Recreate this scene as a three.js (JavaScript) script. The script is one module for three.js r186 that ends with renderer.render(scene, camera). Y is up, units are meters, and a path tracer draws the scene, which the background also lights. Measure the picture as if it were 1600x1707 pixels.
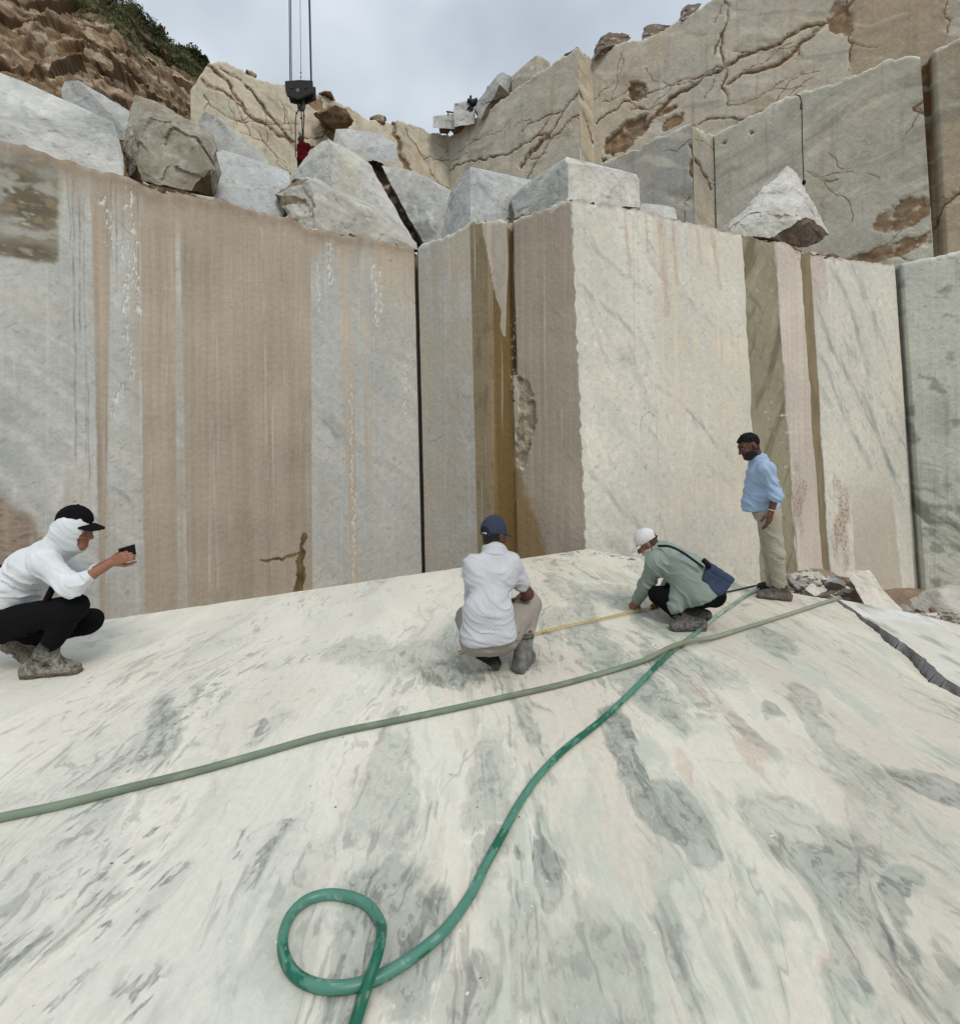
import * as THREE from 'three';
import { ConvexGeometry } from 'three/addons/geometries/ConvexGeometry.js';
import { mergeGeometries, mergeVertices, toCreasedNormals } from 'three/addons/utils/BufferGeometryUtils.js';

// ───────── camera, sky, sun, exposure ─────────
const scene = new THREE.Scene();
const FOC = 800, CX = 800, CY = 750, EYE = 1.5;            // lens in units of the photograph's pixels, eye height in metres
const camera = new THREE.PerspectiveCamera(2 * Math.atan(957 / FOC) * 180 / Math.PI, 1600 / 1914, 0.05, 400);
camera.position.set(0, EYE, 0);
camera.setViewOffset(1600, 1914, 0, 207, 1600, 1707);
const SUN_DIR = new THREE.Vector3(0.26, 0.76, 0.60).normalize();
const sun = new THREE.DirectionalLight(0xfff5e8, 1.5);
sun.position.copy(SUN_DIR).multiplyScalar(40);
sun.castShadow = true; sun.shadow.radius = 30; sun.shadow.mapSize.set(2048, 2048);
Object.assign(sun.shadow.camera, { left: -16, right: 16, top: 16, bottom: -16, near: 1, far: 90 });
scene.add(sun); scene.add(sun.target);
const renderer = new THREE.WebGLRenderer({ antialias: true });
renderer.shadowMap.enabled = true;
renderer.toneMapping = THREE.LinearToneMapping;
renderer.toneMappingExposure = 1.13;

// ───────── noise ─────────
const clamp = (x, a = 0, b = 1) => x < a ? a : x > b ? b : x;
const mixf = (a, b, t) => a + (b - a) * t;
const sstep = (a, b, x) => { const t = clamp((x - a) / (b - a)); return t * t * (3 - 2 * t); };
function rng(seed) { let s = seed >>> 0; return () => { s = (s + 0x6d2b79f5) >>> 0; let t = Math.imul(s ^ (s >>> 15), 1 | s); t = (t + Math.imul(t ^ (t >>> 7), 61 | t)) ^ t; return ((t ^ (t >>> 14)) >>> 0) / 4294967296; }; }
const PERM = new Uint8Array(512), GX = new Float32Array(256), GY = new Float32Array(256), GZ = new Float32Array(256);
{ const r = rng(7); const p = [...Array(256).keys()]; for (let i = 255; i > 0; i--) { const j = Math.floor(r() * (i + 1)); [p[i], p[j]] = [p[j], p[i]]; }
  for (let i = 0; i < 512; i++) PERM[i] = p[i & 255];
  for (let i = 0; i < 256; i++) { const z = r() * 2 - 1, a = r() * 6.2832, q = Math.sqrt(1 - z * z); GX[i] = q * Math.cos(a); GY[i] = q * Math.sin(a); GZ[i] = z; } }
function n3(x, y, z) {
  const xi = Math.floor(x), yi = Math.floor(y), zi = Math.floor(z); x -= xi; y -= yi; z -= zi;
  const X = xi & 255, Y = yi & 255, Z = zi & 255, u = x * x * x * (x * (x * 6 - 15) + 10), v = y * y * y * (y * (y * 6 - 15) + 10), w = z * z * z * (z * (z * 6 - 15) + 10);
  const A = PERM[X] + Y, B = PERM[X + 1] + Y, AA = PERM[A & 255] + Z, AB = PERM[(A + 1) & 255] + Z, BA = PERM[B & 255] + Z, BB = PERM[(B + 1) & 255] + Z;
  const g = (h, a, b, c) => { h = PERM[h & 255]; return GX[h] * a + GY[h] * b + GZ[h] * c; };
  const x1 = x - 1, y1 = y - 1, z1 = z - 1;
  const l0 = mixf(g(AA, x, y, z), g(BA, x1, y, z), u), l1 = mixf(g(AB, x, y1, z), g(BB, x1, y1, z), u);
  const l2 = mixf(g(AA + 1, x, y, z1), g(BA + 1, x1, y, z1), u), l3 = mixf(g(AB + 1, x, y1, z1), g(BB + 1, x1, y1, z1), u);
  return mixf(mixf(l0, l1, v), mixf(l2, l3, v), w) * 1.5;
}
function n2(x, y) {
  const xi = Math.floor(x), yi = Math.floor(y); x -= xi; y -= yi;
  const X = xi & 255, Y = yi & 255, u = x * x * x * (x * (x * 6 - 15) + 10), v = y * y * y * (y * (y * 6 - 15) + 10);
  const A = PERM[X] + Y, B = PERM[X + 1] + Y, a = PERM[A & 255], b = PERM[B & 255], c = PERM[(A + 1) & 255], d = PERM[(B + 1) & 255];
  const p = GX[a] * x + GY[a] * y, q = GX[b] * (x - 1) + GY[b] * y, r = GX[c] * x + GY[c] * (y - 1), s = GX[d] * (x - 1) + GY[d] * (y - 1);
  return mixf(mixf(p, q, u), mixf(r, s, u), v) * 1.8;
}
// tables of tiling fractal noise (period 32 cells), looked up with bilinear filtering
const TB = 2048, TMASK = TB - 1, TSC = TB / 32, T_FBM = new Float32Array(TB * TB), T_RDG = new Float32Array(TB * TB);
{ const np = (x, y, per) => { const xi = Math.floor(x), yi = Math.floor(y); x -= xi; y -= yi; const m = per - 1, X = xi & m, Y = yi & m, X1 = (X + 1) & m, Y1 = (Y + 1) & m, hh = (i, j) => PERM[(PERM[i & 255] + j + (i >> 8) * 31) & 255] , u = x * x * x * (x * (x * 6 - 15) + 10), v = y * y * y * (y * (y * 6 - 15) + 10), a = hh(X, Y), b = hh(X1, Y), c = hh(X, Y1), d = hh(X1, Y1);
    return mixf(mixf(GX[a] * x + GY[a] * y, GX[b] * (x - 1) + GY[b] * y, u), mixf(GX[c] * x + GY[c] * (y - 1), GX[d] * (x - 1) + GY[d] * (y - 1), u), v) * 1.8; };
  for (let j = 0; j < TB; j++) for (let i = 0; i < TB; i++) { let s = 0, r = 0, a = 0.5, f = 1 / TSC, per = 32; for (let k = 0; k < 5; k++) { const n = np(i * f, j * f, per); s += a * n; if (k < 3) r += a * (1 - Math.abs(n) * 2); a *= 0.5; f *= 2; per *= 2; } T_FBM[j * TB + i] = s; T_RDG[j * TB + i] = r; } }
const look = (T, x, y) => { x *= TSC; y *= TSC; const xi = Math.floor(x), yi = Math.floor(y), fx = x - xi, fy = y - yi, X = xi & TMASK, X1 = (xi + 1) & TMASK, Y = (yi & TMASK) * TB, Y1 = ((yi + 1) & TMASK) * TB, a = T[Y + X], c = T[Y1 + X]; return (a + (T[Y + X1] - a) * fx) * (1 - fy) + (c + (T[Y1 + X1] - c) * fx) * fy; };
const fbm2 = (x, y) => look(T_FBM, x, y);
const ridge2 = (x, y) => look(T_RDG, x, y);
const fbm3 = (x, y, z, o = 4) => { let s = 0, a = 0.5; for (let i = 0; i < o; i++) { s += a * n3(x, y, z); x = x * 2.03 + 11.3; y = y * 2.03 - 7.7; z = z * 2.03 + 3.1; a *= 0.5; } return s; };
const ridge3 = (x, y, z, o = 3) => { let s = 0, a = 0.5; for (let i = 0; i < o; i++) { s += a * (1 - Math.abs(n3(x, y, z)) * 2); x = x * 2.1 + 5; y = y * 2.1 - 3; z = z * 2.1 + 8; a *= 0.5; } return s; };

// cellular noise: nearest cell's distance, gap to the next, its hash and offset
const WO = { f1: 0, f2: 0, h: 0, x: 0, y: 0, z: 0 };
function worley(x, y, z) {
  const xi = Math.floor(x), yi = Math.floor(y), zi = Math.floor(z); let f1 = 9, f2 = 9;
  for (let k = -1; k <= 1; k++) for (let j = -1; j <= 1; j++) for (let i = -1; i <= 1; i++) { const h = PERM[(PERM[(PERM[(xi + i) & 255] + yi + j) & 255] + zi + k) & 255], dx = xi + i + 0.5 + 0.45 * GX[h] - x, dy = yi + j + 0.5 + 0.45 * GY[h] - y, dz = zi + k + 0.5 + 0.45 * GZ[h] - z, d = dx * dx + dy * dy + dz * dz; if (d < f1) { f2 = f1; f1 = d; WO.h = h; WO.x = dx; WO.y = dy; WO.z = dz; } else if (d < f2) f2 = d; }
  WO.f1 = Math.sqrt(f1); WO.f2 = Math.sqrt(f2); return WO;
}
// broken facets: each cell is a small tilted plane
function facets(x, y, z) { const w = worley(x, y, z), h = (w.h * 7) & 255; return GX[w.h] * 0.5 + (w.x * GX[h] + w.y * GY[h] + w.z * GZ[h]) * 0.9; }

{ // overcast sky: brighter towards the zenith, soft grey-blue cloud sheets
  const W = 1024, Hh = 512, data = new Float32Array(W * Hh * 4);
  for (let j = 0; j < Hh; j++) for (let i = 0; i < W; i++) {
    const el = ((j + 0.5) / Hh - 0.5) * Math.PI, az = ((i + 0.5) / W - 0.5) * 2 * Math.PI, y = Math.sin(el), x = Math.cos(az) * Math.cos(el), z = Math.sin(az) * Math.cos(el);
    const k = 1 / (Math.max(y, 0) + 0.35), c = fbm3(x * k * 1.6 + 3, 2.2, z * k * 1.6, 5), c2 = fbm3(x * k * 4 + 9, 5.1, z * k * 4, 4);
    const cie = (1 + 2 * Math.max(y, 0)) / 3;
    let L = y < 0 ? 0.3 : (0.42 + 0.58 * cie) * (0.95 + 0.62 * c + 0.22 * c2);
    const t = clamp(0.45 + 1.7 * c + 0.5 * c2);
    const o = (j * W + i) * 4;
    data[o] = L * mixf(0.68, 0.83, t); data[o + 1] = L * mixf(0.775, 0.875, t); data[o + 2] = L * mixf(0.885, 0.93, t); data[o + 3] = 1;
  }
  const sky = new THREE.DataTexture(data, W, Hh, THREE.RGBAFormat, THREE.FloatType);
  sky.mapping = THREE.EquirectangularReflectionMapping; sky.magFilter = THREE.LinearFilter; sky.needsUpdate = true;
  scene.background = sky; scene.environment = sky;
}

// ───────── helpers ─────────
const V3 = (x, y, z) => new THREE.Vector3(x, y, z);
const at = (px, py, d) => V3((px - CX) / FOC * d, EYE - (py - CY) / FOC * d, -d);   // a pixel of the photograph at a depth in metres
const onFloor = (px, py, y = 0) => at(px, py, (EYE - y) * FOC / (py - CY));
const used = {};
function numbered(n) { const k = used[n] = (used[n] ?? -1) + 1; return k ? n + '_' + String(k).padStart(3, '0') : n; }
function tag(o, label, category, group, kind) { o.userData.label = label; if (category) o.userData.category = category; if (group) o.userData.group = group; if (kind) o.userData.kind = kind; return o; }
function shade(o) { o.traverse((m) => { if (m.isMesh) { m.castShadow = true; m.receiveShadow = true; } }); return o; }
function mesh(name, geo, mat, parent) { const m = new THREE.Mesh(geo, mat); m.name = parent && parent !== scene ? name : numbered(name); m.castShadow = m.receiveShadow = true; (parent ?? scene).add(m); return m; }
function thing(name, label, category, group, p) { const g = new THREE.Group(); g.name = numbered(name); tag(g, label, category, group); if (p) g.position.copy(p); scene.add(g); return g; }
const lin = (r, g, b) => [r, g, b].map((v) => { v /= 255; return v <= 0.04045 ? v / 12.92 : ((v + 0.055) / 1.055) ** 2.4; });
function std(o = {}) { return new THREE.MeshPhysicalMaterial({ roughness: 0.85, specularIntensity: 0.3, ...o }); }
const S_LUT = new Float32Array(4097); for (let i = 0; i <= 4096; i++) { const x = i / 4096; S_LUT[i] = x <= 0.0031308 ? x * 12.92 : 1.055 * x ** (1 / 2.4) - 0.055; }
const toS = (x) => S_LUT[(clamp(x) * 4096) | 0];
// bakes fn(u, v, out) over [u0,u1]x[v0,v1] metres: out = linear r,g,b, height in metres
function bake(W, Hh, u0, v0, u1, v1, fn, hRange = 0.02) {
  const col = new Uint8Array(W * Hh * 4), bmp = new Uint8Array(W * Hh), out = [0, 0, 0, 0];
  for (let j = 0; j < Hh; j++) for (let i = 0; i < W; i++) {
    out[3] = 0; fn(u0 + (u1 - u0) * (i + 0.5) / W, v0 + (v1 - v0) * (j + 0.5) / Hh, out);
    const o = (j * W + i) * 4; col[o] = toS(out[0]) * 255; col[o + 1] = toS(out[1]) * 255; col[o + 2] = toS(out[2]) * 255; col[o + 3] = 255; bmp[j * W + i] = clamp(0.5 + out[3] / hRange) * 255;
  }
  const map = new THREE.DataTexture(col, W, Hh, THREE.RGBAFormat); map.colorSpace = THREE.SRGBColorSpace;
  const bump = new THREE.DataTexture(bmp, W, Hh, THREE.RedFormat);
  for (const t of [map, bump]) { t.magFilter = THREE.LinearFilter; t.wrapS = t.wrapT = THREE.RepeatWrapping; t.needsUpdate = true; }
  return { map, bumpMap: bump, bumpScale: hRange };
}
// a grain tile that repeats: noise on a torus made by cross-fading
function tileBake(W, size, fn, hRange) {
  const a = [0, 0, 0, 0], b = [0, 0, 0, 0];
  return bake(W, W, 0, 0, size, size, (u, v, o) => {
    const k = (t) => sstep(0.75, 1, t / size); const ku = k(u), kv = k(v); let acc = [0, 0, 0, 0];
    for (const [du, wu] of ku > 0 ? [[0, 1 - ku], [-size, ku]] : [[0, 1]]) for (const [dv, wv] of kv > 0 ? [[0, 1 - kv], [-size, kv]] : [[0, 1]]) { a[3] = 0; fn(u + du, v + dv, a); for (let i = 0; i < 4; i++) acc[i] += a[i] * wu * wv; }
    for (let i = 0; i < 4; i++) o[i] = acc[i];
  }, hRange);
}
// distance from a point to a polyline [[u,v],...]
function polyDist(pts, u, v) {
  let best = 1e9;
  for (let i = 0; i + 1 < pts.length; i++) { const [ax, ay] = pts[i], [bx, by] = pts[i + 1], dx = bx - ax, dy = by - ay, t = clamp(((u - ax) * dx + (v - ay) * dy) / (dx * dx + dy * dy + 1e-12)), ex = u - ax - dx * t, ey = v - ay - dy * t, d = ex * ex + ey * ey; if (d < best) best = d; }
  return Math.sqrt(best);
}
// a flat rock face: an upright plane through two upright edges (pixel x at the top, pixel x at the bottom, depth)
class Face {
  constructor(tl, bl, tr) {
    this.O = tl.clone(); const e = V3().subVectors(tr, tl), f = V3().subVectors(bl, tl);
    this.N = V3().crossVectors(f, e).normalize();            // towards the viewer's side
    this.U = V3(0, 1, 0).cross(this.N).normalize(); this.V = V3().crossVectors(this.N, this.U).normalize();
  }
  loc(px, py) { const d = at(px, py, 1).sub(camera.position), t = V3().subVectors(this.O, camera.position).dot(this.N) / d.dot(this.N), p = camera.position.clone().addScaledVector(d, t).sub(this.O); return [p.dot(this.U), p.dot(this.V)]; }
  locP(p) { const q = p.clone().sub(this.O); return [q.dot(this.U), q.dot(this.V)]; }
  pos(u, v, n = 0, t = V3()) { return t.copy(this.O).addScaledVector(this.U, u).addScaledVector(this.V, v).addScaledVector(this.N, n); }
}
const lerpPoly = (pts, cum, s) => { const L = s * cum[cum.length - 1]; let i = 0; while (i < cum.length - 2 && cum[i + 1] < L) i++; const t = (L - cum[i]) / (cum[i + 1] - cum[i] + 1e-9); return [mixf(pts[i][0], pts[i + 1][0], t), mixf(pts[i][1], pts[i + 1][1], t)]; };
const cumLen = (pts) => { const c = [0]; for (let i = 1; i < pts.length; i++) c.push(c[i - 1] + Math.abs(pts[i][0] - pts[i - 1][0]) + 1e-6); return c; };
// the face as a dense sheet: front from bottom to ragged top, then the ledge running back
function faceSheet(f, top, bottom, cell, disp, opt = {}) {
  const { ledge = 3, ledgeCell = cell * 2.5, rag = 0.03, seed = 1, color = null, ledgeColor = null, uvBox = null, ledgeRough = 0.06, back = 0 } = opt;
  const ct = cumLen(top), cb = cumLen(bottom), w = Math.max(ct[ct.length - 1], cb[cb.length - 1]);
  const nu = Math.ceil(w / cell), hMax = top.reduce((m, p) => Math.max(m, p[1]), -1e9) - bottom.reduce((m, p) => Math.min(m, p[1]), 1e9), nv = Math.ceil(hMax / cell), nl = ledge > 0 ? Math.ceil(ledge / ledgeCell) : 0, rows = nv + 1 + nl;
  const pos = new Float32Array((nu + 1) * rows * 3), uv = new Float32Array((nu + 1) * rows * 2), col = color ? new Float32Array((nu + 1) * rows * 3) : null, c = [0, 0, 0], p = V3();
  for (let i = 0; i <= nu; i++) {
    const s = i / nu, T = lerpPoly(top, ct, s), B = lerpPoly(bottom, cb, s);
    const r = rag * (fbm2(T[0] * 2.2 + seed * 9.7, seed, 4) * 1.6 + 0.5 * fbm2(T[0] * 9 + seed, seed * 3, 3)); 
    for (let j = 0; j < rows; j++) {
      const k = i * rows + j; let u, v, n, lt = 0;
      if (j <= nv) { const t = j / nv; u = mixf(B[0], T[0], t); v = mixf(B[1], T[1] + r, t); n = disp ? disp(u, v, (1 - t) * hMax) : 0; const edge = (1 - t) * hMax; if (edge < 0.07) n -= 0.035 * (1 - edge / 0.07) ** 2 * (1 + 2.5 * fbm2(u * 6 + seed, 3)); }
      else { lt = (j - nv) / nl * ledge; u = T[0]; v = T[1] + r + ledgeRough * (fbm2(u * 3 + seed, lt * 3, 4)) * Math.min(1, lt * 3) + back * lt; n = -lt - 0.05 + (disp ? disp(u, T[1] + r, 0) * Math.max(0, 1 - lt) : 0); }
      f.pos(u, v, n, p); pos[k * 3] = p.x; pos[k * 3 + 1] = p.y; pos[k * 3 + 2] = p.z;
      if (uvBox) { uv[k * 2] = (u - uvBox[0]) / (uvBox[2] - uvBox[0]); uv[k * 2 + 1] = Math.min(0.998, ((j <= nv ? v : v + lt) - uvBox[1]) / (uvBox[3] - uvBox[1])); }
      else { uv[k * 2] = u * 0.5; uv[k * 2 + 1] = (j <= nv ? v : v + lt) * 0.5; }
      if (color) { if (j > nv && ledgeColor) ledgeColor(u, lt, c, p); else color(u, v, c, n, p); col.set(c, k * 3); }
    }
  }
  const idx = new Uint32Array(nu * (rows - 1) * 6); let q = 0;
  for (let i = 0; i < nu; i++) for (let j = 0; j < rows - 1; j++) { const a = i * rows + j, b = a + rows; idx[q++] = a; idx[q++] = b; idx[q++] = a + 1; idx[q++] = b; idx[q++] = b + 1; idx[q++] = a + 1; }
  const g = new THREE.BufferGeometry(); g.setAttribute('position', new THREE.BufferAttribute(pos, 3)); g.setAttribute('uv', new THREE.BufferAttribute(uv, 2));
  if (col) g.setAttribute('color', new THREE.BufferAttribute(col, 3));
  g.setIndex(new THREE.BufferAttribute(idx, 1)); g.computeVertexNormals(); return g;
}
// ───────── the quarry: sawn walls of the lower bench ─────────
const BENCH = 3.95;                                          // height of the lower bench above the eye
const GRAIN = tileBake(640, 2, (u, v, o) => { const p = u * 0.8 + v * 0.6, q = v * 0.8 - u * 0.6, a = fbm2(p * 3, q * 3), b = fbm2(p * 17, q * 17), c = fbm2(p * 46 + 7, q * 46), d = sstep(0.30, 0.42, fbm2(p * 12 + 5, q * 12)); const k = 0.97 + 0.20 * a + 0.16 * b + 0.14 * c - 0.16 * d; o[0] = o[1] = o[2] = k * 0.92; o[3] = 0.006 * a + 0.005 * b + 0.003 * c - 0.004 * d; }, 0.02);
const M_ROCK = std({ vertexColors: true, roughness: 0.9, ...GRAIN });
const mix3 = (o, c, t) => { o[0] += (c[0] - o[0]) * t; o[1] += (c[1] - o[1]) * t; o[2] += (c[2] - o[2]) * t; };
const C = { grey: lin(178, 181, 177), pale: lin(200, 200, 193), dark: lin(128, 135, 134), taupe: lin(168, 157, 142), pink: lin(184, 174, 158), cream: lin(196, 189, 175), olive: lin(138, 127, 102), gold: lin(128, 107, 70), white: lin(226, 226, 220), soil: lin(112, 90, 68) };
// sawn marble: cloudy grey with slanting veins
function marbleWall(u, v, o, s, lean) {
  const wu = u + 0.35 * fbm2(u * 0.7 + s, v * 0.7, 3), wv = v + 0.35 * fbm2(u * 0.7 + 9 + s, v * 0.7 + 4, 3);
  const a = wu * Math.cos(lean) + wv * Math.sin(lean), b = -wu * Math.sin(lean) + wv * Math.cos(lean);   // a runs along the veins
  const band = fbm2(a * 0.28 + s, b * 1.7 + s, 4), fine = fbm2(a * 1.1 + s, b * 7.5, 4), cl = fbm2(u * 0.5 + s, v * 0.5 - s, 3);
  const t = clamp(0.55 + 0.75 * cl + 0.55 * band);
  for (let i = 0; i < 3; i++) o[i] = mixf(C.grey[i] * 0.93, C.pale[i] * 0.96, t);
  mix3(o, C.dark, 0.62 * sstep(0.14, 0.5, band) * (0.6 + 0.8 * fbm2(u * 3, v * 3 + s, 3)));
  mix3(o, C.dark, 0.55 * sstep(0.2, 0.5, fine) * sstep(-0.2, 0.3, band + 0.3 * cl));
  mix3(o, C.white, 0.18 * sstep(0.2, 0.5, fbm2(a * 1.6 + 31, b * 7 + s, 4)));
  const p = u * 0.77 + v * 0.64, q = v * 0.77 - u * 0.64, g1 = fbm2(p * 9 + s, q * 9), g2 = fbm2(p * 33, q * 33 + s), k = 1 + 0.16 * g1 + 0.16 * g2 + 0.10 * fbm2(u * 1.3 + 4, v * 0.35) + 0.07 * streak(u, v, 26, s); o[3] += 0.003 * g1 + 0.002 * g2; mix3(o, C.dark, 0.4 * sstep(0.30, 0.42, fbm2(p * 6.5 - s, q * 13)));
  o[0] *= k; o[1] *= k; o[2] *= k;
}
const streak = (u, v, f, s) => fbm2((u + 0.03 * fbm2(v * 0.6 + s, u * 0.9)) * f * 0.83 + s, v * 0.22 + u * f * 0.56 + s * 1.7);   // a skewed cut through the noise, so that no regular stripes appear
// a coat of dried saw mud: thin where streaks of water ran
function mudCoat(u, v, o, c, cover, s) {
  const st = streak(u, v, 5, s), st2 = streak(u, v, 19, s + 3), cl = fbm2(u * 1.2 + s, v * 1.2, 4), sp = fbm2(u * 14, v * 14 + s, 3);
  const t = clamp(cover + 0.38 * st + 0.24 * st2 + 0.42 * cl), k = 1 + 0.16 * cl + 0.15 * st2 + 0.13 * st + 0.2 * fbm2(u * 0.6 + s, v * 0.35) + 0.12 * sp + 0.12 * fbm2((u + v) * 27, (v - u) * 27) + 0.10 * streak(u, v, 52, s + 5);
  mix3(o, [c[0] * k, c[1] * k, c[2] * k], sstep(0.1, 0.75, t));
  const w = sstep(0.30, 0.42, streak(u, v, 13, s + 8)) * sstep(0.0, 0.5, fbm2(u * 2, v * 0.6 + s, 3) + 0.3);
  mix3(o, C.pale, w * 0.5);
  o[3] += 0.003 * sp + 0.002 * st2;
}
// vertical band between two edges given in the photograph at y = 350 and y = 950
function bandOf(f, lt, lb, rt, rb) {
  const A = f.loc(lt, 350), B = f.loc(lb, 950), D = f.loc(rt, 350), E = f.loc(rb, 950);
  return (u, v, soft = 0.012, wob = 0.02) => { const L = mixf(B[0], A[0], (v - B[1]) / (A[1] - B[1])), R = mixf(E[0], D[0], (v - E[1]) / (D[1] - E[1])), w = wob * fbm2(v * 2.2 + L, L, 4); return sstep(L - soft, L + soft, u + w) * (1 - sstep(R - soft, R + soft, u + w * 0.8)); };
}
const lowBottom = (f, xl, yl, xr, yr) => [f.loc(xl, yl), f.loc(xr, yr)];
function wallTop(f, pts) { return pts.map(([x, y]) => f.loc(x, y)); }
function sheetBox(top, bottom, ledge) { const us = [...top, ...bottom].map((p) => p[0]), vs = [...top, ...bottom].map((p) => p[1]); return [Math.min(...us) - 0.05, Math.min(...vs) - 0.05, Math.max(...us) + 0.05, Math.max(...vs) + ledge + 0.3]; }
// ledge dust lying on the bench, past the sawn edge
function crust(u, v, o, topV, s) { const e = topV - v; const w = sstep(0.34 + 0.3 * fbm2(u * 1.6 + s, 4, 4), -0.05, e); mix3(o, C.soil, 0.75 * w * clamp(0.7 + 0.6 * fbm2(u * 6, v * 6 + s, 3))); }
const topAt = (top, u) => { for (let i = 0; i + 1 < top.length; i++) if (u <= top[i + 1][0]) return mixf(top[i][1], top[i + 1][1], clamp((u - top[i][0]) / (top[i + 1][0] - top[i][0] + 1e-9))); return top[top.length - 1][1]; };

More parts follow.
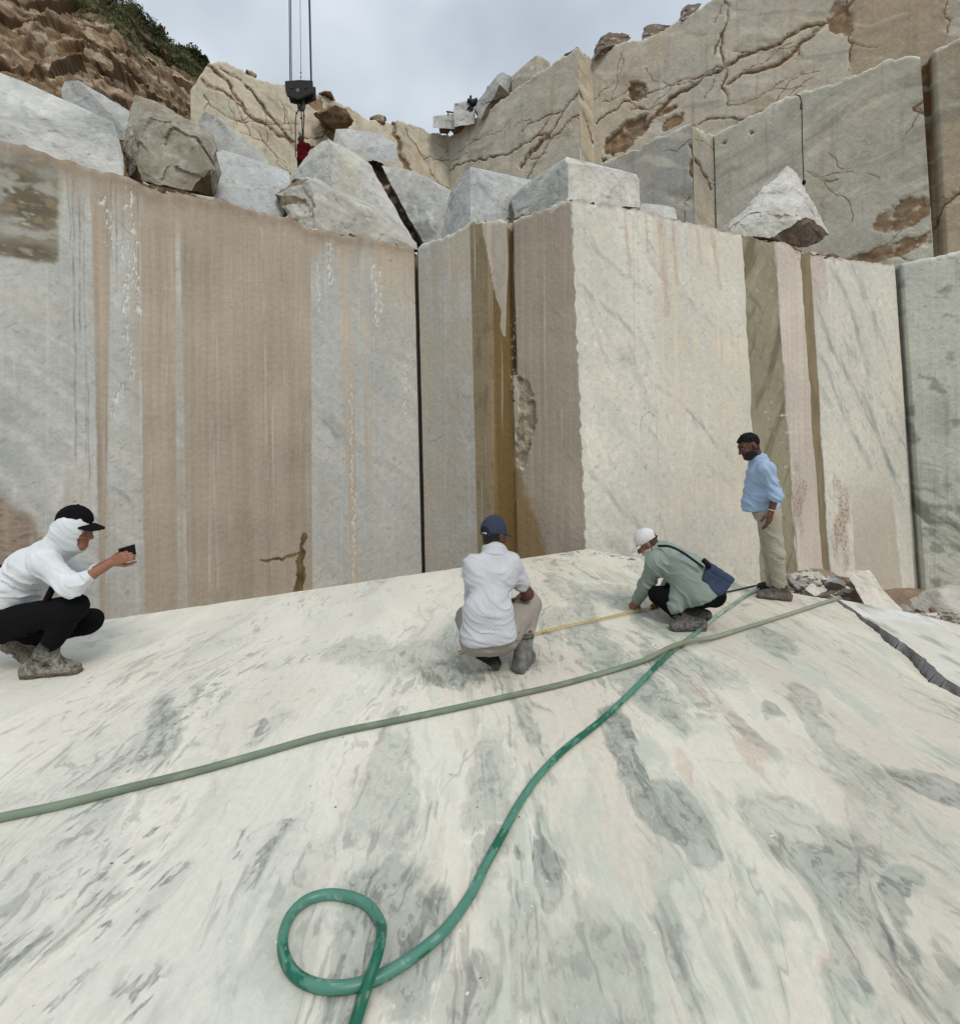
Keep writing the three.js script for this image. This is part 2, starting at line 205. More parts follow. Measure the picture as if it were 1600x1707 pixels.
// left wall
const f0 = new Face(at(0, 232, 6.08), at(18, 1032, 6.08), at(690, 412, 9.35));
{
  const top = wallTop(f0, [[0, 232], [50, 243], [100, 262], [155, 280], [205, 293], [250, 312], [300, 320], [330, 326], [362, 329], [420, 350], [470, 360], [510, 378], [560, 386], [600, 393], [645, 402], [690, 413]]);
  const bottom = lowBottom(f0, 22, 1186, 705, 1036); top.unshift([top[0][0] - 3.6, top[0][1] + 0.05]); bottom.unshift([bottom[0][0] - 3.6, bottom[0][1]]);
  const L = (x, y) => f0.loc(x, y), box = sheetBox(top, bottom, 2.2);
  const bands = [[bandOf(f0, 153, 166, 186, 176), C.taupe, 0.95], [bandOf(f0, 234, 240, 292, 296), C.taupe, 0.9], [bandOf(f0, 300, 312, 518, 521), C.taupe, 1.05], [bandOf(f0, 196, 168, 234, 240), C.taupe, 0.25], [bandOf(f0, 286, 290, 306, 314), C.taupe, 0.35], [bandOf(f0, 559, 585, 584, 598), C.pink, 0.62], [bandOf(f0, 600, 612, 618, 622), C.pink, 0.42]];
  const lower = bandOf(f0, 172, 175, 300, 520), pinkTop = bandOf(f0, 618, 640, 690, 700), patch = [...L(98, 270), ...L(92, 441)], far = L(-30, 500)[0];
  const arcs = [[L(-60, 600), L(40, 650), L(110, 720), L(133, 760)], [L(-40, 690), L(45, 735), L(90, 800)], [L(-40, 760), L(20, 800), L(36, 835)], [L(94, 845), L(103, 800), L(130, 765)], [L(-60, 560), L(30, 590), L(150, 690)]];
  const drips = [[122, 300, 128, 790, 0.012], [133, 330, 134, 580, 0.010], [113, 280, 118, 420, 0.008], [140, 330, 146, 800, 0.006], [186, 300, 187, 470, 0.009], [194, 310, 195, 495, 0.010], [178, 320, 180, 420, 0.006], [229, 320, 233, 640, 0.007], [205, 330, 207, 420, 0.006], [147, 640, 150, 830, 0.008]].map(([a, b, c, d, w]) => [[L(a, b), L(c, d)], w]);
  const chips = [[L(205, 400), L(211, 470), L(208, 530), L(219, 590), L(222, 628)], [L(216, 310), L(222, 400), L(232, 520)], [L(190, 690), L(197, 645), L(204, 640)], [L(178, 330), L(183, 410)]];
  const pale = [[286, 400, 290, 640, 0.030], [354, 700, 364, 980, 0.02], [362, 560, 366, 820, 0.008], [436, 380, 447, 800, 0.018], [274, 420, 280, 640, 0.012], [470, 470, 474, 640, 0.008], [385, 420, 386, 560, 0.006], [447, 760, 455, 1000, 0.010], [412, 520, 417, 680, 0.006], [498, 400, 500, 560, 0.007]].map(([a, b, c, d, w]) => [[L(a, b), L(c, d)], w]);
  const white2 = [[548, 400, 550, 470, 0.03], [622, 440, 628, 540, 0.03], [633, 450, 635, 520, 0.02], [592, 820, 589, 960, 0.014], [675, 600, 676, 700, 0.018], [585, 640, 588, 900, 0.01], [530, 430, 531, 520, 0.015]].map(([a, b, c, d, w]) => [[L(a, b), L(c, d)], w]);
  const crack = [L(500, 905), L(505, 890)], stem = [L(505, 892), L(503, 930), L(497, 1010)], arm = [L(436, 936), L(470, 932), L(500, 922)];
  const mudLow = L(0, 812), mudEdge = L(88, 905);
  const fn = (u, v, o) => {
    marbleWall(u, v, o, 1.3, -0.62);
    const tv = topAt(top, u);
    for (const a of arcs) { const d = polyDist(a, u, v); if (d < 0.09) mix3(o, C.white, 0.5 * (1 - d / 0.09) * clamp(0.5 + fbm2(u * 9, v * 9, 3))); }
    mudCoat(u, v, o, C.taupe, 0.05, 5.5); 
    for (const [b, c, k] of bands) { const m = b(u, v); if (m > 0) { const q = [o[0], o[1], o[2], 0]; mudCoat(u, v, q, c, k, 2.5 + k); mix3(o, q, m); } }
    { const m = lower(u, v, 0.1); if (m > 0) { const q = [o[0], o[1], o[2], 0]; mudCoat(u, v, q, C.taupe, 0.2, 7.5); mix3(o, q, m * sstep(0.4, -1.6, v + 3.4)); } }
    { const m = pinkTop(u, v, 0.05); if (m > 0) { const q = [...o]; mudCoat(u, v, q, C.pink, 0.75, 3.5); mix3(o, q, m * sstep(tv - 1.8, tv - 0.3, v + 0.5 * streak(u, v, 8, 2))); } }
    { const e = tv - v, m = sstep(0.9 + 0.9 * streak(u, v, 7, 4), 0.1, e); const q = [...o]; mudCoat(u, v, q, C.taupe, 0.7, 9.5); mix3(o, q, m * (u < patch[0] + 4.2 ? 1 : 0.35)); }
    if (u < patch[0] + 0.04 && v > patch[3] - 0.04) {        // the rough brown-grey broken patch at the upper left
      const m = sstep(0.03, -0.03, u - patch[0] + 0.03 * fbm2(1, v * 6, 3)) * sstep(-0.03, 0.03, v - patch[3] + 0.04 * fbm2(u * 5, 2, 3)) * sstep(0.05, 0.25, tv - v); const a = fbm2(u * 1.6 + 2, v * 2.4, 5), b = fbm2(u * 5, v * 7 + 3, 4);
      const q = [0, 0, 0]; for (let i = 0; i < 3; i++) q[i] = mixf(lin(150, 148, 138)[i], lin(108, 100, 84)[i], clamp(0.5 + a * 1.6)); mix3(q, C.olive, sstep(0.1, 0.4, b)); mix3(q, C.pale, 0.5 * sstep(0.18, 0.4, fbm2(u * 6 + 9, v * 13)) * sstep(0.0, 0.2, fbm2(u * 2, v * 3))); mix3(q, lin(176, 176, 168), 0.6 * sstep(0.05, 0.3, fbm2(u * 3 + 4 - v, v * 5))); mix3(o, q, m); o[3] += m * (0.012 * a + 0.008 * b);
    }
    { const dx = u - mudLow[0], dy = v - mudLow[1], m = sstep(0.12, -0.12, (v - mixf(mudLow[1], mudEdge[1], clamp(dx / (mudEdge[0] - mudLow[0]), -1, 1.6))) + 0.25 * fbm2(u * 3, v * 3, 4)) * sstep(mudEdge[0] + 0.55, mudEdge[0] - 0.2, u); if (m > 0) { const q = [...o]; mudCoat(u, v, q, lin(156, 142, 128), 1.1, 1.5); const r = fbm2(u * 8, v * 15); mix3(q, lin(126, 108, 92), 0.6 * sstep(0.1, 0.35, r)); mix3(o, q, m); o[3] += 0.006 * r * m; } }
    for (const [l, w] of drips) { const d = polyDist(l, u + 0.03 * fbm2(v * 1.7, w * 900), v); if (d < w * 2.2) mix3(o, lin(104, 108, 108), 0.62 * sstep(w * 1.7, w * 0.2, d) * clamp(0.55 + 1.2 * fbm2(v * 3, w * 500)) * sstep(0, 0.25, v - l[1][1])); }
    for (const [l, w] of pale) { const d = polyDist(l, u + 0.015 * n2(v * 2, w * 700), v); if (d < w * 1.5) mix3(o, C.pale, 0.42 * sstep(w * 1.5, w * 0.1, d) * clamp(0.5 + 1.3 * fbm2(v * 2.3, u * 5))); }
    for (const [l, w] of white2) { const d = polyDist(l, u + 0.09 * fbm2(v * 6, 3), v); if (d < w * 2.4) { const m = sstep(w * 2.4, 0, d) * sstep(0.02, 0.12, fbm2(u * 24, v * 10) + 0.06); mix3(o, C.white, 0.75 * m); o[3] -= 0.008 * m; } }
    for (const l of chips) { const d = polyDist(l, u + 0.14 * fbm2(v * 5, 5), v); if (d < 0.10) { const m = sstep(0.07, 0.0, d) * sstep(0.06, 0.14, fbm2(u * 27, v * 7) + 0.08 - d * 3.2); mix3(o, C.white, 0.7 * m); o[3] -= 0.012 * m; } }
    { const wst = 0.03 + 0.05 * clamp((stem[0][1] - v) / 1.0), d = Math.min(polyDist(stem, u + 0.08 * fbm2(v * 4, 2), v) - wst - 0.05 * fbm2(u * 7, v * 6), polyDist(arm, u, v + 0.06 * fbm2(u * 6, 1)) - 0.016 - 0.03 * fbm2(u * 9, v * 9)); if (d < 0.02) { const m = sstep(0.015, -0.006, d); mix3(o, [C.gold[0] * 0.66, C.gold[1] * 0.70, C.gold[2] * 0.85].map((x) => x * (1 + 1.2 * fbm2(u * 9, v * 5))), m); o[3] -= 0.012 * m; } }
    { const p = sstep(0.40, 0.52, fbm2(u * 7 + 3, v * 15, 3)) * sstep(0.2, 0.45, fbm2(u * 1.1 + 8, v * 0.9, 2)); if (p > 0) { mix3(o, lin(118, 102, 86), 0.7 * p); o[3] -= 0.008 * p; } }
    crust(u, v, o, tv, 1);
  };
  const mat = std({ roughness: 0.82, ...bake(1280, 900, ...box, fn) });
  const geo = faceSheet(f0, top, bottom, 0.05, (u, v, e) => 0.008 * fbm2(u * 1.5, v * 1.5), { ledge: 6, ledgeCell: 0.14, rag: 0.07, seed: 1, uvBox: box, ledgeRough: 0.12 });
  tag(mesh('quarry_wall', geo, mat), 'long sawn left quarry wall streaked with brown mud and grey drips', null, null, 'structure');
}
// middle wall, turned towards the left, with a half drill hole and golden staining
const f1 = new Face(at(690, 412, 9.35), at(703, 955, 9.35), at(953, 330, 7.52));
{
  const top = wallTop(f1, [[690, 413], [715, 402], [750, 390], [783, 370], [800, 364], [828, 362], [843, 370], [852, 372], [870, 358], [905, 348], [930, 338], [953, 330]]);
  const bottom = [f1.loc(705, 1036), f1.loc(986, 1105)]; top.unshift([top[0][0] - 0.3, top[0][1]]); bottom.unshift([bottom[0][0] - 0.3, bottom[0][1]]);
  const L = (x, y) => f1.loc(x, y), box = sheetBox(top, bottom, 3.2);
  const slot0 = L(690, 420), slot1 = L(703, 955), gr0 = L(848, 380), gr1 = L(862, 930), grE = L(853, 625)[1];
  const slotU = (v) => mixf(slot1[0], slot0[0], (v - slot1[1]) / (slot0[1] - slot1[1])), grU = (v) => mixf(gr1[0], gr0[0], (v - gr1[1]) / (gr0[1] - gr1[1]));
  const olive = bandOf(f1, 782, 797, 820, 826), gold = bandOf(f1, 818, 825, 848, 860), right = bandOf(f1, 852, 862, 960, 985), triA = L(800, 362), triB = L(838, 560), triC = L(846, 372);
  const chip = [L(872, 640), L(878, 690), L(872, 740), L(866, 765)], goldR = [L(862, 770), L(885, 820), L(912, 925)];
  const disp = (u, v) => {
    let n = 0.010 * fbm2(u * 1.7 + 3, v * 1.7, 3); const s = u - slotU(v); if (s < 0.08 && s > -0.14) n -= 0.45 * sstep(0.075, 0.05, s) * sstep(-0.14, -0.11, s);
    const g = u - grU(v); if (v > grE) { const r = 0.075; if (Math.abs(g) < r) n -= Math.sqrt(r * r - g * g) * 1.2; }
    const cd = polyDist(chip, u, v), w = 0.15 + 0.10 * fbm2(u * 2, v * 1.6) + 0.05 * fbm2(u * 9, v * 7); if (cd < w && g > 0) n -= 0.055 * sstep(w, w - 0.02, cd) * (0.8 + 0.7 * facets(u * 5, v * 5, 3));
    if (g > -0.42 && g < 0) n -= 0.05 * sstep(-0.42, -0.40, g);
    const e = L2(v) - u; if (e < 0.06) n -= 0.012 * sstep(0.03 + 0.05 * fbm2(v * 7, 7), 0, e);
    return n;
  };
  const e0 = L(953, 330), e1 = L(978, 912); const L2 = (v) => mixf(e1[0], e0[0], (v - e1[1]) / (e0[1] - e1[1]));
  const fn = (u, v, o) => {
    marbleWall(u, v, o, 6.3, -0.9); const tv = topAt(top, u), g = u - grU(v);
    for (let i = 0; i < 3; i++) o[i] *= 0.96; mudCoat(u, v, o, lin(172, 164, 150), 0.45, 4.4);
    { const m = olive(u, v, 0.006, 0.006); if (m > 0) { const q = [...o]; mudCoat(u, v, q, lin(140, 128, 104), 1.0, 1.1); mix3(q, lin(108, 98, 78), 0.5 * sstep(0.15, 0.4, fbm2(u * 5, v * 1.8, 4))); mix3(o, q, m); } }
    { const m = gold(u, v, 0.004, 0.004); if (m > 0) { const q = [...o]; mudCoat(u, v, q, C.gold, 1.1, 6.1); const d = sstep(0.45, 0.0, Math.abs(g)); mix3(q, lin(112, 86, 48), 0.5 * d); mix3(o, q, m); } }
    { const m = right(u, v, 0.004, 0.004); if (m > 0) { const q = [...o]; mudCoat(u, v, q, lin(160, 150, 136), 0.95, 8.1); mix3(o, q, m);
        const e = v < goldR[0][1] ? mixf(goldR[0][0], goldR[2][0], clamp((goldR[0][1] - v) / (goldR[0][1] - goldR[2][1]))) : -9; const mg = sstep(e + 0.07, e - 0.07, u + 0.2 * fbm2(v * 2, u * 2)) * m; if (mg > 0) { const r = [...o]; mudCoat(u, v, r, lin(136, 114, 78), 1.0, 3.1); mix3(o, r, mg * 0.9); } } }
    { const t = (v - triB[1]) / (triA[1] - triB[1]); if (t > 0) { const L0 = mixf(triB[0], triA[0], t), R0 = mixf(triB[0] + 0.03, triC[0], t); const m = sstep(L0 - 0.008, L0 + 0.008, u + 0.09 * fbm2(v * 2.4, u * 3)) * sstep(R0 + 0.01, R0 - 0.01, u); if (m > 0) { const q = [...C.cream].map((x) => x * (0.82 + 0.2 * fbm2(u * 6, v * 2, 3))); mix3(o, q, m * 0.95); } } }
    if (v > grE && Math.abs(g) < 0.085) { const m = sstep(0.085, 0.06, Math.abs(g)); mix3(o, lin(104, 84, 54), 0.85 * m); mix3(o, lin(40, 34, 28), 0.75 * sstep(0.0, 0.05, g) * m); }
    const tooth = Math.abs(g) < 0.06 && v < grE + 1.1 && v > grE - 0.5; if (tooth) { const m = sstep(0.1, 0.25, n2(u * 22, v * 13)) * sstep(0.06, 0.02, Math.abs(g)); mix3(o, lin(70, 58, 46), 0.8 * m); mix3(o, C.pale, 0.6 * sstep(0.2, 0.3, n2(u * 30 + 5, v * 15)) * (1 - m)); }
    if (v <= grE && Math.abs(g) < 0.012) mix3(o, lin(60, 40, 20), 0.8 * sstep(0.012, 0.004, Math.abs(g)));
    const cd = polyDist(chip, u, v); if (cd < 0.3 && g > 0) { const w = 0.15 + 0.10 * fbm2(u * 2, v * 1.6) + 0.05 * fbm2(u * 9, v * 7), m = sstep(w + 0.01, w - 0.02, cd); mix3(o, [0.31, 0.27, 0.20].map((x) => x * (1 + 0.9 * fbm2(u * 6, v * 5))), m); mix3(o, C.pale, 0.7 * sstep(0.02, 0.0, Math.abs(cd - w)) * sstep(-0.1, 0.2, n2(u * 20, v * 9))); o[3] += m * 0.02 * fbm2(u * 12, v * 12, 3); }
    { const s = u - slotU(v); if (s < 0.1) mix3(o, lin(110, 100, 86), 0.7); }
    { const e = L2(v) - u; mix3(o, C.white, 0.8 * sstep(0.022, 0.012, e - 0.06 * fbm2(v * 5, 3))); }
    { const cr = sstep(0.012, 0.0, Math.abs(n2(u * 1.3 + 3, v * 1.1 + 5))) * sstep(0.1, 0.4, fbm2(u * 0.9, v * 0.9 + 7, 2)); mix3(o, C.soil, 0.6 * cr); }
    { const e = tv - v; mix3(o, C.pale, 0.5 * sstep(0.06, 0.03, e + 0.16 * fbm2(u * 5, v * 5)) ); }
  };
  const mat = std({ roughness: 0.82, ...bake(640, 1100, ...box, fn) });
  const geo = faceSheet(f1, top, bottom, 0.025, disp, { ledge: 5, ledgeCell: 0.1, rag: 0.07, seed: 4, uvBox: box, ledgeRough: 0.16 });
  tag(mesh('quarry_wall', geo, mat), 'sawn middle wall with a half drill hole and golden brown stain', null, null, 'structure');
}
// right wall: pale marble with olive strips
const f2 = new Face(at(953, 330, 7.52), at(978, 912, 7.52), at(1490, 440, 10.19));
{
  const top = wallTop(f2, [[953, 330], [1000, 337], [1050, 345], [1100, 357], [1140, 368], [1180, 375], [1213, 385], [1240, 391], [1285, 400], [1310, 403], [1330, 418], [1370, 425], [1420, 432], [1490, 440]]);
  const bottom = [f2.loc(986, 1105), f2.loc(1531, 1012)];
  const L = (x, y) => f2.loc(x, y), box = sheetBox(top, bottom, 2.4);
  const warm = bandOf(f2, 1086, 1112, 1236, 1268), oliveA = bandOf(f2, 1236, 1268, 1288, 1330), pinkB = bandOf(f2, 1288, 1330, 1328, 1372), oliveB = bandOf(f2, 1329, 1372, 1346, 1383), pinkC = bandOf(f2, 1346, 1383, 1366, 1425), tailB = bandOf(f2, 1383, 1425, 1430, 1500);
  const pk = [[1040, 345, 1050, 460, 0.05], [1100, 355, 1112, 520, 0.09], [1120, 360, 1128, 470, 0.05], [1160, 372, 1168, 440, 0.04], [1185, 378, 1200, 480, 0.06], [1075, 350, 1080, 420, 0.03]].map(([a, b, c, d, w]) => [[L(a, b), L(c, d)], w]);
  const scr = [[[L(995, 565), L(1018, 620)], 0.006], [[L(1140, 680), L(1172, 712)], 0.008], [[L(1055, 360), L(1058, 630)], 0.006], [[L(1066, 715), L(1070, 695), L(1082, 686), L(1094, 696)], 0.012], [[L(1180, 728), L(1196, 742)], 0.005], [[L(1092, 640), L(1101, 900)], 0.006], [[L(1288, 430), L(1292, 445)], 0.012]];
  const veins = [[[1352, 470], [1378, 560], [1420, 640], [1470, 740], [1500, 830]], [[1385, 440], [1420, 520], [1440, 600], [1450, 660]], [[1440, 660], [1465, 730], [1490, 790]], [[1372, 600], [1410, 690], [1450, 780]], [[1420, 445], [1445, 500], [1462, 560]], [[970, 400], [1030, 450], [1085, 490]], [[965, 470], [1060, 560], [1120, 640]], [[1100, 640], [1180, 720], [1240, 800]], [[985, 790], [1040, 850], [1090, 900]], [[1120, 480], [1190, 540], [1236, 590]], [[1455, 520], [1478, 590], [1496, 660]]].map((l, i) => [l.map(([x, y]) => L(x, y)), i < 5 ? 0.085 : 0.05, i < 5 ? 0.62 : 0.4]);
  const spk = L(1402, 880), spk2 = L(1332, 830);
  const fn = (u, v, o) => {
    marbleWall(u, v, o, 12.7, -0.95); const tv = topAt(top, u); o[0] *= 1.28; o[1] *= 1.24; o[2] *= 1.18;
    mudCoat(u, v, o, lin(204, 197, 182), 0.10, 3.7);
    for (const [l, w, k2] of veins) { const d = polyDist(l, u + 0.16 * fbm2(u * 1.6, v * 1.6) + 0.03 * fbm2(u * 9, v * 9), v + 0.1 * fbm2(u * 2 + 4, v * 2)); if (d < w * 1.6) mix3(o, C.dark, k2 * sstep(w * 1.5, w * 0.2, d) * clamp(0.55 + 1.5 * fbm2((0.45 * u - 0.9 * v) * 1.3, (0.9 * u + 0.45 * v) * 9)) ); }
    { const m = warm(u, v, 0.01, 0.02); if (m > 0) { const q = [...o]; mudCoat(u, v, q, lin(208, 199, 182), 0.34, 2.2); mix3(o, q, m); } }
    for (const [l, w] of pk) { const d = polyDist(l, u + 0.04 * fbm2(u * 5, v * 2, 3), v); const m = sstep(w * 1.3, w * 0.2, d) * clamp(0.7 + 0.9 * fbm2(u * 22, v * 3, 3)); if (m > 0) { mix3(o, lin(186, 164, 150), 0.6 * m); mix3(o, lin(130, 96, 84), 0.5 * m * sstep(0.15, 0.35, fbm2(u * 40, v * 18, 3))); } }
    { const m = oliveA(u, v, 0.008, 0.05); if (m > 0) { const q = [0, 0, 0, 0]; marbleWall(u * 1.2, v, q, 3.1, -0.8); for (let i = 0; i < 3; i++) q[i] *= [0.60, 0.545, 0.42][i]; const b = fbm2(u * 3.5 - v * 1.5, v * 0.8, 4); mix3(q, lin(104, 95, 72), 0.7 * sstep(0.05, 0.4, b)); mix3(q, lin(168, 156, 130), 0.5 * sstep(0.2, 0.45, -b)); mix3(o, q, m); o[3] -= 0.02 * m; } }
    { const m = pinkB(u, v, 0.008, 0.05); if (m > 0) { const q = [...o]; mudCoat(u, v, q, lin(198, 189, 178), 0.8, 5.2); mix3(q, lin(140, 100, 86), 0.55 * sstep(0.22, 0.4, fbm2(u * 30, v * 16, 3)) * sstep(0.9, 0.1, tv - v)); mix3(o, q, m); } }
    { const m = oliveB(u, v, 0.008, 0.05); if (m > 0) { const q = [...lin(134, 122, 98)].map((x) => x * (1 + 0.4 * fbm2(u * 6, v * 1.2, 4))); mix3(o, q, m); o[3] -= 0.02 * m; } }
    { const m = pinkC(u, v, 0.02, 0.06) * sstep(1.6, 0.3, tv - v); mix3(o, lin(184, 168, 156), 0.5 * m); mix3(o, lin(140, 100, 86), 0.5 * m * sstep(0.2, 0.4, fbm2(u * 30, v * 18, 3))); }
    { const m = tailB(u, v, 0.02, 0.06) * sstep(-0.5, -2.2, v + 3.6); mix3(o, lin(172, 160, 146), 0.6 * m); }
    for (const [p, rx, ry] of [[spk, 0.27, 0.85], [spk2, 0.16, 0.6]]) { const d = Math.hypot((u - p[0]) / rx, (v - p[1]) / ry) + 1.3 * fbm2(u * 3.3, v * 1.6), m = sstep(1.15, 0.35, d); if (m > 0) { mix3(o, lin(168, 152, 136), 0.6 * m); mix3(o, lin(112, 82, 68), 0.7 * m * sstep(0.05, 0.3, fbm2(u * 21 + v * 5, v * 17))); } }
    for (const [l, w] of scr) { const d = polyDist(l, u + 0.01 * n2(v * 9, 2), v); if (d < w * 1.8) mix3(o, lin(98, 100, 96), 0.6 * sstep(w * 1.6, w * 0.3, d) * clamp(0.6 + 0.8 * n2(u * 20, v * 20))); }
    { const q = sstep(0.30, 0.44, fbm2(u * 5 + 3, v * 9, 4)) * sstep(0.15, 0.4, fbm2(u * 0.8 + 1, v * 0.8, 2)); mix3(o, C.white, 0.6 * q); }
    { const q = Math.abs(u - L(1000, 540)[0]) < 0.3 && Math.abs(v - L(1000, 540)[1]) < 0.5; if (q) mix3(o, C.white, 0.7 * sstep(0.25, 0.4, fbm2(u * 9, v * 6, 4))); }
    { const e = tv - v; mix3(o, C.soil, 0.55 * sstep(0.10, 0.0, e + 0.08 * fbm2(u * 5, 1, 4))); }
  };
  const mat = std({ roughness: 0.8, ...bake(1000, 1050, ...box, fn) });
  const geo = faceSheet(f2, top, bottom, 0.04, (u, v, e) => { let n = 0.008 * fbm2(u * 1.4 + 8, v * 1.4, 3); n -= 0.035 * oliveA(u, v, 0.02, 0.05) + 0.03 * oliveB(u, v, 0.02, 0.05); return n; }, { ledge: 4.2, ledgeCell: 0.12, rag: 0.07, seed: 7, uvBox: box, ledgeRough: 0.12 });
  tag(mesh('quarry_wall', geo, mat), 'pale right quarry wall with two olive brown upright strips', null, null, 'structure');
}
// far right wall, darker green-grey
const f3 = new Face(at(1490, 440, 10.19), at(1530, 998, 10.19), at(1600, 419, 9.58));
{
  const top = wallTop(f3, [[1491, 441], [1540, 430], [1600, 418]]); const bottom = [f3.loc(1531, 1012), f3.loc(1645, 1028)];
  top.push([top[2][0] + 2.4, top[2][1]]); bottom.push([bottom[1][0] + 2.4, bottom[1][1]]);
  const box = sheetBox(top, bottom, 2.2), L = (x, y) => f3.loc(x, y), e0 = L(1490, 440), e1 = L(1530, 998), dk = L(1570, 870);
  const edge = (v) => mixf(e1[0], e0[0], (v - e1[1]) / (e0[1] - e1[1]));
  const fn = (u, v, o) => {
    marbleWall(u, v, o, 22.7, -0.5); const m = 1.2; o[0] *= m * 0.98; o[1] *= m; o[2] *= m * 0.95;
    mudCoat(u, v, o, lin(140, 138, 124), 0.12, 6.6);
    const s = u - edge(v); mix3(o, lin(118, 104, 80), 0.7 * sstep(0.10, 0.0, s));
    { const d = Math.hypot((u - dk[0]) / 0.9, (v - dk[1]) / 1.1), w = sstep(1.2, 0.3, d); mix3(o, lin(92, 90, 80), 0.75 * w * sstep(-0.05, 0.3, fbm2(u * 2 + v * 1.6, v * 1.2, 4))); mix3(o, lin(160, 160, 150), 0.6 * w * sstep(0.25, 0.4, streak(u, v, 9, 2))); }
    mix3(o, lin(90, 92, 84), 0.5 * sstep(0.18, 0.4, fbm2(u * 2.2 + 9, v * 2.2, 4)));
    { const q = sstep(0.25, 0.45, ridge2(u * 1.5 + v * 0.3, v * 3.2, 3)) * sstep(-1.2, 0, v); mix3(o, lin(188, 190, 184), 0.35 * q); }
  };
  const mat = std({ roughness: 0.82, ...bake(640, 1100, ...box, fn) });
  const geo = faceSheet(f3, top, bottom, 0.05, (u, v) => { const s = u - edge(v); return 0.012 * fbm2(u * 1.5, v * 1.5, 4) - 0.22 * sstep(0.09, 0.05, s); }, { ledge: 4, rag: 0.04, seed: 9, uvBox: box });
  tag(mesh('quarry_wall', geo, mat), 'green grey far right quarry wall with dark blotches low down', null, null, 'structure');
}
// ───────── the marble bench underfoot, the slab beyond the crack, the trench ─────────
const CRACK_L = [[1390, 1000], [1407, 1013], [1424, 1022], [1434, 1034], [1452, 1047], [1462, 1055], [1474, 1068], [1490, 1080], [1504, 1090], [1517, 1101], [1530, 1119], [1548, 1137], [1576, 1150], [1612, 1170]].map(([x, y]) => onFloor(x, y));
const CRACK_R = [[1398, 1001], [1412, 1010], [1427, 1020], [1440, 1031], [1460, 1041], [1476, 1052], [1492, 1062], [1515, 1076], [1532, 1090], [1550, 1102], [1572, 1124], [1590, 1138], [1622, 1158]].map(([x, y]) => onFloor(x, y));
for (let i = 0; i < CRACK_R.length; i++) { let b = CRACK_L[0], bd = 9; for (const q of CRACK_L) { const d = q.distanceTo(CRACK_R[i]); if (d < bd) { bd = d; b = q; } } CRACK_R[i].lerp(b, 0.22); }
const CORNER = onFloor(980, 915);
const jag = rng(31);
const jitterLine = (a, b, n, amp) => { const out = []; const d = V3().subVectors(b, a), nrm = V3(-d.z, 0, d.x).normalize(); for (let i = 0; i < n; i++) out.push(a.clone().addScaledVector(d, i / n).addScaledVector(nrm, amp * (fbm2(i * 0.55 + a.x * 3, a.z * 7, 3) + 0.35 * (jag() - 0.5)))); return out; };
const leftFar = CORNER.clone().add(V3(-4.98, 0, 3.06).multiplyScalar(2.05));
const backEdge = [onFloor(1066, 931), onFloor(1140, 949), onFloor(1215, 967), onFloor(1290, 983), onFloor(1345, 993)];
const mainPoly = [];
mainPoly.push(V3(-11, 0, 2.6), V3(-11, 0, 0.4), ...jitterLine(leftFar, CORNER, 110, 0.025));
{ let p = CORNER; for (const q of [...backEdge, CRACK_L[0]]) { mainPoly.push(...jitterLine(p, q, 14, 0.02)); p = q; } }
for (let i = 0; i + 1 < CRACK_L.length; i++) mainPoly.push(...jitterLine(CRACK_L[i], CRACK_L[i + 1], 5, 0.014));
mainPoly.push(CRACK_L[CRACK_L.length - 1], V3(2.75, 0, -1.2), V3(2.6, 0, 2.6));
const slabPoly = [];
{ const back = [[1398, 1001], [1450, 1011], [1510, 1022], [1560, 1034], [1612, 1046], [1700, 1066]].map(([x, y]) => onFloor(x, y)); for (let i = 0; i + 1 < back.length; i++) slabPoly.push(...jitterLine(back[i], back[i + 1], 6, 0.012)); slabPoly.push(back[5], V3(5.2, 0, -1.6), V3(5.6, 0, 1.6), V3(2.86, 0, 1.6), V3(2.95, 0, -1.2)); const r = [...CRACK_R].reverse(); for (let i = 0; i + 1 < r.length; i++) slabPoly.push(...jitterLine(r[i], r[i + 1], 5, 0.014)); }

const FC = { cream: lin(219, 217, 205), cool: lin(217, 217, 209), white: lin(231, 229, 221), green: lin(184, 193, 182), grey: lin(134, 142, 136), dark: lin(98, 105, 102), pinkish: lin(214, 204, 193), warm: lin(206, 201, 188) };
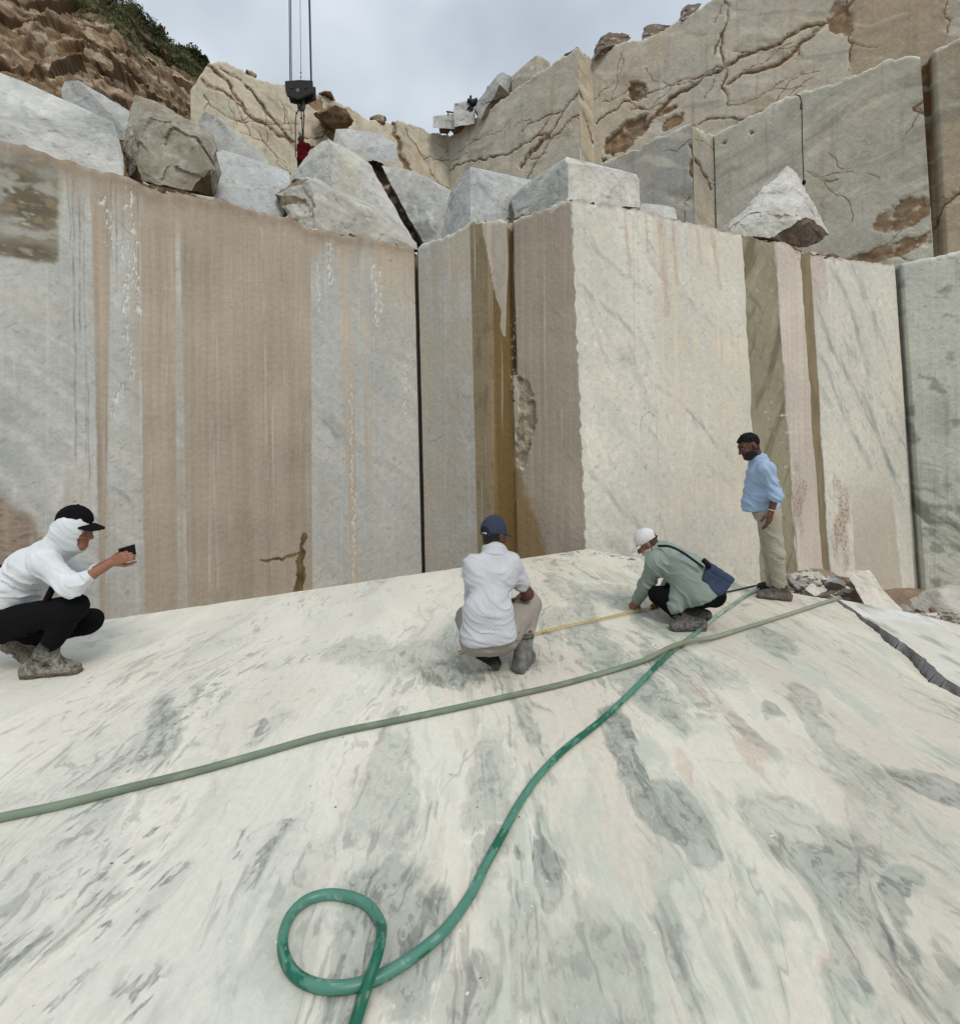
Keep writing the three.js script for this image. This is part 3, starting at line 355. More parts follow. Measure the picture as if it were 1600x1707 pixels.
// larger patches of grey-green stone: [pixel centre x, y, half width, half length in metres, turn, strength, kind]
const FPATCH = [[1060, 1275, 0.10, 0.62, 0.10, 1.0], [1120, 1370, 0.09, 0.30, 0.22, 0.8], [645, 1545, 0.15, 0.26, -0.1, 0.75], [590, 1600, 0.06, 0.22, 0.0, 0.5], [915, 1440, 0.045, 0.16, 0.06, 1.0], [860, 1421, 0.03, 0.05, 0, 0.9], [700, 1100, 0.34, 0.30, 0.2, 0.4], [745, 1130, 0.24, 0.22, 0, 0.9], [990, 1075, 0.20, 0.42, 0, 0.55], [940, 1030, 0.25, 0.3, 0, 0.4], [1040, 1000, 0.35, 0.5, 0, 0.55], [1110, 1040, 0.3, 0.3, 0, 0.6], [1280, 1060, 0.16, 0.34, 0.3, 0.6], [1272, 1172, 0.07, 0.10, 0.3, 0.7], [1350, 1180, 0.08, 0.62, 0.32, 0.45], [1430, 1280, 0.2, 0.25, 0.4, 0.5], [1575, 1300, 0.22, 0.14, 0.4, 0.8], [1500, 1485, 0.035, 0.16, 0.5, 0.8], [1160, 1115, 0.3, 0.22, 0.5, 0.35], [1000, 1640, 0.13, 0.2, 0.1, 0.6], [880, 1600, 0.12, 0.22, 0, 0.45], [760, 1670, 0.09, 0.14, 0, 0.5], [1130, 1600, 0.05, 0.25, 0.2, 0.5], [1330, 1400, 0.18, 0.3, 0.3, 0.4], [820, 1320, 0.12, 0.5, 0.05, 0.45], [600, 1085, 0.4, 0.25, 0.4, 0.35], [440, 1210, 0.035, 0.10, -0.3, 0.8], [270, 1220, 0.10, 0.42, -0.55, 0.5], [560, 1085, 0.2, 0.2, 0.2, 0.3], [1380, 1630, 0.06, 0.3, 0.5, 0.4], [1480, 1350, 0.2, 0.5, 0.4, 0.3]].map(([x, y, w, l, t, s]) => { const p = onFloor(x, y); return [p.x, p.z, w, l, Math.cos(t), Math.sin(t), s]; });
const FVEIN = [[[[1440, 1500], [1480, 1560], [1530, 1630], [1570, 1680]], 0.008, 0.8], [[[1200, 1320], [1300, 1420], [1420, 1530]], 0.01, 0.25], [[[1090, 1530], [1140, 1600], [1180, 1680]], 0.012, 0.5], [[[905, 1345], [900, 1380], [912, 1420]], 0.01, 0.7], [[[1180, 1500], [1220, 1570], [1250, 1640]], 0.012, 0.5], [[[420, 1395], [460, 1370], [486, 1373]], 0.006, 0.4], [[[475, 1380], [430, 1480]], 0.008, 0.6], [[[395, 1430], [415, 1385]], 0.007, 0.7]].map(([l, w, s]) => [l.map(([x, y]) => { const p = onFloor(x, y); return [p.x, p.z]; }), w, s]);
function floorMarble(x, z, o) {
  // the grain runs away from the viewer; every layer is dragged along one wandering flow
  const q1 = fbm2(x * 0.55 + 2, z * 0.22), q2 = fbm2(x * 0.6 + 9, z * 0.25 + 5), e1 = fbm2(x * 2.3 + 4, z * 0.9), e2 = fbm2(x * 8 + 1, z * 3.5);
  const wx = x + 0.55 * q1 + 0.16 * e1 + 0.035 * e2, wz = z + 0.9 * q2 + 0.35 * fbm2(x * 2.1 + 14, z * 0.8 + 3);
  const r = fbm2(wx * 0.9 + 1.3 * q2, wz * 0.22), mid = fbm2(wx * 2.6 + 0.8 * r, wz * 0.55 + 4), fine = fbm2(wx * 9 + mid, wz * 1.7), hair = fbm2(wx * 30 + 2 * mid, wz * 5), tiny = fbm2(x * 42, z * 26), left = sstep(0.3, -1.2, x + 0.6 * q1), right = 1 - left;
  const side = sstep(-0.8, 0.9, x + 0.9 * r);
  for (let i = 0; i < 3; i++) o[i] = mixf(mixf(FC.cool[i], FC.white[i], clamp(0.45 + 1.2 * mid)), mixf(FC.cream[i], FC.warm[i], clamp(0.45 + 1.4 * mid)), side);
  mix3(o, FC.green, (0.14 + 0.42 * right) * sstep(0.04, 0.24, fbm2(wx * 1.6 + 8 + r, wz * 0.4 + 2) + 0.35 * fine + 0.2 * hair));
  mix3(o, FC.pinkish, (0.2 + 0.4 * right) * sstep(0.10, 0.28, fbm2(wx * 2.4 - 5, wz * 0.5 + 9) + 0.3 * fine)); mix3(o, lin(200, 172, 156), 0.45 * right * sstep(0.2, 0.34, fbm2(wx * 5.4 - 15, wz * 1.1 + 19)) * sstep(0.0, 0.2, fbm2(x * 1.2 + 33, z * 0.8)));
  mix3(o, FC.grey, 0.12 * sstep(0.05, 0.45, fbm2(wx * 4.5 + 3, wz * 0.9 + 31)));
  const cur = fbm2(x * 17 + 4 * e2, z * 9 + 3 * e1), cry = fbm2(x * 60 + 7, z * 34);
  const veil = fbm2(wx * 1.3 + 21, wz * 0.36 - 6) + 0.22 * fine + 0.12 * cur, vm = sstep(0.12, 0.30, veil + 0.12 * hair) * (0.3 + 0.7 * right), net = sstep(0.62, 0.86, ridge2(x * 13 + 2.2 * e2, z * 8 + 2 * e1)), dk = sstep(0.10, 0.22, cur + 0.35 * cry); mix3(o, FC.grey, vm * 0.40); mix3(o, FC.dark, vm * 0.34 * dk); mix3(o, FC.white, vm * 0.34 * net);
  let pm = 0; for (const [px, pz, w, l, c, s, k] of FPATCH) { const dx = x - px, dz = z - pz; if (Math.abs(dx) > l + w + 0.2 || Math.abs(dz) > l + w + 0.3) continue; const a = (dx * c + dz * s + 0.16 * e1 + 0.05 * e2) / w, b = (-dx * s + dz * c + 0.25 * q2) / l, rr = Math.sqrt(a * a + b * b) + 0.55 * fine + 0.5 * fbm2(x * 6 + pz, z * 3.2 + px) + 0.25 * cur; pm = Math.max(pm, k * sstep(1.06, 0.80, rr + 0.16 * hair + 0.1 * cry)); }
  if (pm > 0) { mix3(o, FC.grey, pm * 0.80); mix3(o, FC.dark, pm * 0.62 * dk); mix3(o, FC.green, pm * 0.5 * sstep(0.05, 0.2, -cur)); mix3(o, lin(200, 206, 200), pm * 0.42 * net); mix3(o, FC.dark, pm * 0.4 * sstep(0.16, 0.3, hair)); }
  // dark flecks drawn out along the grain, in trains (clearest on the left)
  const ax = x + 0.30 * z, bz = z - 0.30 * x, train = sstep(0.05, 0.32, fbm2(ax * 1.9 - 13 + 0.25 * q1, bz * 0.30 + 6) + 0.1 * e1);
  const fl = fbm2((ax + 0.015 * e2) * 12, bz * 3.4 + 0.5 * e1) + 0.35 * fbm2(ax * 34, bz * 11 + 8), tr2 = (() => { let t = 0; if (x > 0.2) return 0; for (const [l, w] of FTRAIN) { const q = polyDist(l, x + 0.05 * e1, z); if (q < w * 1.5) t = Math.max(t, sstep(w * 1.5, w * 0.3, q)); } return t; })(), fl2 = 0.7 * fbm2((ax + 0.02 * e2) * 15 + 3, bz * 5.5 + 0.9 * e1) + 0.55 * fbm2((ax + 0.01 * e2) * 41, bz * 15 + 2), fm = Math.max(train * sstep(0.25, 0.34, fl) * (0.2 + 0.4 * left), tr2 * sstep(0.12, 0.21, fl2 + 0.4 * (fbm2(ax * 5, bz * 2.2 + 9)))); mix3(o, lin(120, 126, 123), clamp(0.55 + 0.7 * cry) * fm); mix3(o, FC.grey, 0.25 * tr2 * sstep(-0.1, 0.2, fine));
  const thin = sstep(0.012, 0.0, Math.abs(fbm2(ax * 2.2 + 51, bz * 0.5 + 12))) * sstep(0.05, 0.3, fbm2(ax * 3 + 7, bz * 1.2)); mix3(o, FC.grey, 0.5 * thin);
  const zone = sstep(-0.12, 0.22, fbm2(wx * 1.1 + 3, wz * 0.5)); mix3(o, FC.grey, (0.14 + 0.18 * right) * sstep(0.10, 0.26, fine + 0.3 * hair) * (0.3 + 0.7 * zone)); mix3(o, FC.dark, 0.30 * sstep(0.16, 0.27, hair) * sstep(-0.05, 0.18, mid + veil)); mix3(o, FC.green, 0.35 * sstep(0.12, 0.24, fbm2(wx * 15 + 40, wz * 2.2)) * zone); { const vl = Math.abs(fbm2(wx * 3.4 + 71, wz * 0.7 + 2)); mix3(o, FC.dark, 0.22 * sstep(0.010, 0.003, vl) * sstep(0.02, 0.2, fbm2(wx * 2 + 17, wz * 1.3))); } mix3(o, FC.white, 0.28 * sstep(0.12, 0.45, -fine));
  for (const [l, w, s] of FVEIN) { const q = polyDist(l, x + 0.06 * e1 + 0.03 * e2, z); if (q < w * 3) mix3(o, FC.dark, s * sstep(w * 2.2, 0, q) * clamp(0.55 + 1.6 * hair + 0.8 * tiny)); }
  const hl = Math.abs(n2(x * 0.7 + 0.4 * z + 3, z * 0.8 + 40) + 0.1 * e2); mix3(o, FC.white, 0.7 * sstep(0.008, 0.0, hl) * sstep(0.05, 0.3, fbm2(x * 4, z * 4)));
  const nick = n2(x * 41 + 3, z * 29), pin = n2(x * 47, z * 39 + 9); if (nick > 0.86) mix3(o, lin(240, 240, 236), 0.8 * sstep(0.86, 0.95, nick) * sstep(0.1, 0.3, fbm2(x * 1.7, z * 1.7 + 6))); if (pin > 0.84) mix3(o, lin(60, 60, 58), 0.75 * sstep(0.84, 0.92, pin) * sstep(0.12, 0.3, fbm2(x * 2.7 + 8, z * 2.7)));
  mix3(o, lin(212, 207, 194), 0.25 * sstep(0.0, 0.5, fbm2(x * 1.3 + 60, z * 1.3)));
  const k = 0.94 * (1 + 0.10 * tiny + 0.09 * fbm2((x + z) * 90, (z - x) * 80) + 0.10 * q2 + 0.10 * r + 0.08 * fine); o[0] *= k * 1.005; o[1] *= k; o[2] *= k * 0.975;
  o[3] += 0.0010 * fine + 0.0006 * tiny + 0.0012 * e1 - 0.002 * fm;
}
const FTRAIN = [[[[-20, 1600], [70, 1540], [150, 1470], [250, 1375]], 0.10], [[[60, 1545], [180, 1480], [260, 1400]], 0.06], [[[175, 1560], [215, 1510], [260, 1465]], 0.05], [[[105, 1650], [150, 1600]], 0.03], [[[220, 1530], [250, 1500], [300, 1450]], 0.03], [[[180, 1290], [260, 1230], [340, 1170], [400, 1110]], 0.10], [[[425, 1230], [460, 1190]], 0.05], [[[420, 1470], [450, 1410], [490, 1365]], 0.025], [[[395, 1430], [415, 1385]], 0.02], [[[280, 1480], [305, 1440]], 0.02], [[[510, 1460], [530, 1420]], 0.015], [[[130, 1385], [175, 1345]], 0.05], [[[190, 1690], [240, 1640], [236, 1690]], 0.04], [[[330, 1150], [430, 1088]], 0.06], [[[60, 1700], [90, 1670]], 0.03], [[[10, 1530], [40, 1510]], 0.02], [[[450, 1110], [560, 1080]], 0.06]].map(([l, w]) => [l.map(([x, y]) => { const p = onFloor(x, y); return [p.x, p.z]; }), w * 1.5]);
function clipPoly(poly, axis, lim, keepLess) { const out = []; const inside = (p) => keepLess ? p[axis] <= lim : p[axis] >= lim; for (let i = 0; i < poly.length; i++) { const a = poly[i], b = poly[(i + 1) % poly.length], ia = inside(a), ib = inside(b); if (ia) out.push(a); if (ia !== ib) out.push(a.clone().lerp(b, (lim - a[axis]) / (b[axis] - a[axis]))); } return out; }
function topOf(poly, box, y = 0) {
  let p = poly; p = clipPoly(p, 'x', box[0], false); p = clipPoly(p, 'x', box[2], true); p = clipPoly(p, 'z', box[1], false); p = clipPoly(p, 'z', box[3], true); if (p.length < 3) return null;
  const s = new THREE.ShapeGeometry(new THREE.Shape(p.map((q) => new THREE.Vector2(q.x, -q.z)))); s.rotateX(-Math.PI / 2); s.translate(0, y, 0);
  const P = s.attributes.position, uv = s.attributes.uv; for (let i = 0; i < P.count; i++) uv.setXY(i, (P.getX(i) - box[0]) / (box[2] - box[0]), (P.getZ(i) - box[1]) / (box[3] - box[1])); return s;
}
function sidesOf(poly, depth, y = 0, skip = () => false) {   // broken vertical sides of a sheet of rock
  const pos = [], uv = [], rows = 22; let run = 0;
  for (let i = 0; i < poly.length; i++) { const a = poly[i], b = poly[(i + 1) % poly.length], L = a.distanceTo(b); if (!skip(a, b)) { const nrm = V3(-(b.z - a.z), 0, b.x - a.x).normalize();
      const P = (p, r, q) => { const h = depth * (r / rows), j = r === 0 ? 0 : 0.07 * fbm3(p.x * 5, h * 5, p.z * 5, 4) + 0.02 * facets(p.x * 5, h * 5, p.z * 5) - 0.02 * Math.min(1, r); return [p.x + nrm.x * j, y - h, p.z + nrm.z * j]; };
      for (let r = 0; r < rows; r++) { const A = P(a, r), B = P(b, r), A2 = P(a, r + 1), B2 = P(b, r + 1); pos.push(...A, ...A2, ...B, ...B, ...A2, ...B2); const v0 = -depth * r / rows * 0.5, v1 = -depth * (r + 1) / rows * 0.5, u0 = run * 0.5, u1 = (run + L) * 0.5; uv.push(u0, v0, u0, v1, u1, v0, u1, v0, u0, v1, u1, v1); } } run += L; }
  const g = new THREE.BufferGeometry(); g.setAttribute('position', new THREE.Float32BufferAttribute(pos, 3)); g.setAttribute('uv', new THREE.Float32BufferAttribute(uv, 2)); g.computeVertexNormals(); return g;
}
{
  const A = [-2.4, -2.4, 2.4, -1.05], B = [-4.4, -4.6, 4.4, -2.4], Cc = [-5.2, -7.7, 4.2, -4.6], rest = [[-11, -2.4, -2.4, 2.6], [2.4, -2.4, 4.4, 2.6], [-2.4, -1.05, 2.4, 2.6], [-11, -4.6, -4.4, -2.4], [-11, -9, -5.2, -4.6]];
  const mats = [], geos = [];
  const add = (box, W, Hh) => { const g = topOf(mainPoly, box); if (!g) return; geos.push(g); mats.push(std({ roughness: 0.55, specularIntensity: 0.7, ...bake(W, Hh, ...box, floorMarble, 0.01) })); };
  add(A, 2048, 600); add(B, 2048, 512); add(Cc, 1100, 420);
  for (const b of rest) add(b, 256, 256);
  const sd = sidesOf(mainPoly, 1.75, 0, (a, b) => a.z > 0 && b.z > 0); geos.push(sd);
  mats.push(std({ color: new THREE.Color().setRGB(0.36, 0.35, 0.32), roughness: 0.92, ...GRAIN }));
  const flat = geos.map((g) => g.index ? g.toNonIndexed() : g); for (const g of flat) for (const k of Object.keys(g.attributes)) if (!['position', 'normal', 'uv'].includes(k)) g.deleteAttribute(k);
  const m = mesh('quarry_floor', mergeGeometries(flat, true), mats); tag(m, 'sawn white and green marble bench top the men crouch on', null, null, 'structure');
  // slab beyond the crack
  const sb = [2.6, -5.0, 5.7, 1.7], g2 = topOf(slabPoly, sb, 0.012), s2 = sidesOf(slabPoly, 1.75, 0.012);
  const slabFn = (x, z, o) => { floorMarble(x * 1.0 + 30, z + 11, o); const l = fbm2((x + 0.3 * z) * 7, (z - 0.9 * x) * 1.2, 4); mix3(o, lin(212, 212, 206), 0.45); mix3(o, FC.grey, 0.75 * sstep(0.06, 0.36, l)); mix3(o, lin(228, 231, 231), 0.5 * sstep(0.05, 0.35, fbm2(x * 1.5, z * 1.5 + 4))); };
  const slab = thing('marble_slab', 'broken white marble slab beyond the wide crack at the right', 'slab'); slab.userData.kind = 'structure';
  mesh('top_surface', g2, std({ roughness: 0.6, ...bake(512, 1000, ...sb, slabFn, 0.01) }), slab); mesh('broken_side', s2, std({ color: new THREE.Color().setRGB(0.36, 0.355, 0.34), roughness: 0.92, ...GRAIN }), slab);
  // bottom of the trench round the bench
  const gt = new THREE.PlaneGeometry(90, 70, 180, 140); gt.rotateX(-Math.PI / 2); gt.translate(0, -1.72, -8); { const P = gt.attributes.position, uv = gt.attributes.uv, col = new Float32Array(P.count * 3); for (let i = 0; i < P.count; i++) { const x = P.getX(i), z = P.getZ(i); P.setY(i, -1.72 + 0.06 * fbm2(x * 1.2, z * 1.2, 3)); uv.setXY(i, x * 0.5, z * 0.5); const c = [...lin(176, 166, 148)], k = 1 + 0.25 * fbm2(x * 0.8, z * 0.8, 3); col.set(c.map((q) => q * k), i * 3); } gt.setAttribute('color', new THREE.BufferAttribute(col, 3)); gt.computeVertexNormals(); }
  tag(mesh('ground', gt, M_ROCK), 'dusty quarry ground at the foot of the walls', null, null, 'structure');
}
// ───────── upper benches, cracked cliffs and the hillside ─────────
const UC = { stone: lin(188, 180, 161), green: lin(178, 177, 164), tan: lin(178, 160, 132), cream: lin(198, 188, 164), dirt: lin(108, 84, 60), dirt2: lin(142, 114, 82), pale: lin(206, 202, 188), dark: lin(138, 131, 117) };
function upperFace(label, tl, bl, tr, topPx, botPx, o) {
  const f = new Face(at(...tl), at(...bl), at(...tr));
  const top = topPx.map(([x, y]) => f.loc(x, y)), bottom = botPx.map(([x, y]) => f.loc(x, y));
  const rc = rng(Math.round((o.seed ?? 1) * 1000)), frac = (l, lev, amp) => { for (let k = 0; k < lev; k++) { const m = [l[0]]; for (let i = 0; i + 1 < l.length; i++) { const a = l[i], b = l[i + 1], L = Math.hypot(b[0] - a[0], b[1] - a[1]), q = (rc() - 0.5) * amp * L; m.push([(a[0] + b[0]) / 2 - (b[1] - a[1]) / L * q, (a[1] + b[1]) / 2 + (b[0] - a[0]) / L * q], b); } l = m; } return l; };
  const K = []; for (const [pts, w, dep = 0.12, soil = 1] of o.cracks ?? []) { const l = frac(pts.map(([x, y]) => f.loc(x, y)), 3, 0.34); K.push({ l, w, dep, soil }); if (l.length > 16) for (let b = 0; b < 2; b++) { const i = 2 + Math.floor(rc() * (l.length - 4)), a = l[i], d = [l[i + 1][0] - l[i - 1][0], l[i + 1][1] - l[i - 1][1]], L = Math.hypot(...d), t = (rc() < 0.5 ? -1 : 1) * (0.4 + 0.5 * rc()), len = 0.5 + 0.9 * rc(), c = Math.cos(t), s = Math.sin(t); K.push({ l: frac([a, [a[0] + (d[0] * c - d[1] * s) / L * len, a[1] + (d[0] * s + d[1] * c) / L * len]], 3, 0.3), w: Math.min(0.03, w * 0.4), dep: dep * 0.5, soil }); } }
  const P = (o.pits ?? []).map(([x, y, rx, ry, dep, turn = 0]) => ({ c: f.loc(x, y), rx, ry, dep, cs: Math.cos(turn), sn: Math.sin(turn) }));
  const tones = (o.tones ?? []).map(([xl, xr, c, k]) => ({ a: f.loc(xl, 200)[0], b: f.loc(xr, 200)[0], c, k }));
  const sd = o.seed ?? 1; const tmp = { d: 0, k: null };
  for (const k of K) { k.x0 = Math.min(...k.l.map((p) => p[0])) - k.w - 0.3; k.x1 = Math.max(...k.l.map((p) => p[0])) + k.w + 0.3; k.y0 = Math.min(...k.l.map((p) => p[1])) - k.w - 0.3; k.y1 = Math.max(...k.l.map((p) => p[1])) + k.w + 0.3; }
  const near = (u, v) => { let best = 0, dep = 0, soil = 0; const fa = facets(u * 1.5 + sd, v * 1.5, sd), fb = GX[WO.h] , fc = facets(u * 4.2, v * 4.2 + sd, sd), wu = u + 0.03 * fbm2(u * 5 + sd, v * 5), wv = v + 0.03 * fbm2(u * 5 + 3, v * 5 + sd);
    for (const k of K) { if (u < k.x0 || u > k.x1 || v < k.y0 || v > k.y1) continue; const w = Math.max(0.012, k.w * (0.46 + 0.55 * fbm2(u * 1.1 + k.w * 90, v * 1.1))), d = polyDist(k.l, wu, wv); const m = sstep(w * 1.15, w * 0.8, d); if (m > best) { best = m; dep = k.dep; soil = k.soil; } }
    for (const p of P) { const dx = wu - p.c[0], dy = wv - p.c[1], a = (dx * p.cs + dy * p.sn) / p.rx, b = (-dx * p.sn + dy * p.cs) / p.ry, r = Math.hypot(a, b) + 0.45 * fbm2(u * 1.4 + sd, v * 1.4) + 0.22 * fa; const m = sstep(1.02, 0.93, r + 0.2 * fbm2(u * 5, v * 5) + 0.16 * fc); if (m > best) { best = m; dep = p.dep; soil = 0.9; } }
    tmp.d = best * dep; tmp.m = best * soil; return tmp; };
  const chunk = o.chunk ?? 0;
  const disp = (u, v, e) => { const q = near(u, v); let n = 0.03 * fbm2(u * 0.6 + sd, v * 0.6) + 0.006 * fbm2(u * 3, v * 3 + sd) - q.d * (0.26 + 0.2 * fbm2(u * 3.2, v * 3.2 + sd)) ; if (chunk) n += chunk * fbm2(u * 0.7 + sd * 3, v * 0.7) ; if (o.slot) { const s = o.slot; const x = u - top[0][0] - (bottom[0][0] - top[0][0]) * clamp((top[0][1] - v) / (top[0][1] - bottom[0][1])); n -= s[1] * sstep(s[0], s[0] * 0.6, x); } return n; };
  const base = o.base ?? UC.stone, alt = o.alt ?? UC.green, lean = o.lean ?? -0.35;
  const color = (u, v, c, n) => {
    const a = u * Math.cos(lean) + v * Math.sin(lean), b = -u * Math.sin(lean) + v * Math.cos(lean);
    const wb = b + 0.5 * fbm2(u * 0.35 + sd, v * 0.35), t = clamp(0.5 + 1.2 * fbm2(a * 0.22 + sd, wb * 0.8) + 0.5 * fbm2(u * 0.25 + sd, v * 0.25 - sd));
    for (let i = 0; i < 3; i++) c[i] = mixf(base[i], alt[i], t);
    for (const q of tones) mix3(c, q.c, q.k * sstep(q.a - 0.05, q.a + 0.05, u) * sstep(q.b + 0.05, q.b - 0.05, u));
    mix3(c, UC.pale, 0.55 * sstep(0.12, 0.42, fbm2(a * 0.7 + 3 * sd, wb * 2.6)));
    mix3(c, UC.dark, 0.5 * sstep(0.12, 0.4, fbm2(a * 0.5 - sd, wb * 2.2 + 7)));
    mix3(c, UC.tan, (o.rust ?? 0.4) * sstep(0.05, 0.4, fbm2(u * 1.0 + sd, v * 0.25 + 3)));
    mix3(c, UC.dark, 0.4 * sstep(0.1, 0.4, fbm2(u * 4.5 + sd, v * 0.25)) * sstep(-0.1, 0.3, fbm2(u * 0.5, v * 0.5 + sd)));
    const q = near(u, v); if (q.m > 0) { const s = fbm2(u * 4, v * 4), d = [0, 1, 2].map((i) => mixf(UC.dirt[i], UC.dirt2[i], clamp(0.5 + 1.4 * s))); mix3(d, UC.stone, 0.7 * sstep(0.12, 0.3, fbm2(u * 3.1 + 5, v * 3.1))); mix3(c, d, 0.94 * q.m); c[3] = 0.02 * s * q.m; }
    { const hl = Math.abs(fbm2(u * 0.55 + sd, v * 0.9 - sd)); mix3(c, UC.dirt, 0.55 * sstep(0.008, 0.002, hl) * sstep(0.05, 0.3, fbm2(u * 0.7 + 9, v * 0.7))); const st = sstep(0.2, 0.4, fbm2(u * 9 + sd, v * 0.4)); mix3(c, UC.dark, 0.25 * st); }
    if (o.arcs) mix3(c, UC.pale, 0.5 * sstep(0.62, 0.8, ridge2(a * 0.16 + 2, wb * 0.55 + sd)) * sstep(0, 0.3, fbm2(u, v)));
    const e = topAt(top, u) - v; mix3(c, UC.pale, 0.5 * sstep(0.05, 0.03, e + 0.2 * fbm2(u * 4, v * 4)));
    const p2 = u * 0.8 + v * 0.6, q2 = v * 0.8 - u * 0.6, g1 = fbm2(p2 * 2.3, q2 * 2.3 + sd), g2 = fbm2(p2 * 9, q2 * 9), g3 = fbm2(p2 * 27, q2 * 27), k = 1 + 0.2 * g1 + 0.2 * g2 + 0.2 * g3; c[3] = (c[3] || 0) + 0.003 * g1 + 0.004 * g2 + 0.003 * g3; c[0] *= k; c[1] *= k; c[2] *= k;
  };
  const ledgeColor = (u, lt, c) => { const s = fbm2(u * 2, lt * 2); for (let i = 0; i < 3; i++) c[i] = mixf(UC.dirt2[i], UC.pale[i], clamp(0.55 + s)); };
  const box = sheetBox(top, bottom, 1), lc = [0, 0, 0]; box[3] += 0.5; const fn = (u, v, q) => { const tv = topAt(top, u); if (v > tv + 0.3) { ledgeColor(u, v - tv, lc); q[0] = lc[0]; q[1] = lc[1]; q[2] = lc[2]; } else color(u, v, q, 0); };
  const W = Math.min(900, Math.ceil((box[2] - box[0]) * 78)), Hh = Math.min(700, Math.ceil((box[3] - box[1]) * 78));
  const geo = faceSheet(f, top, bottom, o.cell ?? 0.055, disp, { ledge: o.ledge ?? 3, ledgeCell: 0.16, rag: o.rag ?? 0.09, seed: sd, uvBox: box, ledgeRough: o.ledgeRough ?? 0.2 });
  tag(mesh('cliff_face', geo, std({ roughness: 0.9, ...bake(W, Hh, ...box, fn, 0.06) })), label, null, null, 'structure'); return f;
}
upperFace('big grey green sawn cliff block with pale curved bands', [1190, 225, 13.4], [1197, 470, 13.4], [1533, 95, 10.8], [[1190, 226], [1215, 213], [1250, 192], [1285, 176], [1318, 160], [1330, 157], [1380, 140], [1425, 124], [1455, 110], [1480, 99], [1515, 92], [1533, 96]], [[1197, 470], [1558, 470]],
  { seed: 2.3, base: lin(170, 169, 156), alt: lin(182, 179, 166), arcs: true, lean: 0.32, rust: 0.2, cracks: [[[[1345, 285], [1372, 300], [1395, 298]], 0.03, 0.05], [[[1380, 255], [1405, 282]], 0.02, 0.03], [[[1535, 170], [1522, 178], [1538, 190]], 0.05, 0.12], [[[1430, 440], [1500, 415], [1555, 380]], 0.10, 0.2]], pits: [[1508, 358, 0.55, 0.34, 0.16, 0.25], [1480, 418, 1.0, 0.2, 0.15, 0.2], [1207, 238, 0.04, 0.04, 0.2], [1253, 221, 0.04, 0.04, 0.2]], ledge: 4 });
upperFace('grey sawn cliff block left of the tall joint', [1000, 272, 14.7], [1003, 400, 14.7], [1152, 205, 12.98], [[1000, 272], [1060, 246], [1110, 223], [1152, 205]], [[1003, 400], [1158, 430]],
  { seed: 4.1, base: lin(164, 164, 158), alt: lin(174, 173, 166), rust: 0.12, cracks: [[[[1098, 258], [1158, 230]], 0.03, 0.04], [[[1148, 240], [1158, 262], [1150, 285], [1170, 310]], 0.07, 0.18]], ledge: 4 });
upperFace('narrow cream side of the grey cliff block', [1152, 205, 12.98], [1160, 430, 12.98], [1191, 226, 13.5], [[1152, 205], [1191, 227]], [[1160, 430], [1198, 440]],
  { seed: 5.7, base: lin(176, 168, 150), alt: lin(156, 152, 142), cracks: [[[[1158, 232], [1190, 252]], 0.03, 0.05], [[[1158, 268], [1172, 290], [1185, 315]], 0.10, 0.2]], cell: 0.04, ledge: 3 });
upperFace('tan brown cliff block at the right edge with a dark slot', [1533, 93, 10.75], [1558, 470, 10.75], [1700, 12, 9.7], [[1533, 95], [1546, 86], [1600, 60], [1700, 14]], [[1558, 470], [1720, 500]],
  { seed: 8.2, base: lin(178, 162, 136), alt: lin(168, 160, 142), slot: [0.20, 0.35], rust: 0.7, cracks: [[[[1640, 290], [1600, 322], [1565, 355], [1545, 385]], 0.07, 0.25]], tones: [[1533, 1552, lin(120, 86, 48), 0.9]], ledge: 3.5 });
upperFace('upper cliff wall with slanting dirt filled cracks', [987, 97, 17.6], [992, 420, 17.6], [1420, -128, 13.6], [[987, 98], [1010, 84], [1040, 70], [1075, 63], [1090, 56], [1130, 33], [1170, 12], [1200, -8], [1300, -62], [1420, -128], [1700, -285]], [[992, 400], [1720, 330]],
  { seed: 3.4, base: lin(190, 181, 163), alt: lin(178, 174, 162), rust: 0.4, tones: [[1418, 1578, lin(148, 124, 94), 0.55], [1578, 1700, lin(150, 143, 128), 0.5]],
    cracks: [[[[1430, -8], [1392, 22], [1370, 42], [1300, 72], [1250, 88], [1212, 108]], 0.10, 0.25], [[[1372, 40], [1355, 58], [1318, 92], [1262, 118], [1212, 140]], 0.13, 0.28], [[[1208, 112], [1170, 128], [1140, 150], [1110, 172], [1080, 205]], 0.14, 0.3], [[[1208, 108], [1150, 132], [1095, 150], [1005, 168]], 0.05, 0.12], [[[1198, -10], [1203, 60], [1208, 110], [1212, 175]], 0.06, 0.2], [[[1205, 50], [1190, 90]], 0.06, 0.15], [[[1416, -10], [1414, 60], [1415, 115]], 0.05, 0.15], [[[1212, 176], [1270, 158], [1300, 135]], 0.03, 0.1], [[[1100, 190], [1125, 178]], 0.16, 0.25], [[[1035, 85], [1032, 125], [1022, 140], [990, 166]], 0.03, 0.07], [[[994, 205], [1010, 190], [1040, 168], [1060, 160]], 0.05, 0.15], [[[1240, 115], [1280, 100], [1320, 70]], 0.025, 0.06], [[[1150, 212], [1230, 200], [1300, 180]], 0.08, 0.12], [[[1577, -20], [1579, 55]], 0.03, 0.1]],
    pits: [[1064, 150, 0.30, 0.36, 0.4, 0.7], [1040, 228, 0.85, 0.45, 0.5, 0.5], [1120, 203, 0.35, 0.2, 0.2, 0.5], [1402, 30, 0.25, 0.5, 0.2, 0.3]], ledge: 4 });
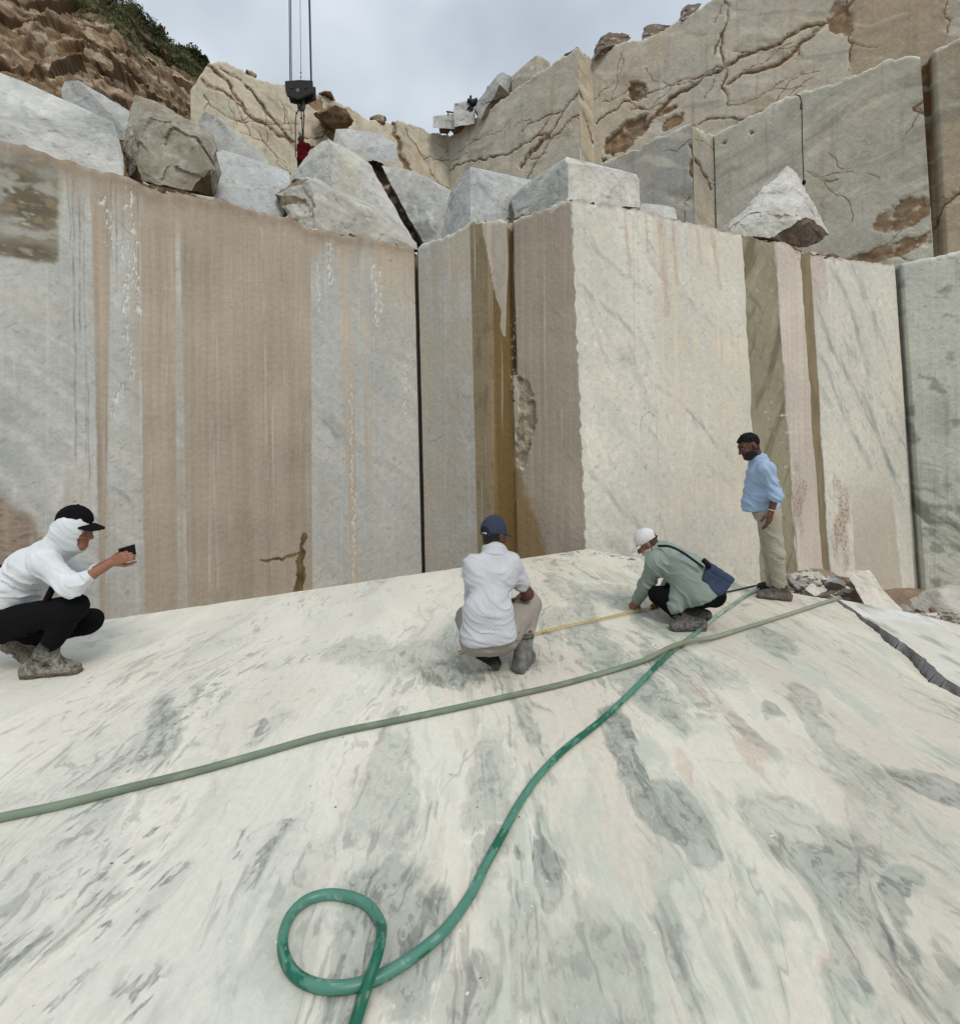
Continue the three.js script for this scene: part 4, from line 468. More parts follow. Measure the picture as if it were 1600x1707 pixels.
upperFace('narrow side of the projecting upper cliff corner', [962, 78, 17], [972, 400, 17], [988, 98, 17.65], [[962, 78], [988, 99]], [[972, 400], [993, 400]], { seed: 6.6, base: lin(192, 180, 156), alt: lin(178, 170, 152), cell: 0.05, cracks: [[[[964, 148], [972, 165]], 0.16, 0.3], [[[972, 190], [982, 215], [990, 245]], 0.08, 0.2]], ledge: 3 });
upperFace('long stepped upper cliff wall below the skyline blocks', [748, 226, 21.7], [751, 420, 21.7], [962, 78, 17], [[748, 227], [775, 208], [800, 192], [855, 151], [915, 109], [962, 78]], [[751, 400], [972, 420]],
  { seed: 7.7, base: lin(196, 188, 170), alt: lin(182, 178, 166), rust: 0.3, cracks: [[[[748, 285], [775, 270], [800, 264], [828, 259], [867, 243], [912, 225], [921, 216], [938, 186], [962, 157]], 0.07, 0.2], [[[868, 278], [885, 252], [915, 228]], 0.17, 0.3], [[[878, 298], [905, 255], [935, 218], [966, 192]], 0.05, 0.15], [[[858, 212], [885, 200]], 0.035, 0.1], [[[868, 220], [935, 186]], 0.05, 0.12], [[[812, 226], [846, 203]], 0.03, 0.1], [[[760, 255], [800, 232]], 0.03, 0.08], [[[752, 268], [780, 255]], 0.03, 0.08]], ledge: 5 });
upperFace('cream back cliff split by branching brown cracks', [335, 100, 17.2], [338, 420, 17.2], [749, 226, 21.8], [[318, 150], [334, 128], [346, 104], [375, 100], [395, 112], [425, 128], [432, 134], [475, 140], [500, 149], [545, 160], [580, 178], [610, 196], [640, 205], [665, 200], [700, 213], [749, 227]], [[318, 420], [752, 420]],
  { seed: 9.1, base: lin(202, 194, 173), alt: lin(190, 185, 168), rust: 0.45, chunk: 0.12, rag: 0.14, cracks: [[[[350, 110], [372, 128], [392, 158], [408, 185], [428, 202], [462, 225], [500, 252]], 0.13, 0.3], [[[338, 132], [358, 148], [385, 160], [400, 175]], 0.10, 0.25], [[[408, 140], [425, 160], [448, 190], [470, 215], [490, 235]], 0.10, 0.28], [[[340, 158], [362, 182], [380, 195], [425, 202]], 0.05, 0.15], [[[368, 112], [385, 125], [402, 132]], 0.08, 0.2], [[[466, 165], [478, 195], [490, 222]], 0.025, 0.08], [[[532, 190], [548, 200], [546, 220], [530, 229], [500, 224]], 0.08, 0.2], [[[430, 218], [448, 245], [462, 270], [485, 290]], 0.03, 0.1], [[[400, 220], [440, 238]], 0.03, 0.1], [[[655, 206], [668, 240], [682, 285]], 0.22, 0.3], [[[676, 214], [698, 250], [718, 290], [748, 315]], 0.05, 0.15], [[[700, 262], [735, 266], [748, 266]], 0.05, 0.12], [[[445, 205], [460, 205]], 0.05, 0.1]], pits: [[555, 205, 0.4, 0.7, 0.25], [520, 165, 0.5, 0.3, 0.15]], ledge: 5 });

{ // hillside of broken brown rock with scrub along its crest
  const lo = [[-420, 70, 11], [-150, 140, 12], [0, 190, 12.5], [105, 220, 13], [215, 250, 14], [300, 270, 16], [352, 300, 18]].map((p) => at(...p)), hi = [[-420, -300, 16], [-150, -150, 17.5], [60, -45, 19], [165, -8, 20], [235, 22, 20.5], [262, 62, 21], [305, 92, 21.5], [350, 118, 22]].map((p) => at(...p));
  const cl = lo.map((_, i) => i / (lo.length - 1)), ch = hi.map((_, i) => i / (hi.length - 1)); const samp = (P, s) => { const q = s * (P.length - 1), i = Math.min(P.length - 2, Math.floor(q)); return P[i].clone().lerp(P[i + 1], q - i); };
  const nu = 330, nv = 190, ext = 14, pos = [], col = [], uv = [], scrub = [], rs = rng(515);
  for (let i = 0; i <= nu; i++) { const a = samp(lo, i / nu), b = samp(hi, i / nu); for (let j = -8; j <= nv + ext; j++) { const t = Math.max(0, j / nv); let p = j < 0 ? a.clone().add(V3(0, j * 0.5, -j * 0.06)) : t <= 1 ? a.clone().lerp(b, t) : b.clone().add(V3(-0.3 * (t - 1) * nv / ext, -0.4 * ((t - 1) * nv / ext) ** 2 * 1.4, -3 * (t - 1) * nv / ext));
      if (t <= 1) p.z += 1.2 * Math.sin(t * 3.14) * 0.6;
      const k = 0.28, sx = p.x * 0.8 + p.y * 0.65, sy = p.y * 0.8 - p.x * 0.6;                                     // strata slope down to the right
      const bl = fbm3(p.x * 0.5, p.y * 0.5, p.z * 0.5, 4), f = fbm3(p.x * 2.2, p.y * 2.2, p.z * 2.2, 4); const w1 = facets(sx * 0.5 + 0.6 * bl, sy * 1.0 + 0.6 * bl, p.z * 0.5), e1 = WO.f2 - WO.f1, w2 = facets(sx * 2.6 + 0.5 * f, sy * 3.8 + 0.5 * f, p.z * 2.4), e2 = WO.f2 - WO.f1, hash = (WO.h & 63) / 64, rk = clamp(e1 * 3), r2k = clamp(e2 * 4);
      const f3 = fbm3(p.x * 6, p.y * 6, p.z * 6, 3), d = 0.34 * w1 + 0.12 * w2 + 0.85 * bl + 0.20 * f + 0.07 * f3 + 0.30 * (ridge3(sx * 0.35, sy * 1.1, p.z * 0.4, 3) - 0.4) - 0.05 * (1 - rk); p.add(V3(0.35 * d, 0.35 * d, 0.85 * d)); pos.push(p.x, p.y, p.z); uv.push(sx * 0.5, sy * 0.5);
      const green = sstep(0.58, 0.86, t + 0.4 * bl + 0.35 * f) * sstep(0.3, 0.5, i / nu + 0.25 * bl); let c = [...lin(138, 118, 95)];
      mix3(c, lin(158, 120, 76), 0.6 * sstep(0.0, 0.35, fbm3(p.x * 0.35 + 4, p.y * 0.35, p.z * 0.35, 3)) * sstep(0.85, 0.2, t)); mix3(c, lin(180, 165, 143), 0.8 * sstep(0.45, 0.75, hash + 0.4 * f)); mix3(c, lin(126, 108, 90), 0.5 * sstep(0.3, 0.1, hash + 0.3 * f)); mix3(c, lin(96, 72, 50), 0.7 * Math.max(sstep(0.3, 0.05, rk), 0.7 * sstep(0.3, 0.05, r2k)));
      mix3(c, lin(84, 88, 58), 0.85 * green); if (t > 0.93) mix3(c, lin(120, 108, 92), 0.5); if (green > 0.5 && t < 1.02 && i / nu > 0.35 && rs() < 0.08 * green) scrub.push(p.x, p.y, p.z); const kk = 1 + 0.5 * fbm3(p.x * 5, p.y * 5, p.z * 5, 4) + 0.35 * fbm3(sx * 1.2, sy * 6, p.z * 1.5, 3); c = c.map((q) => q * kk);
      col.push(...c); } }
  const R = nv + ext + 9, idx = []; for (let i = 0; i < nu; i++) for (let j = 0; j < R - 1; j++) { const a = i * R + j, b = a + R; idx.push(a, b, a + 1, b, b + 1, a + 1); }
  let g = new THREE.BufferGeometry(); g.setAttribute('position', new THREE.Float32BufferAttribute(pos, 3)); g.setAttribute('color', new THREE.Float32BufferAttribute(col, 3)); g.setAttribute('uv', new THREE.Float32BufferAttribute(uv, 2)); g.setIndex(idx); g.computeVertexNormals();
  { const P = [], K = []; for (let q = 0; q < scrub.length; q += 3) for (let m = 0; m < 7; m++) { const c = V3(scrub[q] + (rs() - 0.5) * 0.35, scrub[q + 1] + rs() * 0.22, scrub[q + 2] + (rs() - 0.5) * 0.35 + 0.1), e = V3(rs() - 0.5, rs() - 0.3, rs() - 0.5).normalize().multiplyScalar(0.05 + 0.07 * rs()), s = V3(rs() - 0.5, rs() - 0.5, rs() - 0.5).multiplyScalar(0.07), k = 0.6 + 0.9 * rs(), dry = rs() < 0.25; P.push(c.x - e.x, c.y - e.y, c.z - e.z, c.x + s.x, c.y + s.y, c.z + s.z, c.x + e.x, c.y + e.y, c.z + e.z); for (let v = 0; v < 3; v++) dry ? K.push(0.13 * k, 0.11 * k, 0.06 * k) : K.push(0.065 * k, 0.085 * k, 0.038 * k); }
    const ge = new THREE.BufferGeometry(); ge.setAttribute('position', new THREE.Float32BufferAttribute(P, 3)); ge.setAttribute('color', new THREE.Float32BufferAttribute(K, 3)); ge.computeVertexNormals(); tag(mesh('undergrowth', ge, std({ vertexColors: true, roughness: 0.9, side: THREE.DoubleSide })), 'green scrub and dry grass covering the upper hillside', null, null, 'stuff'); }
  tag(mesh('hillside', g, M_ROCK), 'broken brown rocky hillside above the left blocks', null, null, 'structure');
}
// the benches themselves behind the faces, so that nothing is hollow from the side
{ const b = (name, x0, x1, z0, z1, y, label) => { const g = new THREE.PlaneGeometry(x1 - x0, z0 - z1, 60, 40); g.rotateX(-Math.PI / 2); g.translate((x0 + x1) / 2, y, (z0 + z1) / 2); const P = g.attributes.position, uv = g.attributes.uv, col = []; for (let i = 0; i < P.count; i++) { P.setY(i, y + 0.15 * fbm2(P.getX(i) * 0.7, P.getZ(i) * 0.7)); uv.setXY(i, P.getX(i) * 0.5, P.getZ(i) * 0.5); col.push(...lin(166, 154, 134).map((c) => c * (1 + 0.3 * fbm2(P.getX(i), P.getZ(i))))); } g.setAttribute('color', new THREE.Float32BufferAttribute(col, 3)); g.computeVertexNormals(); tag(mesh(name, g, M_ROCK), label, null, null, 'structure'); };
  b('bench_ground', -20, 17, -10.6, -26, EYE + BENCH - 0.15, 'rubble covered ground of the lower bench behind the loose blocks'); }
// ───────── loose blocks ─────────
const BC = { white: lin(214, 216, 213), grey: lin(184, 187, 184), brown: lin(124, 112, 92), dirt: lin(112, 88, 64), cream: lin(196, 188, 170), dark: lin(116, 120, 120) };
function splitTris(pos, cell) {   // halves long edges until every edge is under the cell size; keeps the face normal of each piece
  const out = [], nrm = []; const st = [];
  for (let i = 0; i < pos.length; i += 9) { const a = V3(pos[i], pos[i + 1], pos[i + 2]), b = V3(pos[i + 3], pos[i + 4], pos[i + 5]), c = V3(pos[i + 6], pos[i + 7], pos[i + 8]); const n = V3().subVectors(b, a).cross(V3().subVectors(c, a)).normalize(); st.push([a, b, c, n]); }
  while (st.length) { const [a, b, c, n] = st.pop(), ab = a.distanceTo(b), bc = b.distanceTo(c), ca = c.distanceTo(a), m = Math.max(ab, bc, ca);
    if (m <= cell) { out.push(a, b, c); nrm.push(n); continue; }
    if (m === ab) { const q = a.clone().lerp(b, 0.5); st.push([a, q, c, n], [q, b, c, n]); } else if (m === bc) { const q = b.clone().lerp(c, 0.5); st.push([a, b, q, n], [a, q, c, n]); } else { const q = c.clone().lerp(a, 0.5); st.push([a, b, q, n], [q, b, c, n]); } }
  return { out, nrm };
}
function rockGeo(pts, o = {}) {
  const { cell = 0.06, amp = 0.03, freq = 2.5, seed = 0, color, facet = 0.6 } = o;
  const hull = new ConvexGeometry(pts), { out, nrm } = splitTris(hull.attributes.position.array, cell), N = out.length, pos = new Float32Array(N * 3), uv = new Float32Array(N * 2), col = new Float32Array(N * 3), nor = new Float32Array(N * 3);
  const box = new THREE.Box3().setFromPoints(pts), ctr = box.getCenter(V3()); const cache = new Map(), acc = new Map(), keys = new Array(N); const c = [0, 0, 0];
  for (let i = 0; i < N; i++) { const p = out[i], n = nrm[(i / 3) | 0], k = Math.round(p.x * 4096) + ',' + Math.round(p.y * 4096) + ',' + Math.round(p.z * 4096); let d = cache.get(k);
    if (!d) { const A = typeof amp === 'function' ? amp(p) : amp; const x = p.x + seed, y = p.y, z = p.z; d = V3(fbm3(x * freq, y * freq, z * freq, 5), fbm3(x * freq + 31, y * freq, z * freq, 5), fbm3(x * freq, y * freq + 47, z * freq, 5)).multiplyScalar(A * 1.6); { const q = facets(x * freq * 1.1, y * freq * 1.1, z * freq * 1.1) + 0.22 * facets(x * freq * 2.9, y * freq * 2.9, z * freq * 2.9); d.addScaledVector(V3().subVectors(p, ctr).normalize(), A * facet * 1.6 * q); } d.addScaledVector(V3().subVectors(p, ctr).normalize(), -A * 0.4 * Math.max(0, ridge3(x * freq * 1.7, y * freq * 1.7, z * freq * 1.7, 3) - 0.3)); d.add(p); cache.set(k, d); }
    pos.set([d.x, d.y, d.z], i * 3); const ax = Math.abs(n.x), ay = Math.abs(n.y), az = Math.abs(n.z); if (ax >= ay && ax >= az) uv.set([p.z * 0.5, p.y * 0.5], i * 2); else if (ay >= az) uv.set([p.x * 0.5, p.z * 0.5], i * 2); else uv.set([p.x * 0.5, p.y * 0.5], i * 2);
    keys[i] = k + '|' + Math.round(n.x * 6) + ',' + Math.round(n.y * 6) + ',' + Math.round(n.z * 6); color(p, n, c); col.set(c, i * 3); }
  const a = V3(), b = V3(), e = V3();
  for (let i = 0; i < N; i += 3) { a.fromArray(pos, i * 3); b.fromArray(pos, i * 3 + 3).sub(a); e.fromArray(pos, i * 3 + 6).sub(a); const n = b.cross(e).clone(); for (let j = 0; j < 3; j++) { const q = acc.get(keys[i + j]); q ? q.add(n) : acc.set(keys[i + j], n.clone()); } }
  for (let i = 0; i < N; i++) { const q = acc.get(keys[i]); a.copy(q).normalize(); nor.set([a.x, a.y, a.z], i * 3); }
  const g = new THREE.BufferGeometry(); for (const [k, v, s] of [['position', pos, 3], ['normal', nor, 3], ['uv', uv, 2], ['color', col, 3]]) g.setAttribute(k, new THREE.BufferAttribute(v, s)); return g;
}
function blockColor(o = {}) {
  const { base = BC.white, alt = BC.grey, seed = 0, rough = null, soil = 0.85, lean = 0.8, vein = 0.4, roughColor = BC.brown, warm = 0 } = o;
  return (p, n, c) => {
    const x = p.x + seed, y = p.y, z = p.z, t = clamp(0.5 + 1.2 * fbm3(x * 0.9, y * 0.9, z * 0.9, 3)); for (let i = 0; i < 3; i++) c[i] = mixf(base[i], alt[i], t);
    const b = x * Math.sin(lean) + y * Math.cos(lean) + z * 0.5; mix3(c, BC.dark, vein * sstep(0.1, 0.4, fbm2(b * 2.2 + seed, (x - y) * 0.5))); mix3(c, BC.white, 0.5 * sstep(0.12, 0.35, fbm3(x * 5, y * 5, z * 5, 3))); mix3(c, BC.dark, 0.35 * vein * sstep(0.12, 0.35, fbm2(b * 7 + seed, (x - y + z) * 1.4))); mix3(c, BC.dark, 0.4 * sstep(0.25, 0.4, fbm3(x * 9, y * 9, z * 9, 3)));
    mix3(c, BC.cream, (0.3 + warm) * sstep(0.0, 0.4, fbm3(x * 1.3 + 9, y * 0.5, z * 1.3, 3)));
    if (rough) { const m = rough(p, n); if (m > 0) { const s = fbm3(x * 3, y * 3, z * 3, 4), q = [...roughColor].map((v) => v * (1 + 0.8 * s)); mix3(q, BC.cream, 0.65 * sstep(0.2, 0.42, fbm3(x * 6, y * 6, z * 6, 3))); mix3(c, q, m); } }
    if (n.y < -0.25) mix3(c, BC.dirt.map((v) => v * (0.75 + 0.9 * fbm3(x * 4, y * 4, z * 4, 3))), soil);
    const k = 1 + 0.25 * fbm3(x * 8, y * 8, z * 8, 3) + 0.15 * fbm3(x * 2.2, y * 2.2, z * 2.2, 2); c[0] *= k; c[1] *= k; c[2] *= k;
  };
}
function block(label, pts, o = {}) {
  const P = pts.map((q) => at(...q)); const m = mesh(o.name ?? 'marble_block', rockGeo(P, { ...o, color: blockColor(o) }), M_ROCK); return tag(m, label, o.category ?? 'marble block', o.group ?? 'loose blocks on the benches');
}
block('long pale grey block along the left wall top, cut by the frame', [[-260, 50, 5.9], [0, 120, 6.5], [105, 165, 6.75], [190, 204, 7.0], [206, 262, 7.05], [206, 299, 7.0], [0, 246, 6.35], [-260, 178, 5.5], [-260, 60, 7.4], [0, 128, 8.0], [190, 208, 8.4], [206, 299, 8.2]], { seed: 3, amp: 0.018, cell: 0.05 });
block('grey block top showing behind the long left block', [[104, 150, 8.9], [108, 137, 8.9], [132, 135, 8.9], [226, 190, 9.3], [234, 240, 9.2], [104, 215, 8.9], [130, 140, 10], [226, 195, 10.4], [230, 240, 10.2]], { seed: 5, amp: 0.02, base: lin(180, 184, 184) });
block('big rough brown grey boulder on the left wall top', [[207, 245, 7.7], [214, 210, 7.75], [231, 164, 7.8], [262, 170, 7.75], [300, 186, 7.8], [332, 206, 7.8], [348, 226, 7.8], [356, 252, 7.7], [371, 286, 7.75], [358, 328, 7.6], [238, 190, 7.35], [325, 235, 7.25], [345, 280, 7.2], [320, 318, 7.25], [240, 300, 7.2], [228, 270, 7.2], [212, 297, 7.6], [240, 180, 8.8], [345, 230, 8.8], [350, 315, 8.7], [220, 290, 8.6]],
  { seed: 9, amp: 0.07, freq: 1.5, cell: 0.032, facet: 0.55, base: lin(174, 170, 158), alt: lin(152, 146, 132), vein: 0.15, name: 'boulder', category: 'boulder', roughColor: lin(144, 137, 121), rough: (p, n) => n.x < -0.45 ? 0 : 0.8 * clamp(0.75 + fbm3(p.x * 1.5, p.y * 1.5, p.z * 1.5, 3)) });
block('grey wedge block with a pale edge behind the boulder', [[332, 195, 9.3], [342, 187, 9.3], [362, 193, 9.3], [400, 226, 9.4], [441, 260, 9.5], [448, 272, 9.5], [440, 285, 9.4], [332, 262, 9.2], [350, 195, 10.4], [430, 258, 10.6], [440, 290, 10.5], [335, 270, 10.4]], { seed: 12, amp: 0.02, base: lin(176, 176, 170), alt: BC.grey });
block('smooth white block face between boulder and pale broken block', [[358, 256, 8.4], [372, 250, 8.45], [400, 258, 8.5], [482, 286, 8.95], [484, 330, 8.9], [470, 364, 8.75], [358, 340, 8.2], [380, 255, 9.6], [480, 290, 10], [480, 360, 9.9], [360, 335, 9.5]], { seed: 15, amp: 0.008, base: lin(206, 211, 212), alt: lin(196, 201, 202), vein: 0.08, warm: -0.2 });
block('pale block with a rough brown broken left end', [[462, 326, 8.65], [466, 345, 8.6], [480, 310, 8.75], [498, 297, 8.8], [518, 298, 8.5], [524, 330, 8.38], [524, 386, 8.42], [496, 374, 8.5], [575, 326, 9.0], [640, 362, 9.25], [695, 405, 9.6], [696, 416, 9.5], [600, 398, 8.95], [530, 300, 9.6], [640, 352, 10.2], [690, 410, 10.3], [490, 310, 9.7]], { seed: 19, amp: (p) => 0.02 + 0.05 * sstep(-2.75, -3.15, p.x), freq: 2.2, cell: 0.045, base: lin(196, 195, 186), alt: lin(182, 182, 174), rough: (p, n) => n.x < -0.3 ? 0.92 : 0 });
block('tall pointed white block leaning under the crane', [[480, 298, 10.5], [510, 262, 10.4], [534, 236, 10.3], [547, 233, 10.2], [553, 240, 10.0], [552, 330, 9.9], [480, 350, 10.4], [576, 246, 10.3], [618, 276, 10.6], [640, 318, 10.5], [690, 402, 10.3], [694, 412, 10.2], [600, 260, 11.4], [560, 240, 11.4], [680, 400, 11.4], [490, 340, 11.4]], { seed: 23, amp: 0.022, cell: 0.05, base: lin(202, 203, 196), alt: lin(186, 188, 182), vein: 0.15, warm: 0.3 });
block('white flat topped slab lying behind the pointed block', [[556, 236, 12.0], [560, 215, 12.0], [580, 215, 12.0], [632, 223, 11.9], [661, 240, 11.8], [663, 272, 11.8], [622, 267, 11.8], [580, 250, 11.8], [570, 216, 13], [655, 236, 13], [660, 270, 13]], { seed: 27, amp: 0.008, base: lin(200, 203, 202), alt: lin(188, 191, 190), vein: 0.05 });
block('dark streaked grey slab leaning beside the crack', [[636, 276, 11.4], [668, 281, 11.4], [692, 291, 11.5], [757, 320, 11.8], [752, 342, 11.7], [738, 388, 11.0], [712, 416, 10.6], [705, 410, 10.7], [664, 330, 11.0], [690, 285, 12.6], [752, 325, 12.8], [735, 385, 12.4]], { seed: 31, amp: 0.02, base: lin(182, 184, 178), alt: lin(160, 163, 160), vein: 0.95, lean: 1.25 });
block('blue grey cut block with a sharp corner at the middle joint', [[783, 278, 9.3], [784, 380, 9.2], [750, 322, 10.2], [737, 384, 10.2], [734, 410, 10.1], [886, 300, 10.3], [905, 318, 10.2], [900, 372, 9.9], [800, 290, 11.2], [870, 300, 11.2], [860, 365, 11]], { seed: 35, amp: 0.012, base: lin(190, 194, 194), alt: lin(176, 180, 180), vein: 0.4, cell: 0.05 });
block('long white block with a rough mottled end above the wall corner', [[852, 330, 9.5], [862, 318, 9.6], [890, 298, 9.4], [922, 276, 9.2], [941, 266, 8.6], [946, 270, 8.5], [947, 340, 8.4], [1000, 278, 8.8], [1052, 289, 9.1], [1064, 300, 9.2], [1066, 345, 9.1], [960, 345, 8.45], [860, 374, 9.1], [945, 262, 10], [1060, 292, 10.4], [1060, 345, 10.3], [870, 320, 10.4]], { seed: 39, amp: 0.02, cell: 0.04, base: lin(216, 215, 208), alt: lin(202, 201, 194), rough: (p, n) => (n.x < -0.25 && n.z > 0.1) ? 0.75 * sstep(0.62, 0.85, p.x + 0.3) : 0, roughColor: lin(150, 156, 154) });
block('low pale slab lying on the bench edge by the long white block', [[1064, 345, 9.5], [1068, 339, 9.5], [1110, 343, 9.6], [1125, 349, 9.6], [1127, 366, 9.4], [1064, 356, 9.3], [1075, 339, 10.2], [1122, 346, 10.3], [1120, 362, 10.2]], { seed: 43, amp: 0.01, base: lin(190, 192, 188), alt: BC.grey });
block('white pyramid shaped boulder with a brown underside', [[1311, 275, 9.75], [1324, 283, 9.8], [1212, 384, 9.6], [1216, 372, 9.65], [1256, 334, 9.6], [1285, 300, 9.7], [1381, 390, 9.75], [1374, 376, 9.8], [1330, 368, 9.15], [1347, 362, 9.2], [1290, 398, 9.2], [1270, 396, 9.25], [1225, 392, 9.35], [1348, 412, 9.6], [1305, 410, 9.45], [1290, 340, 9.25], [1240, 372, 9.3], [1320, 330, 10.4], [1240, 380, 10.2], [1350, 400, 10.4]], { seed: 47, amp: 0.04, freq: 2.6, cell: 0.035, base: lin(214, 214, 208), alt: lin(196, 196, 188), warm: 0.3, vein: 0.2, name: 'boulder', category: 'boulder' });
// blocks on the skyline
block('small white cut block at the low point of the skyline', [[722, 194, 20.8], [758, 190, 20.8], [758, 215, 20.8], [722, 213, 20.8], [724, 193, 21.8], [756, 189, 21.8], [756, 214, 21.8]], { seed: 51, amp: 0.02, cell: 0.1 });
block('grey white cut block beside the small skyline block', [[755, 186, 20.5], [757, 173, 20.5], [785, 168, 20.5], [791, 172, 20.4], [792, 206, 20.4], [757, 212, 20.5], [762, 172, 21.5], [786, 170, 21.5], [788, 205, 21.5]], { seed: 54, amp: 0.04, cell: 0.1 });
block('rough grey pointed block on the skyline', [[790, 178, 20.2], [812, 152, 20.2], [827, 124, 20.2], [834, 122, 20.2], [854, 128, 20], [856, 165, 20], [800, 198, 20], [834, 140, 19.7], [830, 125, 21.2], [850, 130, 21.2], [850, 165, 21], [795, 190, 21]], { seed: 57, amp: 0.09, freq: 1.2, cell: 0.09, base: BC.grey, alt: lin(150, 150, 146) });
block('tan sawn block with a square top on the skyline', [[853, 160, 19.6], [853, 127, 19.6], [893, 92, 19.3], [900, 94, 19.3], [916, 104, 19.4], [918, 120, 19.3], [895, 130, 19.0], [860, 128, 20.6], [895, 94, 20.4], [912, 105, 20.4], [860, 160, 20.6]], { seed: 60, amp: 0.02, cell: 0.09, base: lin(178, 168, 150), alt: lin(166, 160, 148), warm: 0.3 });
for (const [lab, pts, sd] of [['flat dark brown boulder on the skyline above the inner cliff corner', [[984, 98, 17.6], [990, 76, 17.7], [1000, 64, 17.7], [1018, 57, 17.8], [1040, 60, 17.7], [1052, 64, 17.6], [1040, 74, 17.2], [1000, 84, 17.2], [988, 98, 17.3], [1010, 62, 18.8], [1045, 66, 18.7]], 63], ['brown boulder on the skyline left of the highest one', [[1068, 66, 16.9], [1074, 50, 17], [1086, 43, 17], [1104, 44, 17], [1120, 42, 16.8], [1100, 56, 16.5], [1072, 66, 16.6], [1090, 44, 18], [1112, 44, 17.8]], 66], ['topmost brown boulder on the skyline', [[1128, 34, 16.2], [1134, 18, 16.3], [1144, 9, 16.3], [1166, 8, 16.2], [1162, 18, 15.8], [1134, 34, 15.9], [1145, 10, 17.2], [1164, 9, 17]], 69]])
  block(lab, pts, { seed: sd, amp: 0.09, freq: 1.6, cell: 0.08, base: lin(128, 112, 98), alt: lin(104, 92, 82), vein: 0.1, name: 'boulder', category: 'boulder', warm: -0.25, group: 'brown boulders on the skyline' });
{ const m = mesh('rock', rockGeo([[616, 270, 12.4], [640, 274, 12.6], [672, 330, 12.0], [716, 420, 11.4], [684, 420, 11.3], [640, 330, 11.9], [700, 420, 12.6], [630, 272, 13.4]].map((q) => at(...q)), { seed: 91, amp: 0.06, freq: 3, cell: 0.07, color: blockColor({ seed: 91, base: lin(112, 90, 68), alt: lin(84, 68, 52), vein: 0, warm: -0.25 }) }), M_ROCK); tag(m, 'dark brown rock wedged in the diagonal gap beside the streaked grey slab', 'rock', 'brown rocks along the cliff rims'); }
for (const [lab, x, y, d, r, sd] of [['brown rock wedged at the low point of the skyline', 768, 214, 21.2, 0.42, 71], ['flat brown rock left of the wedged rock on the skyline', 742, 213, 21.4, 0.3, 72], ['rounded brown rock on the back cliff rim', 632, 203, 20.4, 0.34, 73], ['small brown rock on the rim right of the crane block', 545, 163, 19.4, 0.3, 74], ['brown rock on the back cliff rim left of the crane ropes', 418, 128, 18.2, 0.26, 75], ['brown rock jutting from the back cliff below the rim', 556, 200, 18.9, 0.62, 76]]) {
  const q = rng(sd), c = at(x, y, d), P = []; for (let i = 0; i < 14; i++) { const z = q() * 2 - 1, a = q() * 6.283, s = Math.sqrt(1 - z * z); P.push(V3(c.x + r * 1.3 * s * Math.cos(a), c.y + r * 0.7 * z, c.z + r * s * Math.sin(a))); }
  tag(mesh('rock', rockGeo(P, { seed: sd, amp: 0.05, freq: 2.2, cell: 0.09, color: blockColor({ seed: sd, base: lin(140, 118, 92), alt: lin(112, 94, 74), vein: 0.1 }) }), M_ROCK), lab, 'rock', 'brown rocks along the cliff rims');
}
